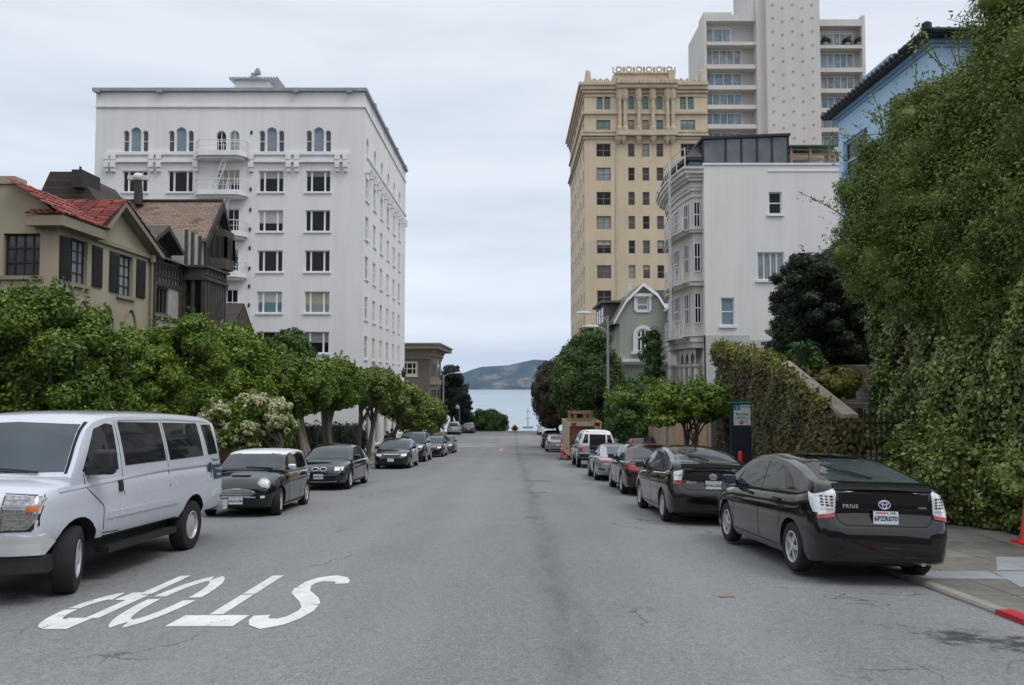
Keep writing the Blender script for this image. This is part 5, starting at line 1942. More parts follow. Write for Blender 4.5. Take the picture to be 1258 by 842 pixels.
# ------------------------------------------------------------------ blue house
def blue_house():
 X = 12.2
 Yn, Yb = atx(1147, X, 50), atx(1030, X, 160)
 zb = gz(Yn) - .5
 D, W = Yb - Yn, 9.0
 H = zat(50, Yn) - zb
 root = empty('blue_house', (X, Yn, zb), label='sky-blue house with dark tiled eaves rising behind the tall leafy tree', cat='house')
 OS = (X, Yb, zb)
 zy = lambda py, px: zat(py, atx(px, X, py)) - zb
 yl = lambda px: Yb - atx(px, X, 190)
 o = [(yl(1036), yl(1066), zy(218, 1050), zy(166, 1050)), (yl(1036), yl(1066), zy(300, 1050), zy(240, 1050))]
 def wall(mb):
  mb.M = Matrix.Translation(-root.location) @ frame_of(OS, -S90); facade(mb, D, H, o, .15)
  mb.M = None
  mb.quad((0, 0, 0), (W, 0, 0), (W, 0, H), (0, 0, H)); mb.quad((0, D, 0), (W, D, 0), (W, D, H), (0, D, H)); mb.quad((W, 0, 0), (W, D, 0), (W, D, H), (W, 0, H))
 part(root, 'wall', M['blue_wall'], OS, 0, wall)
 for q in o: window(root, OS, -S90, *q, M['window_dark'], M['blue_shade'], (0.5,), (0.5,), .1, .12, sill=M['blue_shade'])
 def corn(mb):
  mb.M = None
  for e, za, zb_ in ((.06, H - .2, H - .1), (.16, H - .099, H)):
   mb.box(-e, 0.002, -e, D + e, za, zb_)
   mb.box(0.003, W, -e, 0.002, za, zb_)
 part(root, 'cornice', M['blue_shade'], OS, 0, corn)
 def roof(mb):
  mb.M = None
  a = .42
  z0 = H + .003
  mb.box(-a, W + a, -a, D + a, z0, z0 + .08)
  v = [(-a, -a, z0 + .081), (W + a, -a, z0 + .081), (W + a, D + a, z0 + .081), (-a, D + a, z0 + .081), (W / 2, W / 2, z0 + 1.2), (W / 2, D - W / 2 + 2, z0 + 1.2)]
  mb.add(v, [(0, 1, 4), (1, 2, 5, 4), (2, 3, 5), (3, 0, 4, 5)])
  k = -a
  while k < D + a:
   mb.lathe([(.085, -a - .06), (.085, -a + 1.5)], (0, k, z0 + .12), 'x', 8); k += .3
  k = -a
  while k < W:
   mb.lathe([(.085, -a - .06), (.085, -a + 1.5)], (k, 0, z0 + .12), 'y', 8); k += .3
  mb.lathe([(.14, 0), (.14, .2), (.05, .26)], (-a, -a, z0 + .1), 'z', 8)
 rf = part(root, 'roof', M['black_roof'], OS, 0, roof)
 def dm(mb):
  mb.M = None
  mb.box(1.2, 2.4, D - 2.0, D - .4, H, H + 1.25)
  mb.box(.9, 2.6, D - 2.3, D - .1, H + 1.251, H + 1.45)
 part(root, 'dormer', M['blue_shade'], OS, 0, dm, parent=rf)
blue_house()
# ------------------------------------------------------------------ vegetation
M['leaf_left'] = leaf_mat('leaf_left', [(0.01, 0.025, 0.006), (0.042, 0.092, 0.011), (0.1, 0.185, 0.018), (0.2, 0.285, 0.035)])
M['leaf_lime'] = leaf_mat('leaf_lime', [(0.017, 0.042, 0.006), (0.064, 0.132, 0.012), (0.14, 0.24, 0.022), (0.25, 0.335, 0.045)])
M['leaf_olive'] = leaf_mat('leaf_olive', [(0.024, 0.043, 0.01), (0.078, 0.125, 0.02), (0.15, 0.22, 0.036), (0.26, 0.33, 0.085)])
M['leaf_ivy'] = leaf_mat('leaf_ivy', [(0.012, 0.027, 0.007), (0.055, 0.095, 0.014), (0.15, 0.215, 0.035), (0.34, 0.39, 0.12)], 0.15, 0.42, 1.6)
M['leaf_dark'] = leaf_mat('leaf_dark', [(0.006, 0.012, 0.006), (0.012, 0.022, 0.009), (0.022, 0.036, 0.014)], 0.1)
M['leaf_deep'] = leaf_mat('leaf_deep', [(0.01, 0.026, 0.007), (0.03, 0.07, 0.014), (0.065, 0.13, 0.024), (0.12, 0.19, 0.04)], 0.2)
M['leaf_red'] = leaf_mat('leaf_red', [(0.03, 0.022, 0.012), (0.055, 0.032, 0.017), (0.045, 0.05, 0.018), (0.08, 0.06, 0.03)], 0.2)
M['leaf_brown'] = leaf_mat('leaf_brown', [(0.025, 0.017, 0.01), (0.075, 0.048, 0.025), (0.12, 0.082, 0.036), (0.07, 0.095, 0.022), (0.15, 0.12, 0.055)], 0.15, 0.6, 1.3)
M['leaf_yellow'] = leaf_mat('leaf_yellow', [(0.07, 0.09, 0.02), (0.16, 0.17, 0.03), (0.26, 0.22, 0.05)], 0.2)
M['leaf_blade'] = leaf_mat('leaf_blade', [(0.02, 0.06, 0.025), (0.05, 0.11, 0.05)], 0.2)
M['petal'] = leaf_mat('petal', [(0.3, 0.32, 0.14), (0.5, 0.49, 0.27), (0.6, 0.58, 0.4)], 0.3)
def leaf_cloud(name, P, N, size, mat, parent, seed, aspect=0.55, core=None, jitter=0.9, fold=0.25):
 """many small folded leaves as one mesh"""
 g = np.random.default_rng(seed)
 n = len(P)
 N = N + g.normal(0, jitter, (n, 3)) * 0.6
 N /= np.linalg.norm(N, axis=1, keepdims=True) + 1e-9
 T = g.normal(0, 1, (n, 3))
 T[:, 2] -= 0.4
 T -= N * np.sum(T * N, 1, keepdims=True)
 T /= np.linalg.norm(T, axis=1, keepdims=True) + 1e-9
 B = np.cross(N, T)
 L = size * g.uniform(0.5, 1.45, (n, 1)) * 0.5
 Wd = L * aspect * g.uniform(0.8, 1.2, (n, 1))
 V = np.empty((n, 4, 3))
 V[:, 0] = P - T * L
 V[:, 1] = P + B * Wd + N * Wd * fold - T * L * 0.15
 V[:, 2] = P + T * L
 V[:, 3] = P - B * Wd + N * Wd * fold - T * L * 0.15
 V = V.reshape(-1, 3)
 nv, nl, npoly = n * 4, n * 4, n
 li = np.arange(nl)
 if core is not None and len(core[0]):
  cv, cf = core
  V = np.vstack([V, cv])
  li = np.concatenate([li, (cf + n * 4).ravel()])
  npoly += len(cf)
 me = bpy.data.meshes.new(name)
 me.vertices.add(len(V))
 me.vertices.foreach_set('co', V.astype(np.float32).ravel())
 me.loops.add(len(li))
 me.loops.foreach_set('vertex_index', li.astype(np.int32))
 me.polygons.add(npoly)
 me.polygons.foreach_set('loop_start', np.arange(0, npoly * 4, 4, dtype=np.int32))
 me.materials.append(mat)
 me.update(calc_edges=True)
 return link(name, me, parent)
def sphere_grid(c, r, g, nu=10, nv=7):
 """lumpy closed quad shell used as the twiggy heart of a clump"""
 v, f = [], []
 for j in range(nv + 1):
  for i in range(nu):
   a, b = 2 * math.pi * i / nu, math.pi * j / nv
   k = 1 + g.normal(0, 0.1)
   v.append((c[0] + r[0] * k * math.sin(b) * math.cos(a), c[1] + r[1] * k * math.sin(b) * math.sin(a), c[2] + r[2] * k * math.cos(b)))
 for j in range(nv):
  for i in range(nu):
   f.append((j * nu + i, j * nu + (i + 1) % nu, (j + 1) * nu + (i + 1) % nu, (j + 1) * nu + i))
 return v, f
def cloud_from_blobs(blobs, per_m2, seed, heart=0.72, up=0.35, deep=0.45):
 g = np.random.default_rng(seed)
 Ps, Ns, cv, cf = [], [], [], []
 for c, r in blobs:
  c, r = np.array(c, float), np.array(r, float)
  area = 4 * math.pi * (((r[0] * r[1]) ** 1.6 + (r[0] * r[2]) ** 1.6 + (r[1] * r[2]) ** 1.6) / 3) ** (1 / 1.6)
  n = max(12, int(area * per_m2))
  d = g.normal(0, 1, (n, 3))
  d /= np.linalg.norm(d, axis=1, keepdims=True)
  # tufts: directions gathered round a few twig ends
  tw = g.normal(0, 1, (max(6, n // 26), 3))
  tw /= np.linalg.norm(tw, axis=1, keepdims=True)
  pick = g.integers(0, len(tw), n)
  use = g.random(n) < 0.6
  d[use] = tw[pick[use]] + g.normal(0, 0.16, (use.sum(), 3))
  d /= np.linalg.norm(d, axis=1, keepdims=True)
  lump = g.normal(0, 0.09, len(tw))
  rad = 1 - deep * g.random(n) ** 2.2 + np.where(use, lump[pick], g.normal(0, 0.04, n))
  Ps.append(c + d * r * rad[:, None])
  nn = d / r
  nn /= np.linalg.norm(nn, axis=1, keepdims=True)
  nn[:, 2] += up
  Ns.append(nn)
  if heart:
   v, f = sphere_grid(c, r * heart, g)
   b = len(cv)
   cv += v
   cf += [tuple(b + i for i in q) for q in f]
 return np.vstack(Ps), np.vstack(Ns), (np.array(cv), np.array(cf, dtype=int)) if heart else None
def envelope_blobs(c, r, n, seed, k=0.34, power=2.6, flat=0.0):
 """clumps packed along the skin of a rounded-box envelope"""
 g = np.random.default_rng(seed)
 c, r = np.array(c, float), np.array(r, float)
 out = [(c, r * 0.62)]
 for i in range(n):
  z = 1 - 2 * (i + 0.5) / n
  a = i * 2.399963 + g.normal(0, 0.25)
  d = np.array([math.cos(a) * math.sqrt(1 - z * z), math.sin(a) * math.sqrt(1 - z * z), z])
  s = 1 / (np.sum(np.abs(d) ** power)) ** (1 / power)
  kk = k * g.uniform(0.7, 1.3)
  br = np.clip(np.array([1, 1, 0.85]) * kk * np.mean(r), 0, r * 0.6)
  p = c + d * s * (r - br * 0.85)
  out.append((p, br))
 return out
def tree(name, label, cat, c, r, n, size, dens, mat, base, seed, trunk=0.12, stems=1, bark='bark', group=None, k=0.34, power=2.6, heart=0.72, limbs=5, extra=(), shoots=0, aspect=0.55, up=0.35):
 root = empty(name, base, label=label, cat=cat, group=group)
 L = np.array(base, float)
 blobs = envelope_blobs(np.array(c) - L, r, n, seed, k, power) + [(np.array(q) - L, rr) for q, rr in extra]
 P, N, core = cloud_from_blobs(blobs, dens, seed + 1, heart, up)
 if shoots:                               # fresh upright sprigs that break the clipped outline
  gs = np.random.default_rng(seed + 9)
  top = np.where((N[:, 2] > .55) & (P[:, 2] > np.quantile(P[:, 2], .5)))[0]
  for i in gs.choice(top, shoots):
   m = int(gs.integers(9, 17))
   h = gs.uniform(.12, .42)
   t = gs.random((m, 1))
   lean = np.array([gs.normal(0, .25), gs.normal(0, .25), 1]) * h
   P = np.vstack([P, P[i] + lean * t + gs.normal(0, size * .28, (m, 3))])
   N = np.vstack([N, gs.normal(0, 1, (m, 3)) + [0, 0, .3]])
 leaf_cloud('crown', P, N, size, mat, root, seed + 2, aspect, core)
 g = np.random.default_rng(seed + 3)
 mb = MB()
 cc = np.array(c) - L
 for s in range(stems):
  off = g.normal(0, 1, 2) * (0.18 if stems > 1 else 0)
  top = cc + np.array([off[0] * 2.5, off[1] * 2.5, -r[2] * 0.55])
  b = np.array([off[0], off[1], -0.2])
  pts = [b + (top - b) * t + np.append(g.normal(0, 0.05, 2) * (0 < t < 1), 0) for t in (0, .25, .5, .75, 1)]
  mb.tube(pts, [trunk * 1.25, trunk, trunk * .92, trunk * .85, trunk * .7], 9)
  for q in range(limbs):
   tg = blobs[int(g.integers(1, len(blobs)))][0]
   st = np.array(pts[2]) + (np.array(pts[4]) - np.array(pts[2])) * g.random()
   tg = cc + (tg - cc) * 0.8
   mid = st + (tg - st) * .5 + np.array([0, 0, .12])
   mb.tube([st, mid, tg], [trunk * .55, trunk * .4, trunk * .16], 6)
 mb.build('trunk', M[bark], root, smooth=60)
 return root
def px_tree(name, label, cat, px0, px1, py0, py1, Y, mat, seed, depth=None, n=26, size=0.14, dens=150, base=None, **kw):
 a, b = at(px0, (py0 + py1) / 2, Y), at(px1, (py0 + py1) / 2, Y)
 z1, z0 = zat(py0, Y), zat(py1, Y)
 rx, rzv = (b.x - a.x) / 2, (z1 - z0) / 2
 ry = depth / 2 if depth else rx
 c = ((a.x + b.x) / 2, Y + (0 if not depth else 0), (z0 + z1) / 2)
 bx = c[0] if base is None else at(base, 500, Y).x
 return tree(name, label, cat, c, (rx, ry, rzv), n, size, dens, M[mat], (bx, Y, wz(bx, Y)), seed, **kw)
GL = 'clipped street trees along the left pavement'
px_tree('hedge_tree', 'big bushy dark green tree hedge behind the white van', 'tree', -75, 138, 362, 600, 16.5, 'leaf_left', 101, 3.4, 60, 0.09, 900, shoots=260, trunk=.16, stems=3, k=.22, power=3.4, bark='bark_pale', extra=[(at(68, 372, 16.2), (.35, .4, .3)), (at(52, 378, 16.0), (.4, .4, .35)), (at(20, 380, 15.8), (.4, .5, .3))])
px_tree('hedge_tree', 'rounded bright green tree hedge between white van and small white-roofed car', 'tree', 118, 288, 402, 585, 24, 'leaf_lime', 111, 2.6, 56, 0.095, 740, shoots=260, trunk=.16, stems=2, k=.22, power=3.0, bark='bark_pale', extra=[(at(240, 402, 24), (.5, .6, .4))])
px_tree('street_tree', 'tall green tree right of the half-timbered house bay', 'tree', 228, 338, 402, 520, 28, 'leaf_lime', 121, 4, 36, 0.12, 400, shoots=150, k=.26, trunk=.14, bark='bark_pale', base=300)
px_tree('street_tree', 'wide clipped green street tree above the dark convertible', 'tree', 280, 410, 438, 512, 31.5, 'leaf_left', 131, 4.4, 44, 0.12, 400, shoots=200, trunk=.15, stems=2, bark='bark_pale', group=GL, base=377, limbs=6, k=.24)
px_tree('street_tree', 'clipped street tree with pale trunk just beyond the dark convertible', 'tree', 372, 446, 441, 504, 39, 'leaf_left', 141, 4.6, 34, 0.13, 320, shoots=150, trunk=.14, stems=2, bark='bark_pale', group=GL, base=412, limbs=9, k=.3)
px_tree('street_tree', 'clipped street tree with forked trunk beside the dark green sedan', 'tree', 424, 492, 453, 500, 46, 'leaf_olive', 151, 5, 32, 0.14, 260, shoots=110, trunk=.14, stems=2, bark='bark', group=GL, base=447, limbs=8, k=.3)
px_tree('street_tree', 'smaller clipped street tree above the second car behind the green sedan', 'tree', 462, 522, 470, 514, 54, 'leaf_olive', 161, 6, 22, 0.18, 130, trunk=.14, stems=1, group=GL, base=478, limbs=6, k=.3)
px_tree('street_tree', 'low spreading street tree with reddish tips in front of the brown house', 'tree', 486, 549, 486, 535, 63, 'leaf_olive', 171, 7, 22, 0.2, 100, trunk=.15, stems=1, group=GL, base=500, limbs=6, k=.3, extra=[(at(535, 500, 63), (.8, 1, .6))])
px_tree('garden_tree', 'dark rounded tree against the foot of the white apartment block', 'tree', 322, 386, 404, 470, 50, 'leaf_deep', 181, 4, 20, 0.18, 120, trunk=.15)
# flowering shrub behind the small white-roofed car
def flower_shrub():
 Y = 22.4
 a, b = at(248, 515, Y), at(367, 515, Y)
 c = ((a.x + b.x) / 2, Y, (zat(487, Y) + zat(556, Y)) / 2)
 r = ((b.x - a.x) / 2, .8, (zat(487, Y) - zat(556, Y)) / 2)
 root = tree('flowering_shrub', 'broad flat-topped shrub full of creamy white flower clusters', 'shrub', c, r, 26, .13, 330, M['leaf_left'], (c[0], Y, wz(c[0], Y)), 201, trunk=.09, stems=3, k=.34, bark='bark')
 L = np.array(root.location)
 g = np.random.default_rng(207)
 Ps, Ns = [], []
 blobs = envelope_blobs(np.array(c) - L, np.array(r) * 1.03, 26, 201, .34)
 for i in range(330):
  bc, br = blobs[int(g.integers(1, len(blobs)))]
  d = g.normal(0, 1, 3)
  d[1] -= .8
  d[2] += .9
  d /= np.linalg.norm(d)
  p = bc + d * br * 1.03
  m = 26
  q = g.normal(0, 1, (m, 3))
  q /= np.linalg.norm(q, axis=1, keepdims=True)
  Ps.append(p + q * g.uniform(.04, .1)); Ns.append(q + d * .6)
 leaf_cloud('flowers', np.vstack(Ps), np.vstack(Ns), .075, M['petal'], root, 209, .8)
flower_shrub()
# far trees and the round bush at the crest
px_tree('tree', 'dark dense tree beyond the crossing behind the left street lamp', 'tree', 536, 572, 448, 512, 126, 'leaf_dark', 211, 7, 20, .4, 26, trunk=.3, base=556)
px_tree('tree', 'dark drooping tree beside the far parked silver car', 'tree', 556, 580, 476, 524, 121, 'leaf_dark', 221, 5, 16, .38, 28, trunk=.25)
px_tree('bush', 'big rounded dark bush at the crest of the street', 'bush', 572, 624, 503, 541, 121, 'leaf_deep', 231, 5.5, 22, .3, 45, trunk=.1, stems=3, power=3.2, extra=[(at(610, 519, 120.5), (1.6, 1.5, 1.5))])
GR = 'leafy trees on the right pavement'
px_tree('street_tree', 'large dense dark green tree behind the right street lamp', 'tree', 678, 764, 415, 530, 56, 'leaf_deep', 241, 7, 44, .19, 170, trunk=.22, k=.3, power=2.1, shoots=160, extra=[(at(728, 416, 55), (1.3, 1.4, .8)), (at(700, 470, 54), (1.3, 1.4, 1.4))], base=742)
px_tree('street_tree', 'reddish brown-leaved tree overhanging the far right cars', 'tree', 655, 706, 442, 526, 76, 'leaf_red', 251, 6, 26, .22, 110, power=2.0, k=.4, shoots=60, trunk=.18, base=690, extra=[(at(664, 480, 76), (.9, 1, 1.0)), (at(676, 512, 75), (1.1, 1, 1.1))])
px_tree('street_tree', 'dark layered tree over the pickup with the white camper top', 'tree', 742, 830, 464, 552, 41, 'leaf_deep', 261, 4, 38, .15, 220, trunk=.12, k=.3, power=2.0, shoots=110, base=790, stems=2)
px_tree('young_tree', 'thin young tree in front of the arched window of the green house', 'tree', 786, 817, 402, 486, 45, 'leaf_deep', 271, 1.6, 12, .17, 120, trunk=.05, k=.45, heart=.5, bark='bark_pale')
px_tree('street_tree', 'small spreading light green street tree before the plywood hoarding', 'tree', 788, 906, 469, 519, 24.5, 'leaf_lime', 281, 2.4, 34, .1, 360, shoots=70, trunk=.055, stems=2, k=.26, heart=.6, base=857, limbs=7, extra=[(at(812, 515, 24), (.5, .5, .28)), (at(760, 488, 25.5), (.5, .4, .2))])
# clipped dark yew above the stairs
px_tree('clipped_yew', 'nearly black clipped evergreen between white building and ivy wall', 'tree', 958, 1082, 312, 444, 23.5, 'leaf_dark', 291, 3.2, 90, .08, 560, trunk=.15, power=6, k=.2, base=1025, shoots=60, heart=.72, up=.15, extra=[(at(1040, 322, 23.2), (.6, .7, .6)), (at(1022, 378, 23.5), (1.25, 1.2, 1.35)), (at(1074, 375, 23.5), (.6, 1, 1.6)), (at(992, 352, 23.4), (.75, .9, .7)), (at(984, 404, 23.4), (.6, .9, .7)), (at(1060, 430, 23.3), (.9, .9, .8)), (at(1045, 345, 23.4), (.8, .9, .8))])
# ------------------------------------------------------------------ the tall ivy wall and the leafy tree above it
def ivy_wall():
 X, Y0_, Y1_ = 8.55, 11.0, 18.9
 zb = wz(X, 15)
 root = empty('ivy_hedge', (X, Y0_, wz(X, Y0_)), label='tall ivy-covered hedge wall rising straight from the right pavement', cat='hedge')
 L = np.array(root.location)
 g = np.random.default_rng(301)
 zt = zat(318, 17) - L[2]
 zlow = gz(Y1_) - gz(Y0_) - .2
 D = Y1_ - Y0_
 # woody heart: a lumpy slab
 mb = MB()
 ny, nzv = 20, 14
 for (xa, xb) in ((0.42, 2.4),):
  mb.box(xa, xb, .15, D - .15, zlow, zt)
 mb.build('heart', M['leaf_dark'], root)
 Ps, Ns = [], []
 n = 92000
 y, z = g.uniform(0, D, n), g.uniform(zlow, zt + .4, n)
 bulge = .09 * np.sin(y * 1.7 + 1.3 * np.sin(z * 1.1)) + .08 * np.sin(z * 1.9 + y * .8) + .06 * np.sin(y * 4.1 + z * 3.3)
 x = -.02 - bulge + g.normal(0, .06, n) + .3 * g.random(n) ** 1.3
 gap = np.sin(y * 3.7 + 2.1 * np.sin(z * 2.3)) * np.sin(z * 4.3 + 1.7 * np.sin(y * 2.9)) + .35 * np.sin(y * 11 + z * 7)
 keep = (gap < .78) | (g.random(n) < .4)
 x, y, z, gap = x[keep], y[keep], z[keep], gap[keep]
 x += np.clip(gap, 0, 1) * .22
 n = len(x)
 Ps.append(np.c_[x, y, z]); Ns.append(np.tile([-1, -.15, .35], (n, 1)))
 q = g.choice(n, 1500)
 leaf_cloud('dead_leaves', np.c_[x, y, z][q] + [-.03, 0, 0], np.tile([-1., -.2, .2], (1500, 1)), .085, M['leaf_brown'], root, 305, .6)
 sm = MB()
 for i in range(16):
  y0, z0 = g.uniform(.2, D - .2), zlow
  pts = [(.2 + g.normal(0, .03), y0, z0)]
  while pts[-1][2] < zt - .5: pts.append((.16 + g.normal(0, .05), pts[-1][1] + g.normal(0, .22), pts[-1][2] + g.uniform(.35, .7)))
  sm.tube(pts, list(np.linspace(.03, .01, len(pts))), 5)
 sm.build('stems', M['bark_pale'], root)
 n = 7000                                   # the far end, turned towards the street below
 x, z = g.uniform(0, 1.6, n), g.uniform(zlow, zt, n)
 Ps.append(np.c_[x, D + g.normal(0, .06, n), z]); Ns.append(np.tile([0, 1, .2], (n, 1)))
 n = 7000
 x, z = g.uniform(0, 1.6, n), g.uniform(zlow, zt, n)
 Ps.append(np.c_[x, g.normal(0, .06, n), z]); Ns.append(np.tile([0, -1, .2], (n, 1)))
 leaf_cloud('ivy', np.vstack(Ps), np.vstack(Ns), .085, M['leaf_ivy'], root, 303, .75, None, .75)
 return root
ivy_wall()
def ivy_shrubs():
 for i, (px, py, Y, r, lab) in enumerate((
   (1150, 583, 15.6, (.85, 1.35, 1.0), 'rounded ivy mound at the foot of the tall ivy wall behind the nearest black car'),
   (1225, 600, 14.2, (.5, 1.2, .8), 'low ivy mound beside the orange traffic cone'),
   (1083, 556, 18.0, (.6, .9, .6), 'bright variegated ivy clump at the end of the ivy wall by the dark gate'))):
  c = at(px, py, Y)
  bz = wz(c.x, Y)
  root = empty('ivy_mound', (c.x, Y, bz), label=lab, cat='shrub')
  c2 = np.array((0, 0, c.z - bz))
  P, N, core = cloud_from_blobs(envelope_blobs(c2, r, 18, 311 + i, .38), 950, 313 + i, .8, .25)
  leaf_cloud('ivy', P, N, .08, M['leaf_ivy'], root, 317 + i, .75, core)
ivy_shrubs()
def big_right_tree():
 spec = [(1074, 236, 18.0, .85), (1058, 290, 18.4, .65), (1100, 204, 17.6, .85), (1120, 250, 17.0, 1.3), (1085, 320, 17.4, .95), (1140, 152, 16.6, .9),
   (1160, 190, 16.2, 1.3), (1202, 140, 15.8, .9), (1180, 290, 15.8, 1.3), (1215, 150, 15.2, 1.3), (1238, 88, 14.8, .85), (1235, 230, 14.6, 1.3),
   (1250, 110, 14.2, 1.2), (1262, 20, 13.8, 1.0), (1290, 60, 13.4, 1.2), (1290, 170, 13.4, 1.3), (1265, 310, 13.8, 1.1), (1215, 350, 14.6, .9), (1140, 345, 16.4, .9),
   (1300, 270, 13.0, 1.2), (1330, 120, 12.8, 1.3), (1112, 162, 17.3, .4), (1172, 112, 16.2, .4), (1212, 98, 15.6, .35), (1250, 44, 14.2, .45), (1048, 232, 18.3, .3), (1044, 306, 18.5, .3),
   (1285, -20, 13.4, .8), (1240, 385, 14.2, .7)]
 bx, by = 10.1, 15.6
 root = empty('leafy_tree', (bx, by, wz(bx, by)), label='huge leafy olive-green tree spilling over the top of the ivy wall', cat='tree')
 L = np.array(root.location)
 g = np.random.default_rng(331)
 blobs = []
 for px, py, Y, r in spec:
  p = np.array(at(px, py, Y)) - L
  blobs.append((p, np.array((r * .95, r * 1.05, r * .9))))
  for q in range(3):
   d = g.normal(0, 1, 3)
   d[0] -= .5
   d /= np.linalg.norm(d)
   blobs.append((p + d * r * .8, np.array((1, 1, .8)) * r * g.uniform(.3, .48)))
  blobs.append((p + np.array((r * .9 + .5, .2, -.1)), np.array((r, r, r))))
 P, N, core = cloud_from_blobs(blobs, 640, 333, .66, .5, .5)
 # feathery sprays standing out from the crown
 idx = g.choice(np.where((N[:, 0] < .35))[0], 2600)
 sp, sn = [], []
 for i in idx:
  d = N[i] / np.linalg.norm(N[i]) + g.normal(0, .45, 3) + [0, 0, .25]
  m = int(g.integers(10, 18))
  t = g.random((m, 1))
  ln = g.uniform(.15, .36)
  sp.append(P[i] + d * t * ln - np.array([0, 0, .25]) * t * t * ln + g.normal(0, .025, (m, 3))); sn.append(g.normal(0, 1, (m, 3)) + [0, -.2, .5])
 P, N = np.vstack([P] + sp), np.vstack([N] + sn)
 leaf_cloud('crown', P, N, .07, M['leaf_olive'], root, 335, .4, core, 1.0)
 # loose twigs at the street edge
 mb, tp, tn = MB(), [], []
 for i in range(46):
  px, py, Y = [(1040, 200, 18.4), (1032, 260, 18.5), (1036, 310, 18.6), (1070, 170, 18), (1110, 125, 17.2), (1150, 105, 16.4), (1200, 90, 15.6), (1240, 40, 14.6)][i % 8]
  a = np.array(at(px + g.uniform(0, 30), py + g.uniform(-25, 25), Y + g.uniform(-.4, .4))) - L
  d = g.normal(0, 1, 3) * .55 + np.array((-.45, -.2, .55 if i % 8 > 2 else .1))
  b = a + d * g.uniform(.5, 1.0)
  mb.tube([a, (a + b) / 2 + g.normal(0, .05, 3), b], [.012, .009, .005], 5)
  for k in range(26):
   t = g.uniform(.25, 1.05)
   tp.append(a + (b - a) * t + g.normal(0, .07, 3)); tn.append(g.normal(0, 1, 3))
 leaf_cloud('twig_leaves', np.array(tp), np.array(tn), .1, M['leaf_olive'], root, 339, .42)
 mb.tube([(0, 0, 0), (.1, .1, 3), (-.2, 0, 5.5)], [.3, .26, .2], 10)
 for px, py, Y, r in spec[::2]:
  p = np.array(at(px, py, Y)) - L
  mb.tube([(-.1, 0, 4.6), ((p[0] - .1) / 2 + .2, p[1] / 2, (4.6 + p[2]) / 2), tuple(p)], [.14, .1, .04], 7)
 mb.build('trunk', M['bark'], root, smooth=60)
big_right_tree()
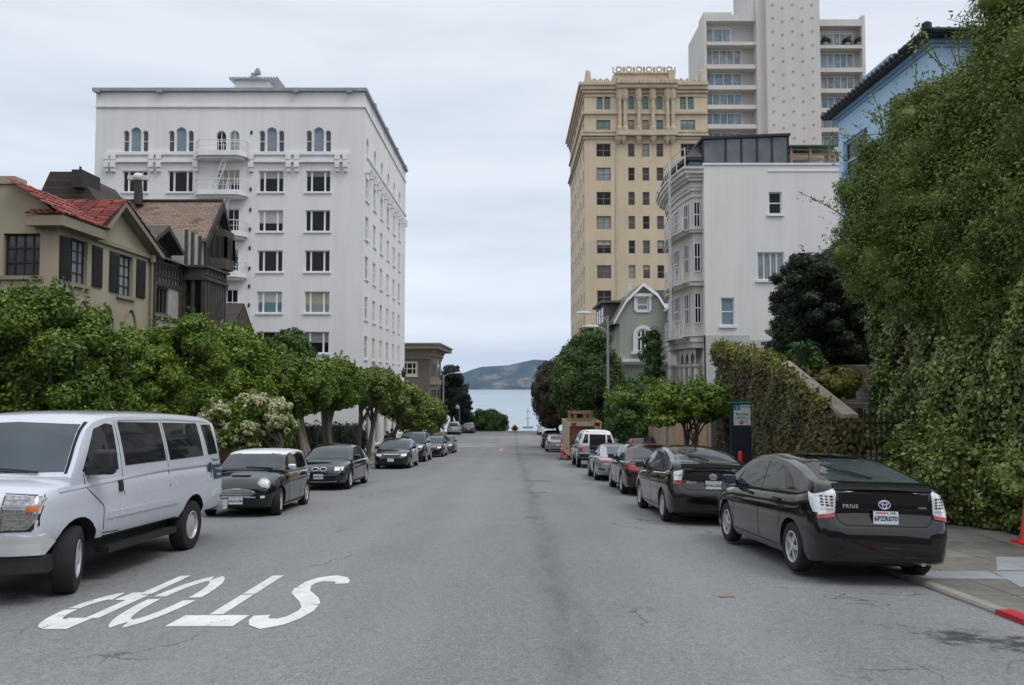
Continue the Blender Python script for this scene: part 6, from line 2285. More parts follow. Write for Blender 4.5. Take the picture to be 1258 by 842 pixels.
# ------------------------------------------------------------------ stair with its ivy-grown wall, gate and balustrade
def stair_wall():
 X = 7.0
 Ya, Yb = atx(1036, X, 520), atx(886, X, 440)
 zb = gz(Ya)
 root = empty('retaining_wall', (X, Ya, zb), label='sloping garden stair wall matted with brown-green ivy, stone coping on top', cat='wall')
 D = Yb - Ya
 zy = lambda py, px: zat(py, atx(px, X, py)) - zb
 yk = atx(957, X, 446) - Ya
 z_lo, z_hi, z_far = zy(514, 1033), zy(448, 957), zy(433, 900)
 prof = [(0, -.4), (0, z_lo), (yk, z_hi), (D, z_far), (D, gz(Yb) - zb - .5)]
 MB().prism(prof, 'x', 0, .32).build('wall', M['concrete'], root)
 cp = MB()
 for (a, b, c, d) in ((0 - .05, z_lo, yk, z_hi), (yk, z_hi, D, z_far)):
  cp.add([(-.03, a, b + .003), (.3, a, b + .003), (.3, c, d + .003), (-.03, c, d + .003), (-.03, a, b + .09), (.3, a, b + .09), (.3, c, d + .09), (-.03, c, d + .09)], [(0, 1, 2, 3), (4, 5, 6, 7), (0, 1, 5, 4), (2, 3, 7, 6), (0, 3, 7, 4), (1, 2, 6, 5)])
 cp.build('coping', M['stone_cap'], root)
 g = np.random.default_rng(401)
 n = 15000
 y = g.uniform(-.05, D, n)
 top = np.interp(y, [0, yk, D], [z_lo, z_hi, z_far])
 low = np.array([gz(Ya + q) - zb for q in y])
 z = low + (top + .02 - low) * g.random(n) ** .9
 bul = .1 * np.sin(y * 2.3 + z) + .07 * np.sin(z * 3.1 + y)
 P = np.c_[-.08 - np.abs(bul) - .1 * g.random(n), y, z]
 N = np.tile([-1, -.3, .3], (n, 1))
 n2 = 1500
 z2 = g.uniform(-.2, z_lo, n2)
 P = np.vstack([P, np.c_[g.uniform(-.1, .4, n2), -.06 + g.normal(0, .05, n2), z2]]); N = np.vstack([N, np.tile([0, -1, .2], (n2, 1))])
 leaf_cloud('ivy', P, N, .11, M['leaf_brown'], root, 403, .7)
 # greener growth hanging over the coping, thicker uphill
 Ps, Ns = [], []
 for i in range(120):
  yy_ = D - (D - .6) * g.random() ** 1.6 * .98
  t = float(np.interp(yy_, [0, yk, D], [z_lo, z_hi, z_far]))
  m = 60 if yy_ > yk else 34
  s = .26 if yy_ > yk else .15
  Ps.append(np.array([-.1, yy_, t - .02 + (.08 if yy_ > yk else 0)]) + g.normal(0, 1, (m, 3)) * np.array([.1, s, s * .6])); Ns.append(g.normal(0, .6, (m, 3)) + np.array([-1, -.2, .6]))
 leaf_cloud('ivy', np.vstack(Ps), np.vstack(Ns), .11, M['leaf_yellow'], root, 405, .7)
 g3 = np.random.default_rng(407)
 blobs = [((-.02 + g3.normal(0, .04), q, float(np.interp(q, [0, yk, D], [z_lo, z_hi, z_far])) - .12 + g3.uniform(-.05, .1)), np.array((.26, .5, .34)) * g3.uniform(.75, 1.2)) for q in np.arange(yk + .3, D - .2, .55)]
 blobs += [((-.1, q, float(np.interp(q, [0, yk], [z_lo, z_hi])) - .35), (.14, .4, .26)) for q in np.arange(yk * .45, yk, .5)]
 P, N, core = cloud_from_blobs(blobs, 330, 408, .7)
 leaf_cloud('ivy', P, N, .1, M['leaf_olive'], root, 409, .65, core)
 # steps behind the wall
 st = empty('garden_stair', (X + .33, Ya, zb), label='dark stone steps climbing behind the sloping ivy wall', cat='stair')
 n = 14
 for i in range(n):
  y0 = .3 + (yk + .6) * i / n
  zt = z_lo - 1.0 + (z_hi - z_lo + .5) * (i + 1) / n
  MB().box(0, 2.0, y0, y0 + (yk + .6) / n + .02, zt - .5, zt).build('step', M['concrete'], st)
 MB().box(0, 3.2, yk + .92, D + 2, 0, z_hi - .5).build('landing', M['concrete'], st)
 # bank of dark earth with planting beyond the steps
 bank = empty('garden_wall', (X + 2.4, Ya, zb), label='dark stone wall beside the garden steps under the clipped evergreen', cat='wall')
 MB().prism([(0.2, -.3), (0.2, z_lo - .1), (yk * .6, z_hi - .1), (D + 1, z_hi + .2), (D + 1, -.3)], 'x', 0, 2.5).build('wall', M['bark'], bank)
 c = at(1015, 465, Ya + 3.0)
 g2 = np.random.default_rng(411)
 for px, py, yo, r, mt, nm, lab in ((1010, 468, 3.6, (.75, .6, .35), 'leaf_brown', 'shrub', 'golden-brown shrub overhanging the garden steps'), (985, 445, 5.5, (.6, .6, .4), 'leaf_deep', 'shrub', 'dark green shrub below the balustrade at the top of the steps'), (1030, 470, 2.6, (.5, .6, .4), 'leaf_yellow', 'shrub', 'yellow-green shrub beside the dark gate')):
  c = at(px, py, Ya + yo)
  rt = empty(nm, c, label=lab, cat='shrub')
  P, N, core = cloud_from_blobs(envelope_blobs((0, 0, 0), r, 12, 413, .45), 420, 415, .75, .3)
  leaf_cloud('foliage', P, N, .12, M[mt], rt, 417, .5, core)
 # strap leaves
 c = at(985, 440, Ya + 5.0)
 rt = empty('strap_leaf_plant', c, label='tuft of long green strap leaves beside the balustrade', cat='plant')
 mb = MB()
 for i in range(46):
  a = g2.uniform(0, 6.28)
  l = g2.uniform(.6, 1.1)
  dx, dy = math.cos(a) * l * .6, math.sin(a) * l * .6
  w = .03
  p0, p1, p2 = Vector((0, 0, -.3)), Vector((dx * .5, dy * .5, l * .45)), Vector((dx, dy, l * .35))
  s = Vector((-math.sin(a), math.cos(a), 0)) * w
  mb.add([p0 - s, p0 + s, p1 + s, p1 - s, p2], [(0, 1, 2, 3), (3, 2, 4)])
 mb.build('leaves', M['leaf_blade'], rt, fix=False)
 # gate
 y = Ya - .1
 gt = empty('iron_gate', (X + .45, Ya + .1, gz(Ya)), label='tall dark iron gate between stair wall and ivy wall', cat='gate')
 mb = MB()
 wd, h = 1.1, 2.1
 for k in range(10):
  x = .05 + k * wd / 9.5
  mb.tube([(x, 0, 0), (x, 0, h)], .016, 6)
  mb.lathe([(.028, h), (.0, h + .12)], (x, 0, 0), 'z', 6)
 for z in (.15, 1.0, 1.9): mb.box(0, wd + .05, -.02, .02, z, z + .05)
 mb.build('bars', M['black_metal'], gt)
 MB().box(-.14, -.02, -.08, .08, -.1, h + .15).build('post', M['black_metal'], gt)
 MB().box(wd + .08, wd + .2, -.08, .08, -.1, h + .15).build('post', M['black_metal'], gt)
 # urn on its pedestal and the balustrade
 Y = 28.5
 p = at(952, 440, Y)
 z0 = zat(447, Y)
 pd = empty('pedestal', (p.x, Y, z0 - 1.5), label='square dark pedestal at the end of the balustrade', cat='pedestal')
 h = zat(420, Y) - z0 + 1.5
 mb = MB()
 mb.box(-.3, .3, -.3, .3, -1.5, h - .12); mb.box(-.38, .38, -.38, .38, h - .119, h)
 mb.build('block', M['dark_trim'], pd)
 ur = empty('stone_urn', (p.x, Y, z0 - 1.5 + h), label='dark stone urn on the pedestal at the top of the garden steps', cat='urn')
 MB().lathe([(.16, 0), (.17, .05), (.08, .1), (.1, .16), (.3, .3), (.36, .42), (.3, .46), (.2, .52), (.05, .56)], (0, 0, 0), 'z', 16).build('urn', M['concrete'], ur, smooth=40)
 q = at(990, 405, Y + .6)
 bl = empty('balustrade', (p.x + .35, Y, z0 - 1.0), label='pale stone balustrade rising behind the pedestal under the dark evergreen', cat='balustrade')
 mb = MB()
 Lb = 2.4
 rise = lambda t: t * .5
 for k in range(9):
  x = .15 + Lb * k / 9
  zz_ = 1.0 + rise(k / 9)
  MB().lathe([(.06, 0), (.09, .2), (.05, .35), (.08, .55), (.05, .7), (.07, .8)], (x, 0, zz_ - .05), 'z', 10).build('baluster', M['cream_trim'], bl, smooth=50)
 for za in (.85, 1.75):
  mb.add([(0, -.12, za), (Lb, -.12, za + rise(1)), (Lb, .12, za + rise(1)), (0, .12, za), (0, -.12, za + .14), (Lb, -.12, za + .14 + rise(1)), (Lb, .12, za + .14 + rise(1)), (0, .12, za + .14)], [(0, 1, 2, 3), (4, 5, 6, 7), (0, 1, 5, 4), (3, 2, 6, 7), (0, 3, 7, 4), (1, 2, 6, 5)])
 mb.build('rail', M['concrete'], bl)
 MB().box(-.2, Lb, -.15, .15, -1.2, .849).build('plinth', M['concrete'], bl)
 # concrete gate pillar left of the ivy wall and the plywood hoarding
 Yp = Yb + .4
 pil = empty('concrete_pillar', (X - .1, Yp, gz(Yp)), label='square grey concrete gate pillar between hoarding and ivy wall', cat='pillar')
 hp = zat(478, Yp) - gz(Yp)
 mb = MB(); mb.box(-.22, .22, -.22, .22, -.2, hp); mb.box(-.28, .28, -.28, .28, hp + .001, hp + .12)
 mb.build('shaft', M['concrete'], pil)
stair_wall()
def osb_mat():
 m, nt, b = newmat('plywood')
 v = mapping(nt, (1, 1, 1))
 vo = nt.nodes.new('ShaderNodeTexVoronoi')
 vo.inputs['Scale'].default_value = 16
 nt.links.new(mapping(nt, (1, .5, 1.4), rot=(.5, .3, 0)), vo.inputs['Vector'])
 f = math_(nt, 'ADD', math_(nt, 'MULTIPLY', vo.outputs['Color'], .5), math_(nt, 'MULTIPLY', noise(nt, v, 2.2, 5), .6))
 c = ramp(nt, f, [(.3, (.25, .15, .075)), (.55, (.42, .28, .15)), (.8, (.52, .38, .23))])
 nt.links.new(c, b.inputs['Base Color'])
 b.inputs['Roughness'].default_value = .85
 return m
M['plywood'] = osb_mat()
M['plywood_pale'] = pm('plywood_pale', (.36, .26, .17), .85, .15, 1.5)
def hoarding():
 X = 6.75
 Y0_, Y1_ = 27.4, atx(788, X, 540)
 root = empty('plywood_hoarding', (X, Y0_, gz(Y0_)), label='plywood construction hoarding behind the small street tree', cat='fence')
 n = 8
 for i in range(n):
  a, b = (Y1_ - Y0_) * i / n, (Y1_ - Y0_) * (i + 1) / n
  z = gz(Y0_ + a) - gz(Y0_)
  MB().box(-.01 - .004 * (i % 2), .02, a + .008, b - .008, z - .3, z + 2.15).build('panel', M['plywood'] if i in (0, 1, 2, 4) else M['plywood_pale'], root)
  if i % 2: MB().box(-.09, -.016, b - .07, b + .03, z - .3, z + 2.2).build('post', M['grey_metal'], root)
hoarding()
# left garden wall and the warm brick pier behind the parked cars
def brick_mat(name, c1, c2, mort):
 m, nt, b = newmat(name)
 br = nt.nodes.new('ShaderNodeTexBrick')
 br.inputs['Scale'].default_value = 1
 br.inputs['Brick Width'].default_value = .24
 br.inputs['Row Height'].default_value = .08
 br.inputs['Mortar Size'].default_value = .008
 br.inputs['Color1'].default_value = (*c1, 1); br.inputs['Color2'].default_value = (*c2, 1); br.inputs['Mortar'].default_value = (*mort, 1)
 t = nt.nodes.new('ShaderNodeTexCoord')
 nt.links.new(t.outputs['UV'], br.inputs['Vector'])
 c = mixc(nt, 1.0, br.outputs['Color'], ramp(nt, noise(nt, mapping(nt), 2.0, 5), [(.3, .65), (.7, 1.2)]), 'MULTIPLY')
 nt.links.new(c, b.inputs['Base Color'])
 b.inputs['Roughness'].default_value = .9
 bump(nt, b, br.outputs['Fac'], -.4, .02)
 return m
M['brick'] = brick_mat('brick', (.13, .06, .035), (.2, .09, .05), (.1, .085, .07))
def left_wall(y0, y1, X, h, mat, name, label):
 root = empty(name, (X, y0, gz(y0)), label=label, cat='wall')
 n = max(1, int((y1 - y0) / 2.5))
 mb = MB()
 vs, fs = [], []
 for i in range(n):
  a, b = (y1 - y0) * i / n, (y1 - y0) * (i + 1) / n
  z = gz(y0 + a) - gz(y0)
  mb.box(-.3, 0, a, b - .001, z - .4, z + h)
 o = mb.build('wall', mat, root)
 uv_planar(o)
 cp = MB()
 for i in range(n):
  a, b = (y1 - y0) * i / n, (y1 - y0) * (i + 1) / n
  z = gz(y0 + a) - gz(y0)
  cp.box(-.35, .05, a, b - .001, z + h + .002, z + h + .08)
 cp.build('coping', M['concrete'], root)
left_wall(12, 26.5, -10.6, 1.0, M['brown_wall'], 'garden_wall', 'low brown garden wall under the left hedge trees')
left_wall(27.5, 34.5, -10.2, 2.2, M['brick'], 'brick_wall', 'rust-brown brick wall behind the small white-roofed car')
left_wall(35, 57, -10.9, 1.7, M['timber'], 'timber_fence', 'dark timber fence behind the left street tree trunks')
def low_hedge():
 c = (-10.35, 45.5, gz(45.5) + 1.1)
 root = empty('clipped_hedge', (c[0], c[1], gz(45.5)), label='long dark hedge along the fence behind the left street tree trunks', cat='hedge')
 blobs = [((0, y, 1.0 - GRADE * y), (.5, .95, 1.15)) for y in np.arange(-9.5, 9, 1.2)]
 P, N, core = cloud_from_blobs(blobs, 110, 451, .8)
 leaf_cloud('foliage', P, N, .15, M['leaf_dark'], root, 453, .55, core)
low_hedge()
for px, py, r, lab in ((1014, 52, .85, 'round dark pot plant on the top right balcony of the modern tower, nearest the shaft'), (1041, 52.5, .7, 'middle pot plant on the top right balcony of the modern tower'), (1055, 52, .75, 'pot plant at the outer end of the top right balcony of the modern tower')):
 c = at(px, py, 126.9)
 rt = empty('balcony_plant', c, label=lab, cat='plant', group='pot plants on the tower balcony')
 P, N, core = cloud_from_blobs([((0, 0, .3), (r, .6, .6))], 60, 471, .75)
 leaf_cloud('foliage', P, N, .22, M['leaf_dark'], rt, 473, .6, core)
 MB().lathe([(.35, -.7), (.45, -.1), (.4, -.1)], (0, 0, 0), 'z', 10).build('pot', M['concrete'], rt)
# ------------------------------------------------------------------ vehicles
M['tyre'] = pm('tyre', (0.014, 0.014, 0.015), 0.85, 0.25, 8, 0.4, 90)
M['alloy'] = pm('alloy', (0.52, 0.52, 0.53), 0.4, 0.1, 6, metal=0.25)
M['steel_wheel'] = pm('steel_wheel', (0.48, 0.48, 0.49), 0.4, 0.12, 6, metal=0.3)
M['wheel_dark'] = pm('wheel_dark', (0.02, 0.02, 0.021), 0.6, 0.2)
M['black_plastic'] = pm('black_plastic', (0.014, 0.014, 0.015), 0.55, 0.2, 8)
M['chrome'] = pm('chrome', (0.72, 0.73, 0.75), 0.14, 0.06, 4, metal=0.55)
M['lamp_clear'] = pm('lamp_clear', (0.72, 0.73, 0.75), 0.12, 0.22, 26, metal=0.1, coat=1.0)
M['lamp_red'] = pm('lamp_red', (0.34, 0.012, 0.016), 0.15, 0.3, 20, coat=1.0)
M['lamp_amber'] = pm('lamp_amber', (0.5, 0.11, 0.015), 0.15, 0.25, 20, coat=1.0)
M['plate_white'] = pm('plate_white', (0.62, 0.64, 0.68), 0.45, 0.06, 10)
M['plate_ink'] = pm('plate_ink', (0.03, 0.04, 0.12), 0.5, 0.1)
M['seam'] = pm('seam', (0.004, 0.004, 0.004), 0.8, 0.2)
M['car_glass'] = glass('car_glass', (0.012, 0.014, 0.016), 0.03, 1.6)
M['car_glass_pale'] = glass('car_glass_pale', (0.06, 0.075, 0.08), 0.03, 1.6)
M['windscreen'] = glass('windscreen', (0.035, 0.05, 0.062), 0.03, 1.65)
M['spoiler_black'] = paint('spoiler_black', (.003, .003, .0035), .45, 0, 0, .12)
M['van_lamp'] = pm('van_lamp', (.34, .35, .36), .15, .55, 30, metal=.6, coat=1.0)
M['blue_badge'] = pm('blue_badge', (0.02, 0.03, 0.3), 0.25, 0.1)
def pch(xs, ys, x):
 """monotone cubic through the key points"""
 xs, ys, x = np.asarray(xs, float), np.asarray(ys, float), np.asarray(x, float)
 h = np.diff(xs); d = np.diff(ys) / h
 m = np.zeros(len(xs))
 for i in range(1, len(xs) - 1):
  if d[i - 1] * d[i] > 0:
   w1, w2 = 2 * h[i] + h[i - 1], h[i] + 2 * h[i - 1]
   m[i] = (w1 + w2) / (w1 / d[i - 1] + w2 / d[i])
 m[0], m[-1] = d[0], d[-1]
 k = np.clip(np.searchsorted(xs, x) - 1, 0, len(xs) - 2)
 t = (x - xs[k]) / h[k]
 return (2 * t**3 - 3 * t**2 + 1) * ys[k] + (t**3 - 2 * t**2 + t) * h[k] * m[k] + (-2 * t**3 + 3 * t**2) * ys[k + 1] + (t**3 - t**2) * h[k] * m[k + 1]
def loft(mb, rings, closed=True, caps=True, mi=0):
 n = len(rings[0])
 v = [p for r_ in rings for p in r_]
 f = [(i * n + k, i * n + (k + 1) % n, (i + 1) * n + (k + 1) % n, (i + 1) * n + k) for i in range(len(rings) - 1) for k in range(n)]
 if caps: f += [tuple(range(n))[::-1], tuple(range((len(rings) - 1) * n, len(rings) * n))]
 mb.add(v, f, mi)
class Car:
 """s runs from the rear bumper (0) to the front (L); local +Y is forward, the origin lies on the ground under the middle"""
 def __init__(c, name, label, L, W, body, cabin, rear_axle, front_axle, r, mat, cat='car', clear=.17, crease=.62, lean=.42, arch=1.16, track=None, group=None, belt_in=.0, tyre_w=.2, cab_w=.93, round_in=1.0, roof_mat=None, roof_z=9):
  c.L, c.W, c.r, c.ra, c.fa = L, W, r, rear_axle, front_axle
  c.root = empty(name, label=label, cat=cat, group=group)
  c.mat = mat
  c.track = track or W / 2 - tyre_w / 2 - .02
  c.tw = tyre_w
  # lower body: key rows (s, half width factor, z bottom, z shoulder, z crown)
  k = np.array(body, float)
  s = np.unique(np.round(np.concatenate([np.linspace(0, L, 54), k[:, 0]]), 4))
  wf, zb, zs, zc = (pch(k[:, 0], k[:, i], s) for i in (1, 2, 3, 4))
  c.kb = k
  rings = []
  for i, q in enumerate(s):
   w = W / 2 * wf[i]
   b, t, cr_ = zb[i], zs[i], max(zc[i], zs[i] + .004)
   hh = t - b
   half = [(w * .80, b), (w * .93, b + .02), (w * .975, b + min(.12, hh * .25)), (w * .995, b + hh * .42), (w * 1.0, b + hh * crease), (w * .985, b + hh * .82), (w * .955, t - hh * .05), (w * .925, t - .004), (w * .82, t + (cr_ - t) * .4), (w * .5, t + (cr_ - t) * .85)]
   ring = [(x, q - L / 2, z) for x, z in half] + [(0, q - L / 2, cr_)] + [(-x, q - L / 2, z) for x, z in half[::-1]]
   rings.append(ring)
  mb = MB()
  loft(mb, rings)
  lower = mb.mesh('lower', mat, None)
  # wheel arches
  ob = link('lower', lower)
  cm = MB()
  for sx in (-1, 1):
   for a in (rear_axle, front_axle):
    R_ = r * arch
    prof = [(R_, -.36), (R_, .36)]
    cc = (sx * (W / 2 - .0), a - L / 2, r)
    n0 = len(cm.v)
    cm.lathe(prof, cc, 'x', 28)
  cme = cm.mesh('cut', M['black_plastic'])
  co = link('cut', cme)
  md = ob.modifiers.new('arches', 'BOOLEAN')
  md.object = co
  md.operation = 'DIFFERENCE'
  md.solver = 'EXACT'
  dg = bpy.context.evaluated_depsgraph_get()
  me = bpy.data.meshes.new_from_object(ob.evaluated_get(dg))
  bpy.data.objects.remove(ob); bpy.data.objects.remove(co)
  # greenhouse
  bm = bmesh.new()
  bm.from_mesh(me)
  if cabin:
   zk = np.array(cabin, float)            # (s, z of roof line), rear to front
   gs = np.unique(np.round(np.concatenate([np.linspace(zk[0, 0], zk[-1, 0], 40), zk[:, 0]]), 4))
   zt = pch(zk[:, 0], zk[:, 1], gs)
   rings = []
   for q, z in zip(gs, zt):
    base = float(pch(k[:, 0], k[:, 3], [q])[0])
    w0 = W / 2 * float(pch(k[:, 0], k[:, 1], [q])[0]) * cab_w
    zb_ = base - .06
    z = max(z, base + .012)
    h = z - base
    rr = min(.11 * round_in, h * .5)
    wz_ = lambda zz_: w0 - lean * max(0, zz_ - base) - .1 * max(0, zz_ - base) ** 2
    half = [(w0 + .004, zb_), (w0, base)]
    for t in (.25, .5, .75, 1.0): half.append((wz_(base + (h - rr) * t), base + (h - rr) * t))
    wt = wz_(base + h - rr)
    half += [(wt - rr * .22, z - rr * .42), (wt - rr * .62, z - rr * .12), (wt - rr * 1.2, z + .004), (wt * .5, z + .03 * min(1, h * 3)), ]
    ring = [(x, q - L / 2, y) for x, y in half] + [(0, q - L / 2, z + .038 * min(1, h * 3))] + [(-x, q - L / 2, y) for x, y in half[::-1]]
    rings.append(ring)
   g = MB()
   loft(g, rings)
   gm = g.mesh('cab', mat)
   bm.from_mesh(gm)
  me2 = bpy.data.meshes.new('body')
  bm.to_mesh(me2)
  bm.free()
  me2.materials.clear()
  me2.materials.append(mat); me2.materials.append(M['black_plastic'])
  for p in me2.polygons:
   p.material_index = 0
   for a in (rear_axle, front_axle):
    d = Vector((0, p.center.y - (a - L / 2), p.center.z - r))
    if abs(p.center.x) < W / 2 - .03 and d.length < r * arch + .02 and p.center.z < r * arch + r + .05 and Vector((0, -d.y, -d.z)).dot(p.normal) > .3 * d.length * (d.length > .05):
     p.material_index = 1
  if roof_mat:
   me2.materials.append(roof_mat)
   for p in me2.polygons:
    if p.center.z > roof_z: p.material_index = 2
  me2.shade_smooth()
  me2.set_sharp_from_angle(angle=R(32))
  c.body = link('body', me2, c.root)
  c.bvh = BVHTree.FromPolygons([v.co.copy() for v in me2.vertices], [tuple(p.vertices) for p in me2.polygons])
  MB().box(-W / 2 * .66, W / 2 * .66, -L / 2 + .5, L / 2 - .5, clear - .02, clear + .16).build('underbody', M['black_plastic'], c.root)
 def hit(c, axis, a, b):
  if axis in ('+x', '-x'):
   sg = 1 if axis == '+x' else -1
   o, d = Vector((sg * 4, a - c.L / 2, b)), Vector((-sg, 0, 0))
  elif axis == 'rear': o, d = Vector((a, -c.L, b)), Vector((0, 1, 0))
  elif axis == 'front': o, d = Vector((a, c.L, b)), Vector((0, -1, 0))
  else: o, d = Vector((a, b - c.L / 2, 6)), Vector((0, 0, -1))
  h = c.bvh.ray_cast(o, d)
  if h[0] is None: return None
  n = h[1]
  if n.dot(d) > 0: n = -n
  if -n.dot(d) < (.3 if axis[-1] == 'x' else .1): return None
  return h[0], n
 def patch(c, name, axis, A, B, mat, off=.006, n=14, m=6, parent=None, mirror=False, depth=.02):
  """a panel following the body between the polylines A and B (same axis coordinates)"""
  def res(P, n):
   P = np.array(P, float)
   d = np.r_[0, np.cumsum(np.linalg.norm(np.diff(P, axis=0), axis=1))]
   t = np.linspace(0, d[-1], n + 1)
   return np.c_[np.interp(t, d, P[:, 0]), np.interp(t, d, P[:, 1])]
  a, b = res(A, n), res(B, n)
  out = []
  for sg in ((1, -1) if mirror else (1,)):
   ax = axis
   if mirror and axis == '+x' and sg < 0: ax = '-x'
   pts, nr = [], []
   for j in range(m + 1):
    for i in range(n + 1):
     q = a[i] + (b[i] - a[i]) * j / m
     x = q[0] * sg if axis in ('rear', 'front', 'top') else q[0]
     h = c.hit(ax, x, q[1])
     pts.append(h[0] if h else None); nr.append(h[1] if h else None)
   ok = [p for p in pts if p is not None]
   if len(ok) < len(pts) * .5: continue
   for idx, p in enumerate(pts):
    if p is None:
     jn = min((k for k in range(len(pts)) if pts[k] is not None), key=lambda k: abs(k % (n + 1) - idx % (n + 1)) + abs(k // (n + 1) - idx // (n + 1)))
     pts[idx], nr[idx] = pts[jn], nr[jn]
   V = [p + q * off for p, q in zip(pts, nr)]
   w = n + 1
   F = [(j * w + i, j * w + i + 1, (j + 1) * w + i + 1, (j + 1) * w + i) for j in range(m) for i in range(n)]
   rim = [i for i in range(w)] + [j * w + n for j in range(1, m + 1)] + [m * w + i for i in range(n - 1, -1, -1)] + [j * w for j in range(m - 1, 0, -1)]
   b0 = len(V)
   V += [pts[i] - nr[i] * depth for i in rim]
   for i in range(len(rim)):
    k = (i + 1) % len(rim)
    F.append((rim[i], rim[k], b0 + k, b0 + i))
   mb = MB(); mb.add(V, F)
   o = mb.build(name, mat, parent or c.root, 40)
   out.append(o)
  return out if mirror else (out[0] if out else None)
 def line(c, name, axis, P, mat, w=.012, off=.004, mirror=False, parent=None):
  """a narrow ribbon along a polyline"""
  P = np.array(P, float)
  d = np.gradient(P, axis=0)
  d /= np.linalg.norm(d, axis=1, keepdims=True) + 1e-9
  nrm = np.c_[-d[:, 1], d[:, 0]] * w / 2
  return c.patch(name, axis, P + nrm, P - nrm, mat, off, n=max(6, len(P) * 3), m=1, mirror=mirror, parent=parent, depth=.01)
 def wheels(c, style='alloy5', steer=0.0):
  for sx in (-1, 1):
   for a, st in ((c.ra, 0), (c.fa, steer)):
    t, rim, hub = wheel_meshes(c.r, c.tw, style)
    w = link('wheel', hub, c.root, (sx * c.track, a - c.L / 2, c.r), (0, 0, st + (math.pi if sx < 0 else 0)))
    link('tyre', t, w)
    link('rim', rim, w)
 def mirror_(c, s, z, mat, size=(.2, .1, .14), out=.12):
  for sx in (-1, 1):
   h = c.hit('+x' if sx > 0 else '-x', s, z)
   x = abs(h[0].x) if h else c.W / 2 * .9
   mb = MB()
   mb.box(-size[0] / 2, size[0] / 2, -size[1] / 2, size[1] / 2, -size[2] / 2, size[2] / 2)
   o = mb.build('mirror', mat, c.root, 50, loc=(sx * (x + out), s - c.L / 2, z + .03))
   bevel(o, min(size) * .38, 3)
   MB().box(-.09, .09, -.025, .025, -.03, .03).build('mirror_arm', M['black_plastic'], o, loc=(-sx * (size[0] / 2 + .0), .02, -size[2] / 2 + .03))
   g = MB().quad((-size[0] * .42, 0, -size[2] * .4), (size[0] * .42, 0, -size[2] * .4), (size[0] * .42, 0, size[2] * .4), (-size[0] * .42, 0, size[2] * .4))
   g.build('mirror_glass', M['windscreen'], o, loc=(0, -size[1] / 2 - .003, 0))
 def plate(c, end, z, text, x=0.0, tilt=0, frame=True, y_off=.012, teal=True):
  ax = 'rear' if end == 'rear' else 'front'
  h = [c.hit(ax, x + dx, z + dz) for dx in (-.12, 0, .12) for dz in (-.05, .05)]
  ys = [q[0].y for q in h if q]
  y = (min(ys) if end == 'rear' else max(ys)) + (-y_off if end == 'rear' else y_off)
  rot = 0 if end == 'rear' else math.pi
  p = MB().box(-.152, .152, -.004, .004, -.076, .076).build('license_plate', M['plate_white'], c.root, loc=(x, y, z), rot=(tilt, 0, rot))
  if text:
   t = text_mesh(text, .076, M['plate_ink'], .001, .002, 1.0)
   link('lettering', t, p, (0, -.006, -.012), (R(90), 0, 0))
  if teal:
   MB().box(-.12, .03, -.0055, -.004, .05, .062).build('plate_heading', M['red_paint'], p)
   MB().box(.06, .12, -.0055, -.004, .045, .066).build('plate_sticker', M['sticker'], p)
 def place(c, X, Y, heading='away', yaw=0.0, zoff=0.0):
  """stand the car on the road with its middle at X, Y"""
  z = (rz(X, Y + 1.2) + rz(X, Y - 1.2)) / 2 + zoff
  sl = math.atan((rz(X, Y + 1.3) - rz(X, Y - 1.3)) / 2.6)
  roll = math.atan((rz(X + .7, Y) - rz(X - .7, Y)) / 1.4)
  if heading == 'away': m = Matrix.Rotation(yaw, 4, 'Z')
  else: m = Matrix.Rotation(math.pi + yaw, 4, 'Z')
  tilt = Matrix.Rotation(sl, 4, 'X') @ Matrix.Rotation(-roll, 4, 'Y')
  c.root.rotation_euler = (tilt @ m).to_euler()
  c.root.location = (X, Y, z)
M['sticker'] = pm('sticker', (.05, .35, .3), .5, .1)
_wh = {}
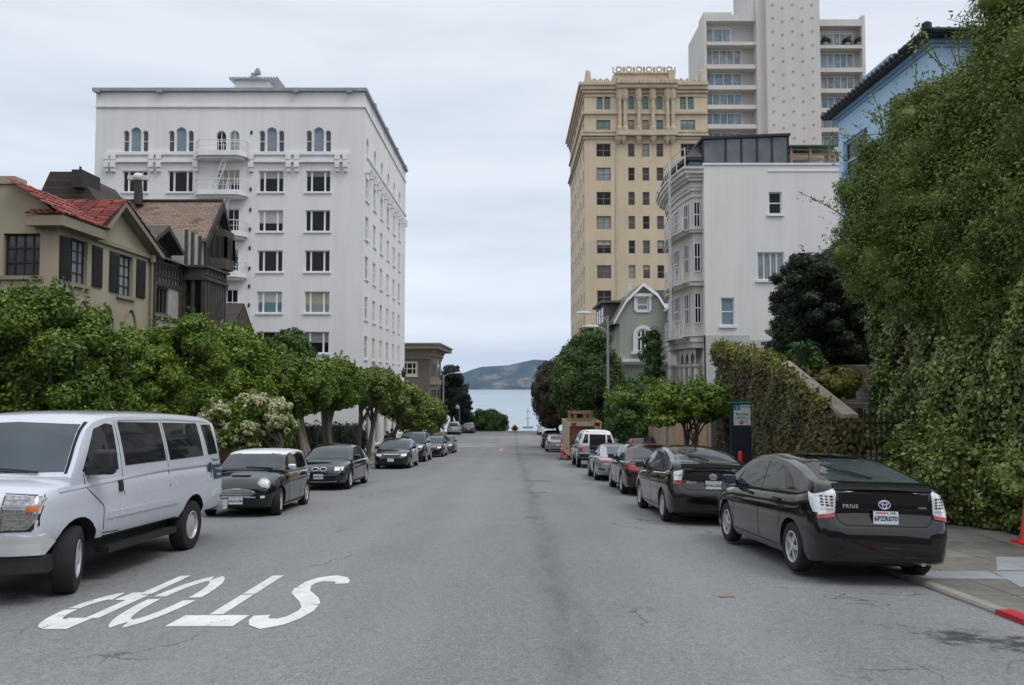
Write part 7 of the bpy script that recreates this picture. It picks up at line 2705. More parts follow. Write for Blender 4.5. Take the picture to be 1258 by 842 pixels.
def wheel_meshes(r, tw, style):
 key = (round(r, 3), round(tw, 3), style)
 if key in _wh: return _wh[key]
 h = tw / 2
 rr = r * (.62 if style != 'steel' else .56)
 t = MB()
 t.lathe([(rr, -h * .85), (r * .86, -h), (r * .96, -h * .86), (r, -h * .55), (r, h * .55), (r * .96, h * .86), (r * .86, h), (rr, h * .85)], (0, 0, 0), 'x', 36, closed=True)
 for k in range(-1, 2): t.lathe([(r * 1.001, h * .35 * k - .004), (r * 1.004, h * .35 * k), (r * 1.001, h * .35 * k + .004)], (0, 0, 0), 'x', 36, closed=True)
 tm = t.mesh('tyre', M['tyre'], 40)
 hub = MB()
 hub.lathe([(.02, -.04), (rr * .98, -.04), (rr * .98, .0), (.02, .0)], (h * .1, 0, 0), 'x', 24, closed=True)
 hm_ = hub.mesh('wheel', M['wheel_dark'], 40)
 rim = MB()
 rim.lathe([(rr * 1.02, h * .88), (rr * .96, h * .93), (rr * .9, h * .8), (rr * .88, h * .3), (rr * 1.0, h * .3)], (0, 0, 0), 'x', 32, closed=True)
 nsp = {'alloy5': 5, 'alloy7': 7, 'alloy10': 10, 'steel': 8, 'twin5': 10}[style]
 for k in range(nsp):
  a = 2 * math.pi * k / nsp
  if style == 'twin5': a = 2 * math.pi * (k // 2) / 5 + (.13 if k % 2 else -.13)
  wi, wo = {'alloy5': (.24, .34), 'alloy7': (.2, .22), 'alloy10': (.11, .14), 'steel': (.42, .52), 'twin5': (.12, .13)}[style]
  c_, s_ = math.cos(a), math.sin(a)
  def P(rad, tang, x): return (x, rad * c_ - tang * s_, rad * s_ + tang * c_)
  xo, xi = h * .72, h * .86
  if style == 'steel': xo, xi = h * .6, h * .95
  v = [P(rr * .1, -rr * wi / 2, xi), P(rr * .1, rr * wi / 2, xi), P(rr * .93, rr * wo / 2, xo), P(rr * .93, -rr * wo / 2, xo)]
  v += [(x - .03, y, z) for x, y, z in v]
  rim.add(v, [(0, 1, 2, 3), (4, 7, 6, 5), (0, 3, 7, 4), (1, 5, 6, 2), (3, 2, 6, 7), (0, 4, 5, 1)])
 rim.lathe([(.01, h * .97), (rr * .2, h * .95), (rr * .24, h * .8), (rr * .24, h * .5), (.01, h * .5)], (0, 0, 0), 'x', 18, closed=False)
 rm_ = rim.mesh('rim', M['steel_wheel'] if style == 'steel' else M['alloy'], 35)
 _wh[key] = (tm, rm_, hm_)
 return _wh[key]
def oval(cx, cz, rx, rz_, n=16):
 up = [(cx + rx * math.cos(math.pi - math.pi * i / n), cz + rz_ * math.sin(math.pi * i / n)) for i in range(n + 1)]
 return up, [(x, 2 * cz - z) for x, z in up]
def quadp(x0, x1, z0, z1):
 return [(x0, z0), (x1, z0)], [(x0, z1), (x1, z1)]
# ---- liftback saloons (two of them, the newer in front)
def liftback(new, label, body_paint):
 L, W = (4.46, 1.745) if new else (4.45, 1.725)
 body = [(0, .62, .34, .60, .60), (.035, .80, .27, .66, .67), (.10, .885, .24, .80, .83), (.2, .935, .22, 1.02, 1.05), (.34, .965, .2, 1.045, 1.075), (.75, .99, .19, .985, 1.02), (1.6, 1.0, .18, .955, .99), (2.6, 1.0, .18, .925, .96), (3.3, .995, .18, .9, .95), (3.7, .985, .18, .85, .93), (4.05, .955, .19, .76, .83), (4.3, .87, .2, .66, .7), (4.42, .72, .24, .56, .58), (4.46, .58, .3, .5, .5)]
 cabin = [(.1, 1.06), (.15, 1.13), (.28, 1.175), (.7, 1.28), (1.15, 1.38), (1.6, 1.445), (2.05, 1.47), (2.5, 1.45), (2.85, 1.39), (3.3, 1.19), (3.78, .93)]
 c = Car('hatchback_car', label, L, W, body, cabin, .82, 3.52, .315, body_paint, lean=.36, crease=.66)
 # glass
 c.patch('rear_window', 'rear', [(-.57, 1.19), (.57, 1.19)], [(-.48, 1.41), (-.2, 1.435), (.2, 1.435), (.48, 1.41)], M['car_glass_pale'], .006, 16, 10)
 c.patch('rear_window', 'rear', *quadp(-.55, .55, .93, 1.06), M['car_glass'], .005, 12, 3)
 c.patch('windshield', 'front', [(-.66, .98), (.66, .98)], [(-.52, 1.36), (.52, 1.36)], M['windscreen'], .006, 14, 10)
 side_lo = lambda s: .985 - (s - .8) * .03
 c.patch('side_window', '+x', [(2.02, 1.0), (3.12, .965)], [(2.08, 1.36), (2.5, 1.345), (2.72, 1.29)], M['car_glass_pale'], .006, 12, 6, mirror=True)
 c.patch('side_window', '+x', [(1.12, 1.02), (1.95, 1.0)], [(1.42, 1.31), (1.7, 1.35), (2.0, 1.36)], M['car_glass_pale'], .006, 12, 6, mirror=True)
 c.patch('side_window', '+x', [(.84, 1.035), (1.06, 1.025)], [(1.1, 1.19), (1.33, 1.29)], M['car_glass'], .006, 8, 4, mirror=True)
 c.patch('side_window', '+x', [(3.16, .955), (3.4, .945)], [(3.0, 1.17), (3.14, 1.08)], M['car_glass'], .006, 6, 4, mirror=True)
 # seams
 for P in ([(1.98, 1.0), (1.99, .7), (1.98, .3)], [(3.12, .95), (3.14, .7), (3.1, .3)], [(1.0, 1.0), (1.04, .82), (1.2, .62), (1.24, .48)], [(1.25, .29), (3.1, .29)]):
  c.line('door_gap', '+x', P, M['seam'], .011, .002, mirror=True)
 for s in (1.32, 2.4):
  c.patch('door_handle', '+x', *quadp(s - .1, s + .1, .86, .895), M['black_plastic'] if new else body_paint, .03, 6, 2, mirror=True)
 if new:
  # tall wrap-round rear lamps
  for q in c.patch('tail_light', 'rear', [(.60, .83), (.66, .81), (.78, .79)], [(.585, 1.11), (.66, 1.08), (.80, 1.02)], M['lamp_clear'], .014, 8, 8, mirror=True):
   pass
  c.patch('tail_light', '+x', [(.13, .82), (.2, .82)], [(.17, 1.0), (.4, 1.05)], M['lamp_clear'], .012, 6, 6, mirror=True)
  c.patch('brake_light', 'rear', [(.605, .775), (.785, .745)], [(.603, .825), (.785, .79)], M['lamp_red'], .018, 6, 3, mirror=True)
  for k in range(4):
   for j in range(3):
    c.patch('lamp_cell', 'rear', *quadp(.625 + j * .045, .652 + j * .045, .9 + k * .034, .917 + k * .034), M['black_plastic'], .018, 2, 1, mirror=True)
  c.patch('lamp_cell', 'rear', *quadp(.615, .76, .862, .872), M['chrome'], .019, 4, 1, mirror=True)
 else:
  c.patch('tail_light', 'rear', [(.60, .86), (.74, .85)], [(.58, 1.05), (.73, 1.02)], M['lamp_clear'], .014, 6, 6, mirror=True)
  c.patch('brake_light', 'rear', [(.60, .79), (.75, .775)], [(.60, .855), (.745, .845)], M['lamp_red'], .016, 6, 3, mirror=True)
  c.patch('lamp_cell', 'rear', *quadp(.61, .72, .945, .955), M['wheel_dark'], .017, 3, 1, mirror=True)
 # hatch edge, plate recess, spoiler, bumper crease
 c.line('hatch_gap', 'rear', [(-.59, 1.0), (-.59, .8), (-.53, .685), (.53, .685), (.59, .8), (.59, 1.0)], M['seam'], .012, .003)
 c.line('hatch_gap', 'rear', [(-.57, .875), (.57, .875)], M['seam'], .01, .004)
 c.patch('bumper_trim', 'rear', *quadp(-.62, .62, .285, .33), M['black_plastic'], .008, 10, 2)
 sp = c.patch('spoiler', 'rear', [(-.6, 1.085), (0, 1.1), (.6, 1.085)], [(-.6, 1.15), (0, 1.165), (.6, 1.15)], M['spoiler_black'], .022, 14, 3, depth=.04)
 c.plate('rear', .785, '6PZR070' if new else '6FWU302', x=.0)
 h = c.hit('rear', 0, .945 if not new else .93)
 zb_ = .935
 y = h[0].y - .012
 # oval emblem of three interlocking ovals
 em = MB()
 for rx, rz2, cz in ((.072, .05, 0), (.026, .048, 0), (.052, .02, .022)):
  em.tube([(rx * math.cos(t), 0, cz + rz2 * math.sin(t)) for t in np.linspace(0, 2 * math.pi, 25)], .008, 6, caps=False)
 e = em.build('emblem', M['chrome'], c.root, 60, loc=(0, y - .012, zb_), rot=(h[1].y * 0, 0, 0))
 MB().lathe([(.066, 0), (.066, .01)], (0, .004, 0), 'y', 24).build('emblem_field', M['blue_badge'] if new else M['wheel_dark'], e)
 e.data.materials[0] = M['chrome']
 for o in e.children: o.scale = (1, 1, .7)
 t = text_mesh('PRIUS', .062, M['chrome'], .004, .001, 1.25)
 hb = c.hit('rear', -.41, .9 if new else .82)
 link('badge_lettering', t, c.root, (-.41, hb[0].y - .01, .905 if new else .82), (R(90), 0, 0))
 if new:
  t = text_mesh('HYBRID', .03, M['chrome'], .003, .0, 1.0)
  hb = c.hit('rear', .47, .9)
  link('badge_lettering', t, c.root, (.47, hb[0].y - .01, .905), (R(90), 0, 0))
 c.mirror_(3.2, .99, body_paint)
 c.wheels('alloy5' if new else 'alloy7')
 # wiper and aerial
 a, b = c.hit('rear', -.02, 1.21), c.hit('rear', -.42, 1.31)
 mb = MB()
 mb.tube([a[0] + a[1] * .03, a[0].lerp(b[0], .5) + b[1] * .045, b[0] + b[1] * .03], [.016, .013, .008], 6)
 mb.tube([a[0] + a[1] * .035 + Vector((-.1, 0, .0)), b[0] + b[1] * .03 + Vector((-.08, 0, .03))], .011, 5)
 mb.build('rear_wiper', M['black_plastic'], c.root)
 q = c.hit('top', 0, 1.55)
 MB().tube([q[0], q[0] + Vector((0, -.1, .16))], [.012, .005], 6).build('aerial', M['black_plastic'], c.root)
 MB().tube([(.45, -L / 2 + .05, .26), (.45, -L / 2 + .4, .26)], .035, 8).build('exhaust', M['steel_wheel'], c.root)
 c.patch('headlight', 'front', [(.52, .62), (.72, .64)], [(.5, .72), (.72, .74)], M['lamp_clear'], .01, 5, 3, mirror=True)
 return c
M['paint_black'] = paint('paint_black', (.0035, .0036, .004), .12, 0, 1.0, .25)
M['paint_black2'] = paint('paint_black2', (.0045, .0045, .005), .13, 0, 1.0, .25)
M['paint_white'] = paint('paint_white', (.57, .6, .66), .25, 0, .9, .4)
M['paint_green'] = paint('paint_green', (.004, .009, .0085), .13, 0, 1.0, .25)
M['paint_maroon'] = paint('paint_maroon', (.03, .008, .011), .16, 0, .9, .25)
M['paint_silver'] = paint('paint_silver', (.33, .34, .36), .25, .45, .9, .4)
M['paint_grey'] = paint('paint_grey', (.12, .13, .14), .3, .5)
M['paint_navy'] = paint('paint_navy', (.007, .0095, .017), .13, 0, 1.0, .25)
M['paint_roof_white'] = paint('paint_roof_white', (.78, .78, .78), .35, 0, .5)
p1 = liftback(True, 'black liftback nearest on the right with plate 6PZR070', M['paint_black'])
p1.place(4.36, 11.65, 'away', R(2.2), zoff=.03)
p2 = liftback(False, 'second black liftback from the camera, behind the nearest black one', M['paint_black2'])
p2.place(3.82, 17.35, 'away', R(.4))
# ---- the white passenger van
def van():
 L, W = 5.5, 2.03
 body = [(0, .86, .58, 1.2, 1.21), (.04, .93, .56, 1.26, 1.27), (.2, .975, .55, 1.3, 1.32), (1.0, 1.0, .54, 1.31, 1.33), (2.6, 1.0, .54, 1.32, 1.34), (3.9, 1.0, .54, 1.33, 1.35), (4.5, .985, .55, 1.31, 1.36), (5.0, .965, .56, 1.26, 1.33), (5.36, .955, .57, 1.2, 1.26), (5.44, .945, .58, 1.15, 1.2), (5.48, .93, .6, 1.08, 1.1)]
 cabin = [(.02, 1.6), (.06, 1.92), (.2, 2.05), (.5, 2.1), (2.0, 2.13), (3.5, 2.11), (3.95, 2.08), (4.2, 2.03), (4.38, 1.94), (4.86, 1.34)]
 pt = M['paint_white']
 c = Car('passenger_van', 'white passenger van parked nearest on the left', L, W, body, cabin, 1.36, 4.7, .385, pt, cat='van', clear=.34, crease=.62, lean=.16, arch=1.26, tyre_w=.25, cab_w=.955, round_in=1.1)
 c.patch('windshield', 'front', [(-.83, 1.4), (0, 1.38), (.83, 1.4)], [(-.74, 1.95), (0, 1.98), (.74, 1.95)], M['windscreen'], .008, 16, 10)
 c.line('windshield_seal', 'front', [(-.86, 1.38), (-.76, 1.98)], M['seam'], .03, .01, mirror=True)
 z0, z1 = 1.42, 1.97
 c.patch('side_window', '+x', [(3.8, z0 - .04), (4.62, z0 - .03)], [(3.78, z1 - .02), (3.95, z1), (4.24, 1.9)], M['car_glass'], .008, 12, 8, mirror=True)
 c.patch('side_window', '+x', [(2.36, z0 + .02), (3.6, z0)], [(2.4, z1 + .02), (3.62, z1 + .02)], M['car_glass'], .008, 12, 6, mirror=True)
 c.patch('side_window', '+x', [(.93, z0 + .04), (2.22, z0 + .02)], [(.99, z1 + .02), (2.26, z1 + .02)], M['car_glass'], .008, 12, 6, mirror=True)
 c.patch('side_window', '+x', [(.26, z0 + .06), (.7, z0 + .05)], [(.36, z1), (.8, z1)], M['car_glass'], .008, 8, 6, mirror=True)
 for P in ([(4.6, 1.36), (4.58, 1.2), (4.2, .95), (4.15, .66)], [(3.7, 2.0), (3.7, .6)], [(4.14, .62), (3.72, .6)], [(2.3, .6), (2.31, 2.0)]):
  c.line('door_gap', '+x', P, M['seam'], .012, .003, mirror=True)
 c.line('body_crease', '+x', [(.2, 1.33), (2.7, 1.31), (5.1, 1.2)], pt, .035, .014, mirror=True)
 c.patch('side_moulding', '+x', [(2.0, .79), (4.1, .79)], [(2.0, .87), (4.1, .87)], pt, .018, 14, 2, mirror=True)
 c.patch('door_handle', '+x', *quadp(3.75, 3.85, 1.1, 1.24), M['black_plastic'], .02, 4, 4, mirror=True)
 c.patch('rocker', '+x', *quadp(1.95, 4.1, .545, .58), M['black_plastic'], .006, 10, 2, mirror=True)
 # front: lamps, grille, chrome bumper
 c.patch('headlight_surround', 'front', [(.56, .79), (.9, .8), (.955, .86)], [(.56, 1.2), (.94, 1.18), (.955, 1.16)], M['black_plastic'], .004, 10, 8, mirror=True)
 c.patch('headlight', 'front', [(.58, .81), (.87, .82), (.935, .9)], [(.58, 1.18), (.93, 1.16), (.94, 1.14)], M['van_lamp'], .016, 10, 8, mirror=True)
 for k in range(5): c.patch('lamp_rib', 'front', *quadp(.61, .84, .86 + k * .065, .872 + k * .065), M['grey_metal'], .02, 5, 1, mirror=True)
 c.patch('turn_signal', 'front', [(.84, 1.0), (.935, 1.01)], [(.84, 1.06), (.94, 1.075)], M['lamp_amber'], .024, 6, 3, mirror=True)
 c.patch('grille', 'front', *quadp(-.52, .52, .78, 1.18), M['black_plastic'], .01, 10, 5)
 for z in (.8, .92, 1.05, 1.17): c.patch('grille_bar', 'front', *quadp(-.54, .54, z - .022, z + .022), M['chrome'], .03, 10, 2)
 for x in (-.54, .54): c.patch('grille_bar', 'front', *quadp(x - .03, x + .03, .76, 1.19), M['chrome'], .034, 2, 6)
 mb = MB()
 prof = [(.62, 0), (.58, .05), (.70, .06), (.79, .04), (.81, 0)]
 xs = np.linspace(-1.0, 1.0, 25)
 rings = []
 for x in xs * .99:
  y = 2.76 - .16 * max(0, (abs(x) - .7) / .32) ** 2
  rings.append([(x, y + .0, .54), (x, y + .07, .55), (x, y + .085, .64), (x, y + .07, .75), (x, y, .77), (x, y - .2, .66)])
 loft(mb, rings)
 mb.build('bumper', M['chrome'], c.root, 30)
 mb = MB()
 rings = []
 for x in np.linspace(-1, 1, 21):
  y = 2.73 - .16 * max(0, (abs(x) - .7) / .32) ** 2
  rings.append([(x, y, .34), (x, y + .06, .36), (x, y + .06, .535), (x, y - .1, .535), (x, y - .12, .36)])
 loft(mb, rings)
 mb.build('air_dam', M['black_plastic'], c.root, 30)
 # mirrors on arms
 for sx in (-1, 1):
  o = MB().box(-.13, .13, -.07, .07, -.15, .15).build('mirror', M['black_plastic'], c.root, 50, loc=(sx * 1.14, 4.5 - L / 2, 1.5))
  bevel(o, .05, 3)
  MB().box(-.16, .16, -.05, .05, -.05, .05).build('mirror_arm', M['black_plastic'], o, loc=(-sx * .18, .02, -.1))
 # wipers
 for x0, x1 in ((-.55, .1), (.1, .7)):
  a, b = c.hit('front', x0, 1.38), c.hit('front', x1, 1.43)
  MB().tube([a[0] + a[1] * .03, (a[0] + b[0]) / 2 + a[1] * .04, b[0] + b[1] * .03], [.014, .012, .008], 6).build('wiper', M['black_plastic'], c.root)
 # livery at the back of the body side
 c.patch('livery_panel', '+x', *quadp(.14, .6, 1.06, 1.29), pm('livery_blue', (.02, .045, .07), .4, .1), .008, 8, 4, mirror=True)
 for sx, ax in ((1, '+x'), (-1, '-x')):
  for txt, z, sz, mt, s0 in (('Transport', 1.385, .085, 'plate_ink', .42), ('RED MONKEY', 1.225, .062, 'plate_white', .37), ('STUDIO', 1.135, .062, 'plate_white', .37)):
   h = c.hit(ax, s0, z)
   t = text_mesh(txt, sz, M[mt], .001, .0, 1.0)
   link('lettering', t, c.root, (h[0].x + sx * .012, s0 - L / 2, z - .01), (R(90), 0, R(90) * sx))
  # arched dark logo
  h = c.hit(ax, .76, 1.2)
  mb = MB()
  ap = arch_pts(-.09, .09, .06, .09, 10)
  mb.poly([(x, 0, z) for x, z in ap] + [(.09, 0, -.03), (.05, 0, 0.0), (.03, 0, -.03), (0, 0, 0), (-.03, 0, -.03), (-.05, 0, 0), (-.09, 0, -.03)])
  mb.tube([(.07 * -sx, 0, 0), (.085 * -sx, 0, -.06), (.05 * -sx, 0, -.12)], .012, 5)
  mb.build('logo', M['plate_ink'], c.root, loc=(h[0].x + sx * .01, .76 - L / 2, 1.2), rot=(0, 0, R(90) * sx))
 # body mouldings at the rear
 c.patch('side_moulding', '+x', [(.03, .78), (.58, .78)], [(.03, .87), (.56, .87)], pt, .02, 6, 2, mirror=True)
 c.patch('tail_light', '+x', *quadp(.02, .07, 1.0, 1.26), M['lamp_red'], .006, 2, 4, mirror=True)
 c.patch('rear_window', 'rear', *quadp(-.75, .75, 1.4, 1.9), M['car_glass'], .008, 8, 4)
 MB().box(-1.0, 1.0, -L / 2 - .12, -L / 2 + .1, .5, .66).build('bumper', M['chrome'], c.root)
 for sx in (-1, 1): MB().box(sx * .93 - .09, sx * .93 + .09, -.7, 1.3, .36, .44).build('running_board', M['black_plastic'], c.root)
 MB().box(-.5, .2, -1.5, -.9, .3, .45).build('fuel_tank', M['black_plastic'], c.root)
 c.wheels('steel', steer=R(21))
 c.plate('front', .66, '', y_off=.14, teal=False)
 # pale roof gutter line
 c.line('roof_gutter', '+x', [(.15, 2.02), (2.0, 2.05), (3.6, 2.02)], pt, .02, .012, mirror=True)
 return c
v = van()
v.place(-6.06, 11.25, 'towards', R(0.0))
# ---- small two-door with round lamps and white roof
def small_car():
 L, W = 3.65, 1.69
 pt = M['paint_green']
 body = [(0, .68, .3, .7, .7), (.06, .84, .25, .8, .83), (.2, .94, .2, .88, .93), (.7, .99, .17, .9, .95), (1.6, 1.0, .16, .9, .94), (2.5, 1.0, .16, .9, .96), (2.95, .98, .17, .86, .97), (3.25, .935, .18, .8, .9), (3.48, .86, .2, .72, .82), (3.6, .77, .23, .66, .7), (3.65, .64, .28, .6, .62)]
 cabin = [(.08, 1.0), (.2, 1.24), (.36, 1.35), (.8, 1.385), (1.6, 1.395), (2.05, 1.37), (2.2, 1.33), (2.72, .97)]
 c = Car('small_car', 'small dark green car with white roof and round headlights', L, W, body, cabin, .6, 3.07, .3, pt, lean=.24, crease=.68, roof_mat=M['paint_roof_white'], roof_z=1.315)
 c.patch('windshield', 'front', [(-.64, 1.0), (.64, 1.0)], [(-.55, 1.32), (.55, 1.32)], M['windscreen'], .007, 12, 8)
 c.patch('side_window', '+x', [(1.5, .97), (2.42, .965)], [(1.5, 1.3), (2.0, 1.29), (2.16, 1.2)], M['car_glass_pale'], .007, 10, 6, mirror=True)
 c.patch('side_window', '+x', [(.42, .99), (1.42, .975)], [(.5, 1.29), (1.43, 1.3)], M['car_glass'], .007, 10, 6, mirror=True)
 c.patch('rear_window', 'rear', *quadp(-.5, .5, 1.03, 1.28), M['car_glass'], .007, 8, 4)
 for sx in (1, -1):
  h = c.hit('front', sx * .55, .705)
  hl = MB().lathe([(.125, -.12), (.125, .0), (.105, .015), (.06, .035), (.01, .042)], (0, 0, 0), 'y', 24).build('headlight', M['lamp_clear'], c.root, 40, loc=(sx * .55, h[0].y + .0, .705), rot=(R(14), 0, 0))
  MB().lathe([(.142, -.12), (.142, .0), (.128, .014), (.128, -.12)], (0, 0, 0), 'y', 24, closed=True).build('headlight_ring', M['chrome'], hl, 40)
 up, lo = oval(0, .52, .4, .09)
 c.patch('grille', 'front', lo, up, M['black_plastic'], .008, 14, 6)
 for k in range(4):
  z = .462 + k * .037
  wd = .37 * math.sqrt(max(.1, 1 - ((z - .52) / .1) ** 2))
  c.patch('grille_bar', 'front', *quadp(-wd, wd, z - .009, z + .009), M['chrome'], .024, 12, 1)
 c.line('grille_rim', 'front', up, M['chrome'], .022, .02)
 c.patch('bumper_bar', 'front', *quadp(.18, .42, .425, .45), M['chrome'], .02, 5, 1, mirror=True)
 c.patch('hood_scoop', 'front', *quadp(-.2, .2, .86, .885), M['seam'], .012, 8, 2)
 c.patch('air_intake', 'front', *quadp(-.45, .45, .27, .37), M['seam'], .006, 8, 2)
 c.patch('fog_light', 'front', *quadp(.52, .6, .42, .47), M['lamp_clear'], .012, 3, 3, mirror=True)
 c.patch('arch_trim', '+x', *quadp(.95, 2.72, .17, .26), M['black_plastic'], .006, 10, 2, mirror=True)
 c.line('belt_trim', '+x', [(.35, .945), (2.6, .94)], M['chrome'], .018, .008, mirror=True)
 for P in ([(2.46, .93), (2.5, .6), (2.42, .28)], [(1.4, .93), (1.38, .28)]): c.line('door_gap', '+x', P, M['seam'], .01, .003, mirror=True)
 c.patch('door_handle', '+x', *quadp(1.46, 1.62, .82, .86), M['chrome'], .02, 4, 2, mirror=True)
 c.mirror_(2.38, 1.0, M['chrome'], (.18, .1, .13), .1)
 c.plate('front', .37, '5KDL298', y_off=.03)
 c.patch('tail_light', 'rear', *quadp(.55, .66, .6, .84), M['lamp_red'], .01, 3, 4, mirror=True)
 a, b = c.hit('front', -.5, 1.0), c.hit('front', .1, 1.03)
 MB().tube([a[0] + a[1] * .02, b[0] + b[1] * .02], .01, 5).build('wiper', M['black_plastic'], c.root)
 c.wheels('alloy5', steer=R(8))
 return c
small_car().place(-5.98, 18.9, 'towards', R(1.5))
def generic(name, label, kind, pt, facing, seed=0, plate='', roof=None, glassm='car_glass', L=None, W=None, group=None, cat='car', Hk=1.0, style='alloy5', amber=False, twin_grille=False):
 """saloon, coupe, wagon or off-roader with the lamps of the end one sees"""
 if kind == 'saloon':
  L, W = L or 4.6, W or 1.77
  body = [(0, .68, .34, .68, .68), (.05, .82, .26, .8, .83), (.16, .92, .23, .9, .96), (.5, .97, .2, .94, 1.0), (1.2, .995, .18, .93, .98), (2.4, 1.0, .18, .91, .96), (3.3, .995, .18, .89, .96), (3.9, .965, .19, .83, .9), (4.3, .9, .2, .73, .79), (4.52, .77, .24, .6, .64), (4.6, .62, .32, .52, .52)]
  cabin = [(.62, .95), (.95, 1.14), (1.25, 1.3), (1.55, 1.385), (2.0, 1.42), (2.5, 1.4), (2.8, 1.33), (3.5, .93)]
  sw = [([(1.2, .96), (1.98, .955)], [(1.5, 1.3), (1.98, 1.34)]), ([(2.06, .955), (3.05, .94)], [(2.06, 1.345), (2.4, 1.33), (2.68, 1.24)])]
  ra, fa, r = .98, 3.68, .32
  wind, rearw = ([(-.66, .99), (.66, .99)], [(-.54, 1.31), (.54, 1.31)]), ([(-.58, 1.02), (.58, 1.02)], [(-.5, 1.3), (.5, 1.3)])
  lean = .36
 elif kind == 'coupe':
  L, W = L or 4.49, W or 1.757
  body = [(0, .68, .34, .66, .66), (.05, .82, .26, .78, .8), (.16, .92, .23, .86, .91), (.5, .97, .2, .9, .95), (1.2, .995, .18, .9, .94), (2.4, 1.0, .18, .88, .92), (3.2, .995, .18, .86, .92), (3.8, .965, .19, .8, .87), (4.2, .91, .2, .71, .78), (4.42, .79, .24, .59, .64), (4.49, .66, .32, .5, .52)]
  cabin = [(.6, .9), (.85, 1.08), (1.15, 1.26), (1.5, 1.34), (2.0, 1.365), (2.4, 1.34), (2.6, 1.28), (3.25, .9)]
  sw = [([(1.1, .93), (1.62, .93)], [(1.32, 1.24), (1.62, 1.27)]), ([(1.7, .93), (2.9, .91)], [(1.7, 1.28), (2.2, 1.27), (2.5, 1.19)])]
  ra, fa, r = .98, 3.70, .32
  wind, rearw = ([(-.64, .94), (.64, .94)], [(-.54, 1.26), (.54, 1.26)]), ([(-.5, .98), (.5, .98)], [(-.46, 1.22), (.46, 1.22)])
  lean = .34
 else:
  L, W = L or 4.65, W or 1.83
  body = [(0, .8, .42, .95, .95), (.05, .9, .38, 1.02, 1.03), (.16, .96, .34, 1.06, 1.08), (.6, .99, .3, 1.07, 1.1), (2.0, 1.0, .29, 1.06, 1.08), (3.2, 1.0, .29, 1.04, 1.1), (3.8, .985, .3, 1.0, 1.09), (4.3, .93, .32, .93, 1.0), (4.55, .85, .36, .8, .84), (4.65, .72, .44, .7, .7)]
  cabin = [(.1, 1.15), (.2, 1.5), (.36, 1.66), (.8, 1.72), (1.8, 1.74), (2.6, 1.7), (2.85, 1.62), (3.5, 1.08)]
  sw = [([(.35, 1.13), (1.0, 1.12)], [(.5, 1.55), (1.0, 1.6)]), ([(1.08, 1.12), (1.98, 1.11)], [(1.08, 1.61), (1.98, 1.64)]), ([(2.06, 1.11), (3.05, 1.1)], [(2.06, 1.64), (2.5, 1.6), (2.72, 1.5)])]
  ra, fa, r = .9, 3.62, .37
  wind, rearw = ([(-.68, 1.14), (.68, 1.14)], [(-.58, 1.6), (.58, 1.6)]), ([(-.62, 1.15), (.62, 1.15)], [(-.55, 1.56), (.55, 1.56)])
  lean = .24
 L0 = body[-1][0]
 k = L / L0
 body = [(s * k, w, a, b, c_) for s, w, a, b, c_ in body]
 cabin = [(s * k, z) for s, z in cabin]
 c = Car(name, label, L, W, body, cabin, ra * k, fa * k, r, pt, cat=cat, lean=lean, group=group)
 sc = lambda P: [(s * k, z) for s, z in P]
 for A, B in sw: c.patch('side_window', '+x', sc(A), sc(B), M[glassm], .007, 8, 5, mirror=True)
 c.patch('windshield', 'front', *wind, M['windscreen'], .007, 10, 6)
 c.patch('rear_window', 'rear', *rearw, M[glassm if facing != 'away' else 'windscreen'], .007, 10, 6)
 suv = kind == 'suv'
 zl = .3 if suv else 0
 c.patch('headlight', 'front', [(.48, .6 + zl * .75), (.72, .62 + zl * .75)], [(.46, .71 + zl * .75), (.72, .72 + zl * .75)], M['lamp_clear'], .012, 5, 3, mirror=True)
 if amber: c.patch('turn_signal', 'front', *quadp(.62, .68, .62, .68), M['lamp_amber'], .018, 3, 3, mirror=True)
 if twin_grille:
  up, lo = oval(.125, .655, .1, .048)
  c.patch('grille', 'front', lo, up, M['seam'], .012, 8, 4, mirror=True)
  c.line('grille_rim', 'front', up, M['chrome'], .014, .014, mirror=True)
  c.line('grille_rim', 'front', lo, M['chrome'], .01, .014, mirror=True)
 else:
  c.patch('grille', 'front', *quadp(-.36, .36, .58 + zl * .7, .68 + zl * .7), M['black_plastic'], .01, 8, 3)
  c.line('grille_rim', 'front', [(-.37, .69 + zl * .7), (.37, .69 + zl * .7)], M['chrome'], .022, .016)
 c.patch('air_intake', 'front', *quadp(-.5, .5, .3 + zl * .5, .4 + zl * .5), M['seam'], .006, 8, 2)
 if kind == 'coupe': c.line('bumper_trim', 'front', [(-.7, .3), (0, .27), (.7, .3)], M['chrome'], .02, .008)
 c.patch('tail_light', 'rear', [(.46, .7 + zl * .8), (.78, .72 + zl * .8)], [(.48, .83 + zl * .8), (.78, .86 + zl * .8)], M['lamp_red'], .012, 5, 3, mirror=True)
 c.patch('tail_light', '+x', *quadp(.1, .3, .74 + zl * .8, .84 + zl * .8), M['lamp_red'], .01, 4, 3, mirror=True)
 c.plate('front' if facing != 'away' else 'rear', (.44 if facing != 'away' else .62) + zl * .5, plate, y_off=.02)
 for s in ((1.98 if kind != 'coupe' else 1.62) * k, (3.06 if kind != 'coupe' else 2.9) * k): c.line('door_gap', '+x', [(s, .93 + zl * .5), (s, .3 + zl * .4)], M['seam'], .012, .003, mirror=True)
 c.patch('door_handle', '+x', *quadp((1.9 if kind != 'coupe' else 1.8) * k, (1.9 if kind != 'coupe' else 1.8) * k + .18, .8 + zl * .6, .84 + zl * .6), pt, .025, 4, 2, mirror=True)
 c.patch('sill', '+x', *quadp(1.4 * k, 3.25 * k, .2 + zl * .35, .27 + zl * .35), M['black_plastic'], .005, 8, 2, mirror=True)
 c.mirror_(3.0 * k, .97 + zl * .55, pt)
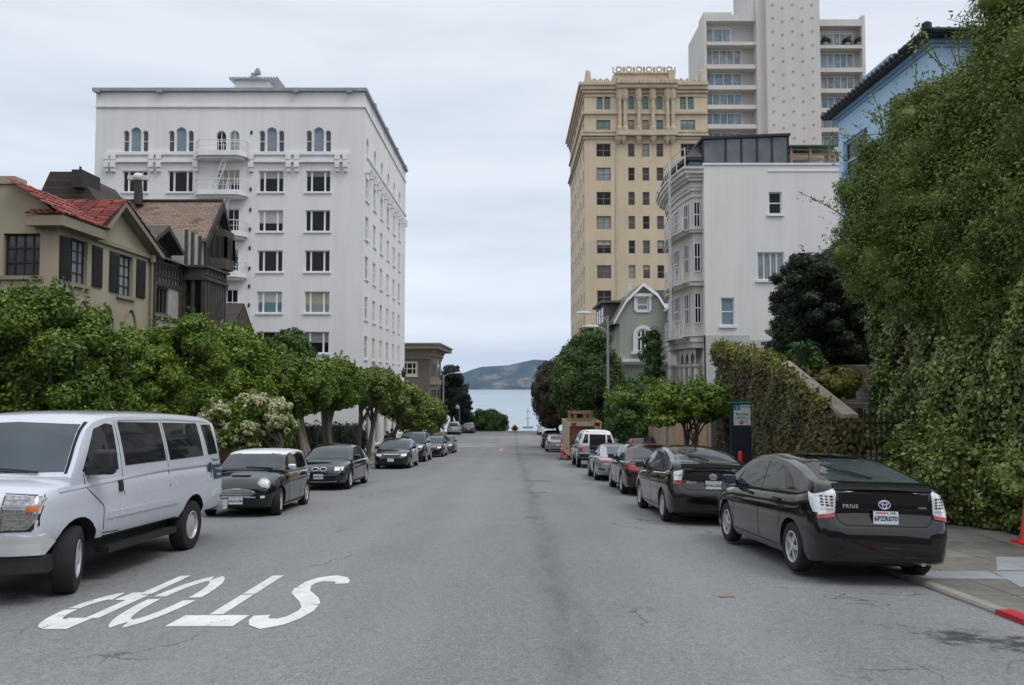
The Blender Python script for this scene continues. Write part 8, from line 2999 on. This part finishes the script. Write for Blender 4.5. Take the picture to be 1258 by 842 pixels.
 if roof == 'rack':
  for sx in (-.55, .55): MB().tube([(sx, -L / 2 + .6, 1.75), (sx, -L / 2 + .7, 1.82), (sx, -L / 2 + 2.6, 1.82), (sx, -L / 2 + 2.7, 1.74)], .02, 6).build('roof_rail', M['alloy'], c.root)
 elif roof is not None: c.patch('roof', 'top', [(-.5, cabin[3][0]), (.5, cabin[3][0])], [(-.5, cabin[-3][0]), (.5, cabin[-3][0])], roof, .008, 8, 8)
 c.wheels(style)
 return c
GP = 'cars parked along the left kerb'
generic('convertible_car', 'dark grey-black coupe with twin oval grille parked behind the small white-roofed car', 'coupe', M['paint_navy'], 'towards', plate='4XHB177', twin_grille=True, amber=True, glassm='car_glass_pale', style='alloy7').place(-5.98, 26.75, 'towards')
generic('saloon_car', 'very dark green saloon beneath the left street trees, third from the white van', 'saloon', M['paint_green'], 'towards', group=GP).place(-5.75, 39.9, 'towards')
generic('off_road_car', 'dark off-road car with silver roof rails just behind the dark green saloon', 'suv', M['paint_navy'], 'towards', roof='rack', group=GP, W=1.78).place(-5.85, 47.5, 'towards')
generic('saloon_car', 'black saloon parked further down the left kerb under the last street tree', 'saloon', M['paint_black2'], 'towards', group=GP, plate='3JRM804').place(-5.5, 55.6, 'towards')
generic('small_saloon', 'dark grey hatchback last in the left row before the crossing', 'saloon', M['paint_grey'], 'towards', group=GP, L=4.2).place(-5.35, 63.2, 'towards')
generic('off_road_car', 'pale silver off-road car beyond the crossing beside the round bush', 'suv', M['paint_silver'], 'away', group='cars parked beyond the crossing').place(-7.75, 107.5, 'away')
generic('saloon_car', 'grey saloon half hidden between pale off-road car and round bush', 'saloon', M['paint_grey'], 'away', group='cars parked beyond the crossing').place(-6.1, 113, 'away')
GQ = 'cars parked along the right kerb'
generic('saloon_car', 'dark maroon saloon third in the right row', 'saloon', M['paint_maroon'], 'away', group=GQ, style='alloy7', plate='5MNE660').place(3.97, 24.0, 'away', R(-.4))
generic('saloon_car', 'grey-green saloon parked beyond the cream debris box', 'saloon', M['paint_silver'], 'away', group=GQ).place(3.65, 65.5, 'away')
generic('off_road_car', 'dark green off-road car parked farthest before the crossing on the right', 'suv', M['paint_green'], 'away', group=GQ).place(3.75, 77.5, 'away')
generic('off_road_car', 'white off-road car beyond the crossing on the right', 'suv', M['paint_white'], 'away', group='cars parked beyond the crossing').place(4.3, 107, 'away')
generic('saloon_car', 'near-black car pulled in on the right pavement by the lamp post', 'saloon', M['paint_green'], 'towards').place(6.25, 38.5, 'away', zoff=.16)
# ---- low silver sports coupe with a full-width rear lamp
def sports():
 L, W = 4.43, 1.83
 pt = M['paint_silver']
 body = [(0, .66, .32, .62, .62), (.06, .8, .24, .72, .74), (.22, .92, .2, .8, .84), (.6, .995, .18, .86, .9), (1.1, 1.0, .17, .87, .9), (1.9, .965, .16, .84, .88), (2.7, .955, .16, .82, .86), (3.5, .975, .17, .8, .8), (4.0, .93, .18, .7, .68), (4.3, .8, .2, .58, .58), (4.43, .6, .28, .48, .48)]
 cabin = [(.3, .84), (.7, 1.0), (1.2, 1.18), (1.7, 1.275), (2.1, 1.29), (2.4, 1.25), (2.6, 1.18), (3.2, .83)]
 c = Car('sports_car', 'silver sports coupe with full-width red rear lamp, fourth in the right row', L, W, body, cabin, 1.0, 3.35, .325, pt, lean=.42, crease=.6, cab_w=.86)
 c.patch('rear_window', 'rear', [(-.5, .93), (.5, .93)], [(-.44, 1.2), (.44, 1.2)], M['windscreen'], .007, 10, 8)
 c.patch('windshield', 'front', [(-.6, .9), (.6, .9)], [(-.5, 1.2), (.5, 1.2)], M['windscreen'], .007, 10, 8)
 c.patch('side_window', '+x', [(1.35, .9), (2.75, .87)], [(1.5, 1.12), (1.9, 1.2), (2.45, 1.12)], M['car_glass'], .007, 10, 5, mirror=True)
 c.patch('tail_light', 'rear', [(-.76, .655), (.76, .655)], [(-.74, .735), (.74, .735)], M['lamp_red'], .014, 18, 3)
 c.patch('engine_lid', 'rear', *quadp(-.38, .38, .79, .86), M['black_plastic'], .012, 8, 3)
 for x in (.3, .62): c.patch('bumper_slot', 'rear', *quadp(x, x + .2, .4, .45), M['seam'], .008, 3, 1, mirror=True)
 c.line('bumper_gap', 'rear', [(-.75, .62), (.75, .62)], M['seam'], .012, .004)
 c.patch('headlight', 'front', *quadp(.5, .68, .58, .66), M['lamp_clear'], .01, 4, 3, mirror=True)
 for s in (1.42, 2.72): c.line('door_gap', '+x', [(s, .84), (s, .28)], M['seam'], .01, .003, mirror=True)
 c.mirror_(2.7, .93, pt, (.18, .1, .12))
 c.plate('rear', .52, '', y_off=.02, teal=False)
 for sx in (-.45, .45): MB().tube([(sx, -L / 2 - .01, .26), (sx, -L / 2 + .3, .26)], .05, 10).build('exhaust', M['chrome'], c.root)
 c.wheels('twin5')
 return c
sports().place(3.88, 30.1, 'away')
# ---- pickup-based off-roader with a white camper top, tailgate window open
def camper():
 L, W = 4.8, 1.86
 pt = M['paint_silver']
 body = [(0, .9, .5, 1.02, 1.03), (.06, .95, .46, 1.05, 1.06), (.3, .99, .44, 1.07, 1.08), (2.0, 1.0, .42, 1.07, 1.08), (3.4, 1.0, .42, 1.06, 1.1), (4.2, .97, .44, 1.0, 1.06), (4.65, .9, .48, .9, .92), (4.8, .76, .54, .78, .78)]
 cabin = [(.12, 1.35), (.2, 1.62), (.36, 1.78), (.6, 1.8), (2.2, 1.8), (2.7, 1.74), (2.95, 1.65), (3.45, 1.1)]
 c = Car('camper_top_truck', 'silver off-road truck with white camper top and open rear hatch', L, W, body, cabin, .98, 3.75, .37, pt, cat='truck', lean=.3, crease=.6, clear=.4, roof_mat=M['paint_roof_white'], roof_z=1.12)
 c.patch('camper_shell', 'rear', [(-.82, 1.1), (.82, 1.1)], [(-.63, 1.74), (.63, 1.74)], M['paint_roof_white'], .008, 12, 8)
 c.patch('rear_opening', 'rear', [(-.38, .82), (.38, .82)], [(-.38, 1.6), (.38, 1.6)], M['dark_void'], .016, 8, 8)
 c.patch('side_window', 'rear', [(.46, 1.18), (.72, 1.18)], [(.44, 1.6), (.6, 1.6)], M['car_glass'], .014, 5, 5, mirror=True)
 c.line('shell_rim', 'rear', [(-.82, 1.1), (-.64, 1.72), (0, 1.76), (.64, 1.72), (.82, 1.1)], M['white_trim'], .05, .02)
 c.patch('side_window', '+x', [(.45, 1.15), (1.8, 1.14)], [(.6, 1.58), (1.8, 1.62)], M['car_glass_pale'], .008, 8, 5, mirror=True)
 c.patch('side_window', '+x', [(1.95, 1.14), (3.05, 1.13)], [(1.95, 1.62), (2.5, 1.6), (2.75, 1.5)], M['car_glass_pale'], .008, 8, 5, mirror=True)
 c.line('shell_rib', '+x', [(.32, 1.1), (.5, 1.66), (1.87, 1.7), (1.87, 1.1)], M['white_trim'], .06, .014, mirror=True)
 c.patch('tail_light', 'rear', *quadp(.72, .86, .78, 1.05), M['lamp_red'], .012, 3, 4, mirror=True)
 c.patch('windshield', 'front', *quadp(-.65, .65, 1.15, 1.6), M['windscreen'], .008, 8, 5)
 c.patch('bumper', 'rear', *quadp(-.84, .84, .52, .68), M['black_plastic'], .06, 10, 3)
 c.patch('bumper_top', 'rear', *quadp(-.84, .84, .685, .72), M['chrome'], .06, 10, 1)
 c.mirror_(3.0, 1.15, M['black_plastic'], (.18, .1, .2))
 c.plate('rear', .6, '', y_off=.07, teal=False)
 c.wheels('alloy5')
 for sx, ax in ((1, '+x'), (-1, '-x')):
  for a in (.98, 3.75):
   mb = MB()
   pts = [(sx * (W / 2 + .01), a - L / 2 + .47 * math.cos(t), .37 + .47 * math.sin(t)) for t in np.linspace(.1, math.pi - .1, 12)]
   mb.tube(pts, .045, 6)
   mb.build('wheel_arch', M['paint_silver'], c.root, 50)
 return c
camper().place(4.02, 39.8, 'away')
# ------------------------------------------------------------------ street furniture and works
M['orange'] = pm('orange', (.72, .06, .03), .55, .1, 3)
M['cone_red'] = pm('cone_red', (.78, .025, .02), .5, .08, 3)
M['cream_box'] = pm('cream_box', (.5, .42, .29), .75, .12, 2, streak=.15)
M['rust_panel'] = pm('rust_panel', (.26, .09, .04), .7, .2, 2)
M['sign_navy'] = pm('sign_navy', (.01, .013, .024), .45, .2)
M['sign_white'] = pm('sign_white', (.52, .58, .6), .5, .05)
M['sign_teal'] = pm('sign_teal', (.01, .17, .18), .5, .1)
M['sign_red'] = pm('sign_red', (.45, .01, .06), .5, .1)
M['sign_orange'] = pm('sign_orange', (.75, .22, .015), .5, .08)
M['sign_grey'] = pm('sign_grey', (.3, .37, .39), .5, .08)
def lamp_post(X, Y, H, arm, side, label, heads=1, r=.085):
 z = wz(X, Y)
 root = empty('street_lamp', (X, Y, z), label=label, cat='street lamp')
 mb = MB()
 mb.lathe([(.2, 0), (.2, .12), (r * 1.5, .18), (r * 1.4, .6), (r * 1.2, .7), (r * .72, H)], (0, 0, 0), 'z', 12)
 mb.build('pole', M['grey_metal'], root, 50)
 for k in range(heads):
  zz, ar = H - .1 - k * .75, arm * (1 - .4 * k)
  pts = [(0, 0, zz - .3), (side * ar * .25, 0, zz + .05), (side * ar * .6, 0, zz + .2), (side * ar, 0, zz + .22)]
  MB().tube(pts, [.045, .04, .035, .03], 8).build('arm', M['grey_metal'], root, 60)
  x = side * (ar + .3)
  mb = MB()
  rings = []
  for t in np.linspace(0, 1, 9):
   w, h = .02 + .15 * math.sin(math.pi * min(1, t * 1.05 + .02)) ** .6, .02 + .09 * math.sin(math.pi * min(1, .08 + t * .85)) ** .7
   xx = side * (ar - .1 + t * .85)
   rings.append([(xx, w * math.cos(a), zz + .24 + h * max(-.45, math.sin(a))) for a in np.linspace(0, 2 * math.pi, 12, endpoint=False)])
  loft(mb, rings)
  mb.build('lamp_head', M['lamp_head'], root, 50)
Hl = zat(388, 43.6) - wz(5.3, 43.6)
lamp_post(5.3, 43.6, Hl, 1.0, -1, 'tall grey street lamp on the right pavement with two cobra heads', 2)
lamp_post(-6.62 - .9, atx(545, -7.5, 470), zat(460, 87) - wz(-7.5, 87), 1.35, 1, 'slim grey street lamp arching over the road beyond the left trees')
def pole_lamp():
 Y = 117
 X = at(564.5, 510, Y).x
 root = empty('post_lamp', (X, Y, wz(X, Y)), label='thin post with small white globe before the far dark trees', cat='lamp')
 h = zat(501, Y) - wz(X, Y)
 MB().tube([(0, 0, 0), (0, 0, h)], [.1, .08], 8).build('pole', M['grey_metal'], root)
 MB().lathe([(.05, 0), (.25, .15), (.3, .35), (.2, .6), (.02, .7)], (-.3, 0, h - .3), 'z', 12).build('globe', M['lamp_head'], root, 50)
pole_lamp()
# information panel on the right pavement
def info_sign():
 Y = 20.3
 X = at(910, 530, Y).x
 z = wz(X, Y)
 root = empty('information_panel', (X, Y, z), label='dark navy panel with a white notice at its top, standing before the ivy stair wall', cat='sign')
 s = Y / F_PX
 top = zat(496, Y) - z
 w = 25 * s
 o = MB().box(-w / 2, w / 2, -.04, .04, 0, top).build('panel', M['sign_navy'], root)
 bevel(o, .012, 2)
 MB().box(-w / 2 - .03, w / 2 + .03, -.06, .06, top + .002, top + .04).build('cap', M['sign_teal'], root)
 x0, x1 = -9.0 * s, 11.5 * s
 z1, z0 = zat(497.5, Y) - z, zat(522.5, Y) - z
 n = MB().box(x0, x1, -.052, -.041, z0, z1).build('notice', M['sign_white'], root)
 MB().box(x0 + .001, x0 + 8 * s, -.056, -.0525, z1 - 6.5 * s, z1 - .002).build('teal_corner', M['sign_teal'], n)
 MB().box(x0 + 8.6 * s, x1 - .003, -.056, -.0525, z1 - 3.6 * s, z1 - .6 * s).build('heading_bar', M['sign_grey'], n)
 MB().box(x0 + .02, x1 - .02, -.0555, -.0525, z0 + 8.2 * s, z0 + 8.6 * s).build('rule', M['sign_teal'], n)
 MB().lathe([(2.6 * s, -.056), (2.6 * s, -.0525)], (x0 + 9.3 * s, 0, z0 + 3.6 * s), 'y', 20).build('red_disc', M['sign_red'], n)
 MB().box(x1 - 7 * s, x1 - 4 * s, -.0555, -.0525, z0 + 3.2 * s, z0 + 6.2 * s).build('teal_mark', M['sign_grey'], n)
 for txt, xx, zz_, sz, mt in (('2', x0 + 4 * s, z1 - 3.6 * s, 5.6 * s, 'sign_white'), ('Bus Stop', x0 + 10.2 * s, z1 - 11 * s, 4.2 * s, 'sign_navy'), ('City Tour', x0 + 8.6 * s, z1 - 15 * s, 2.6 * s, 'sign_navy'), ('A', x0 + 9.3 * s, z0 + 3.6 * s, 4 * s, 'sign_white')):
  link('lettering', text_mesh(txt, sz, M[mt], .0008, .0006), n, (xx, -.0585, zz_), (R(90), 0, 0))
info_sign()
def delineator(X, Y, label, h=.95, group=None):
 z = wz(X, Y)
 root = empty('traffic_post', (X, Y, z), label=label, cat='traffic post', group=group)
 MB().lathe([(.2, 0), (.2, .05), (.1, .07)], (0, 0, 0), 'z', 8).build('base', M['black_plastic'], root)
 MB().lathe([(.055, .05), (.055, h * .8), (.045, h * .84), (.055, h * .9), (.035, h), (.01, h + .01)], (0, 0, 0), 'z', 14).build('post', M['cone_red'], root, 50)
 for a in (.48, .66): MB().lathe([(.058, h * a), (.058, h * (a + .1))], (0, 0, 0), 'z', 14).build('band', M['sign_orange'] if False else M['plate_white'], root, 50)
x = at(909.5, 560, 18.6).x
delineator(x, 18.6, 'orange post with pale bands behind the nearest black car', zat(555, 18.6) - wz(x, 18.6))
x = at(777, 540, 33).x
delineator(x, 33, 'orange post tip showing above the maroon saloon', zat(540, 33) - wz(x, 33))
def cone(px, py_base, Y, label, h=.95):
 X = at(px, py_base, Y).x
 root = empty('traffic_cone', (X, Y, wy(Y)), label=label, cat='traffic cone')
 o = MB().box(-.19, .19, -.19, .19, 0, .035).build('base', M['cone_red'], root)
 MB().lathe([(.15, .035), (.135, .06), (.06, h * .86), (.05, h), (.02, h)], (0, 0, 0), 'z', 20).build('cone', M['cone_red'], root, 40)
cone(1265, 657, 12.7, 'tall bright red-orange cone on the right pavement by the ivy', zat(600, 12.7) - wy(12.7))
delineator(at(690, 550, 47).x, 47, 'slim tall red-orange post at the corner of the cream debris box', 1.2)
delineator(at(697, 555, 46.2).x, 46.2, 'short banded post between the tall orange post and the cream debris box', .75)
# cream debris box with rust-coloured doors, lumber crate on it
def debris_box():
 Y = 47.6
 x0, x1 = at(696, 540, Y).x, at(739.5, 540, Y).x
 z = rz((x0 + x1) / 2, Y)
 root = empty('debris_box', ((x0 + x1) / 2, Y, z), label='cream-painted box truck body with rust panel, parked beyond the white camper truck', cat='debris box')
 w, h = (x1 - x0) / 2, zat(518.5, Y) - z
 mb = MB()
 mb.box(-w, -w + .18, 0, .16, .3, h); mb.box(w - .18, w, 0, .16, .3, h)
 mb.box(-w + .181, w - .181, 0, .16, h - .26, h)
 mb.box(-w, w, 0, .16, .3, .5) if False else mb.box(-w + .181, w - .181, 0, .16, .3, .52)
 mb.box(-w, -w + .05, .161, 4.2, .3, h); mb.box(w - .05, w, .161, 4.2, .3, h)
 mb.box(-w + .051, w - .051, 4.1, 4.2, .3, h); mb.box(-w + .051, w - .051, .161, 4.1, .3, .36)
 mb.build('frame', M['cream_box'], root)
 MB().box(-w + .2, -w + .85, .17, .21, .55, h - .3).build('door', M['rust_panel'], root)
 MB().box(-w + .3, -w + .6, -.03, -.002, h - .22, h - .06).build('marker_light', M['lamp_red'], root)
 MB().box(w - .45, w - .12, -.03, -.002, h - .24, h - .04).build('marker_light', M['lamp_red'], root)
 MB().box(-w + .052, w - .052, 3.9, 4.09, .5, h - .2).build('back_wall', M['timber'], root)
 for sx in (-1, 1):
  for yy_ in (.9, 3.4):
   t, rim, hub = wheel_meshes(.38, .24, 'steel')
   wv = link('wheel', hub, root, (sx * (w - .16), yy_, .38), (0, 0, 0 if sx > 0 else math.pi))
   link('tyre', t, wv); link('rim', rim, wv)
 MB().box(-w + .1, w - .1, .1, 4.1, .24, .299).build('chassis', M['black_plastic'], root)
 # crate
 ca, cb = at(699.5, 510, Y).x - root.location.x, at(728, 510, Y).x - root.location.x
 cr_ = empty('lumber_crate', (root.location.x, Y + .2, z + h), label='open wooden crate sitting on top of the cream debris box', cat='crate')
 hc = zat(505.5, Y) - z - h
 for y in (0, 1.1):
  for zz_ in (.02, hc - .16): MB().box(ca, cb, y, y + .06, zz_, zz_ + .14).build('rail', M['wood'], cr_)
  for x_ in (ca, cb - .12, (ca + cb) / 2 - .35, (ca + cb) / 2 + .25): MB().box(x_, x_ + .12, y + .061, y + .12, .02, hc).build('post', M['wood'], cr_)
 for zz_ in (.02, hc - .16):
  MB().box(ca, ca + .06, .121, 1.099, zz_, zz_ + .14).build('rail', M['wood'], cr_); MB().box(cb - .06, cb, .121, 1.099, zz_, zz_ + .14).build('rail', M['wood'], cr_)
 MB().box(ca + .061, cb - .061, .13, 1.09, .02, .1).build('floor_board', M['wood'], cr_)
 ln = empty('timber_offcut', (root.location.x + w - .35, Y + .6, z + h), label='leaning timber offcut on the debris box beside the crate', cat='timber')
 MB().tube([(0, 0, 0), (-.18, 0, .62)], .045, 4).build('beam', M['wood'], ln)
debris_box()
# orange diamond sign at the crest
def work_sign():
 Y = 116
 X = at(632.5, 526, Y).x
 z = rz(X, Y)
 root = empty('road_work_sign', (X, Y, z), label='small orange diamond road-work sign at the crest of the street', cat='road sign')
 h = zat(526.5, Y) - z
 d = .62
 MB().prism([(-d, h), (0, h - d), (d, h), (0, h + d)], 'y', -.02, .02).build('board', M['sign_orange'], root)
 mb = MB()
 mb.prism([(-.34, h - .28), (.34, h - .28), (.34, h), (.14, h + .3), (-.14, h + .3), (-.34, h)], 'y', -.03, -.021)
 mb.build('symbol', M['dark_trim'], root)
 mb = MB()
 for a in (-.5, .5): mb.tube([(a, -.2, 0), (a * .5, 0, h - .3)], .035, 5)
 mb.tube([(0, .3, 0), (0, 0.03, h)], .035, 5)
 mb.build('stand', M['black_metal'], root)
work_sign()
# cable sagging from the lamp post to the trees
cb = empty('overhead_cable', (5.35, 43.6, 0), label='thin pale cable sagging from the lamp post into the dark layered tree', cat='cable')
p0, p1 = at(750, 505.5, 43.5), at(784, 511, 42)
pts = [p0.lerp(p1, t) - Vector((0, 0, .12 * 4 * t * (1 - t))) - Vector(cb.location) for t in np.linspace(0, 1, 9)]
MB().tube(pts, .022, 5).build('wire', M['cream_trim'], cb)
# two people in dark clothes on the left pavement by the white building
def person(X, Y, label, ht, seed, yaw):
 z = wz(X, Y)
 root = empty('person', (X, Y, z), (0, 0, yaw), label=label, cat='person')
 k = ht / 1.75
 J = {'pelvis': (0, 0, .95), 'waist': (0, .01, 1.12), 'chest': (0, 0, 1.32), 'neck': (0, .01, 1.5), 'head0': (0, -.01, 1.58), 'head1': (0, -.01, 1.7),
  'hl': (.1, 0, .9), 'kl': (.11, -.06, .5), 'al': (.11, .02, .09), 'tl': (.12, -.14, .04), 'hr': (-.1, 0, .9), 'kr': (-.11, -.1, .52), 'ar': (-.11, .1, .12), 'tr': (-.12, -.05, .04),
  'sl': (.19, 0, 1.42), 'el': (.24, .06, 1.14), 'wl': (.24, -.02, .9), 'fl': (.23, -.05, .8), 'sr': (-.19, 0, 1.42), 'er': (-.24, .02, 1.14), 'wr': (-.25, -.08, .9), 'fr': (-.24, -.11, .8)}
 E = [('pelvis', 'waist'), ('waist', 'chest'), ('chest', 'neck'), ('neck', 'head0'), ('head0', 'head1'), ('pelvis', 'hl'), ('hl', 'kl'), ('kl', 'al'), ('al', 'tl'), ('pelvis', 'hr'), ('hr', 'kr'), ('kr', 'ar'), ('ar', 'tr'), ('chest', 'sl'), ('sl', 'el'), ('el', 'wl'), ('wl', 'fl'), ('chest', 'sr'), ('sr', 'er'), ('er', 'wr'), ('wr', 'fr')]
 Rr = {'pelvis': .16, 'waist': .14, 'chest': .17, 'neck': .06, 'head0': .095, 'head1': .09, 'hl': .1, 'kl': .065, 'al': .045, 'tl': .04, 'hr': .1, 'kr': .065, 'ar': .045, 'tr': .04, 'sl': .075, 'el': .05, 'wl': .036, 'fl': .035, 'sr': .075, 'er': .05, 'wr': .036, 'fr': .035}
 names = list(J)
 me = bpy.data.meshes.new('figure')
 me.from_pydata([tuple(a * k for a in J[n]) for n in names], [(names.index(a), names.index(b)) for a, b in E], [])
 t = link('figure', me)
 sk = t.modifiers.new('skin', 'SKIN')
 for i, n in enumerate(names):
  me.skin_vertices[0].data[i].radius = (Rr[n] * k, Rr[n] * k)
  me.skin_vertices[0].data[i].use_root = n == 'pelvis'
 sb = t.modifiers.new('sub', 'SUBSURF'); sb.levels = 2; sb.render_levels = 2
 dg = bpy.context.evaluated_depsgraph_get()
 m2 = bpy.data.meshes.new_from_object(t.evaluated_get(dg))
 bpy.data.objects.remove(t)
 m2.materials.clear()
 for m in (M['dark_trim'], M['skin']): m2.materials.append(m)
 for p in m2.polygons:
  c = p.center
  p.material_index = 1 if (c.z > 1.53 * k or c.z < .87 * k and abs(c.x) > .2 * k and c.z > .7 * k) else 0
 m2.shade_smooth()
 link('body', m2, root)
 MB().lathe([(.02, 1.8 * k), (.09 * k, 1.77 * k), (.108 * k, 1.7 * k), (.1 * k, 1.62 * k), (.085 * k, 1.6 * k)], (0, .02, 0), 'z', 14).build('hair', M['dark_trim'], root, 60)
M['skin'] = pm('skin', (.4, .22, .15), .6, .08)
for px, Y, lab, h in ((476, 52.0, 'person in dark clothes standing under the left street trees, the shorter of two', 1.62), (481.5, 52.4, 'taller person in dark clothes beside a shorter one under the left street trees', 1.78)):
 person(at(px, 540, Y).x, Y, lab, h, 1, R(170))
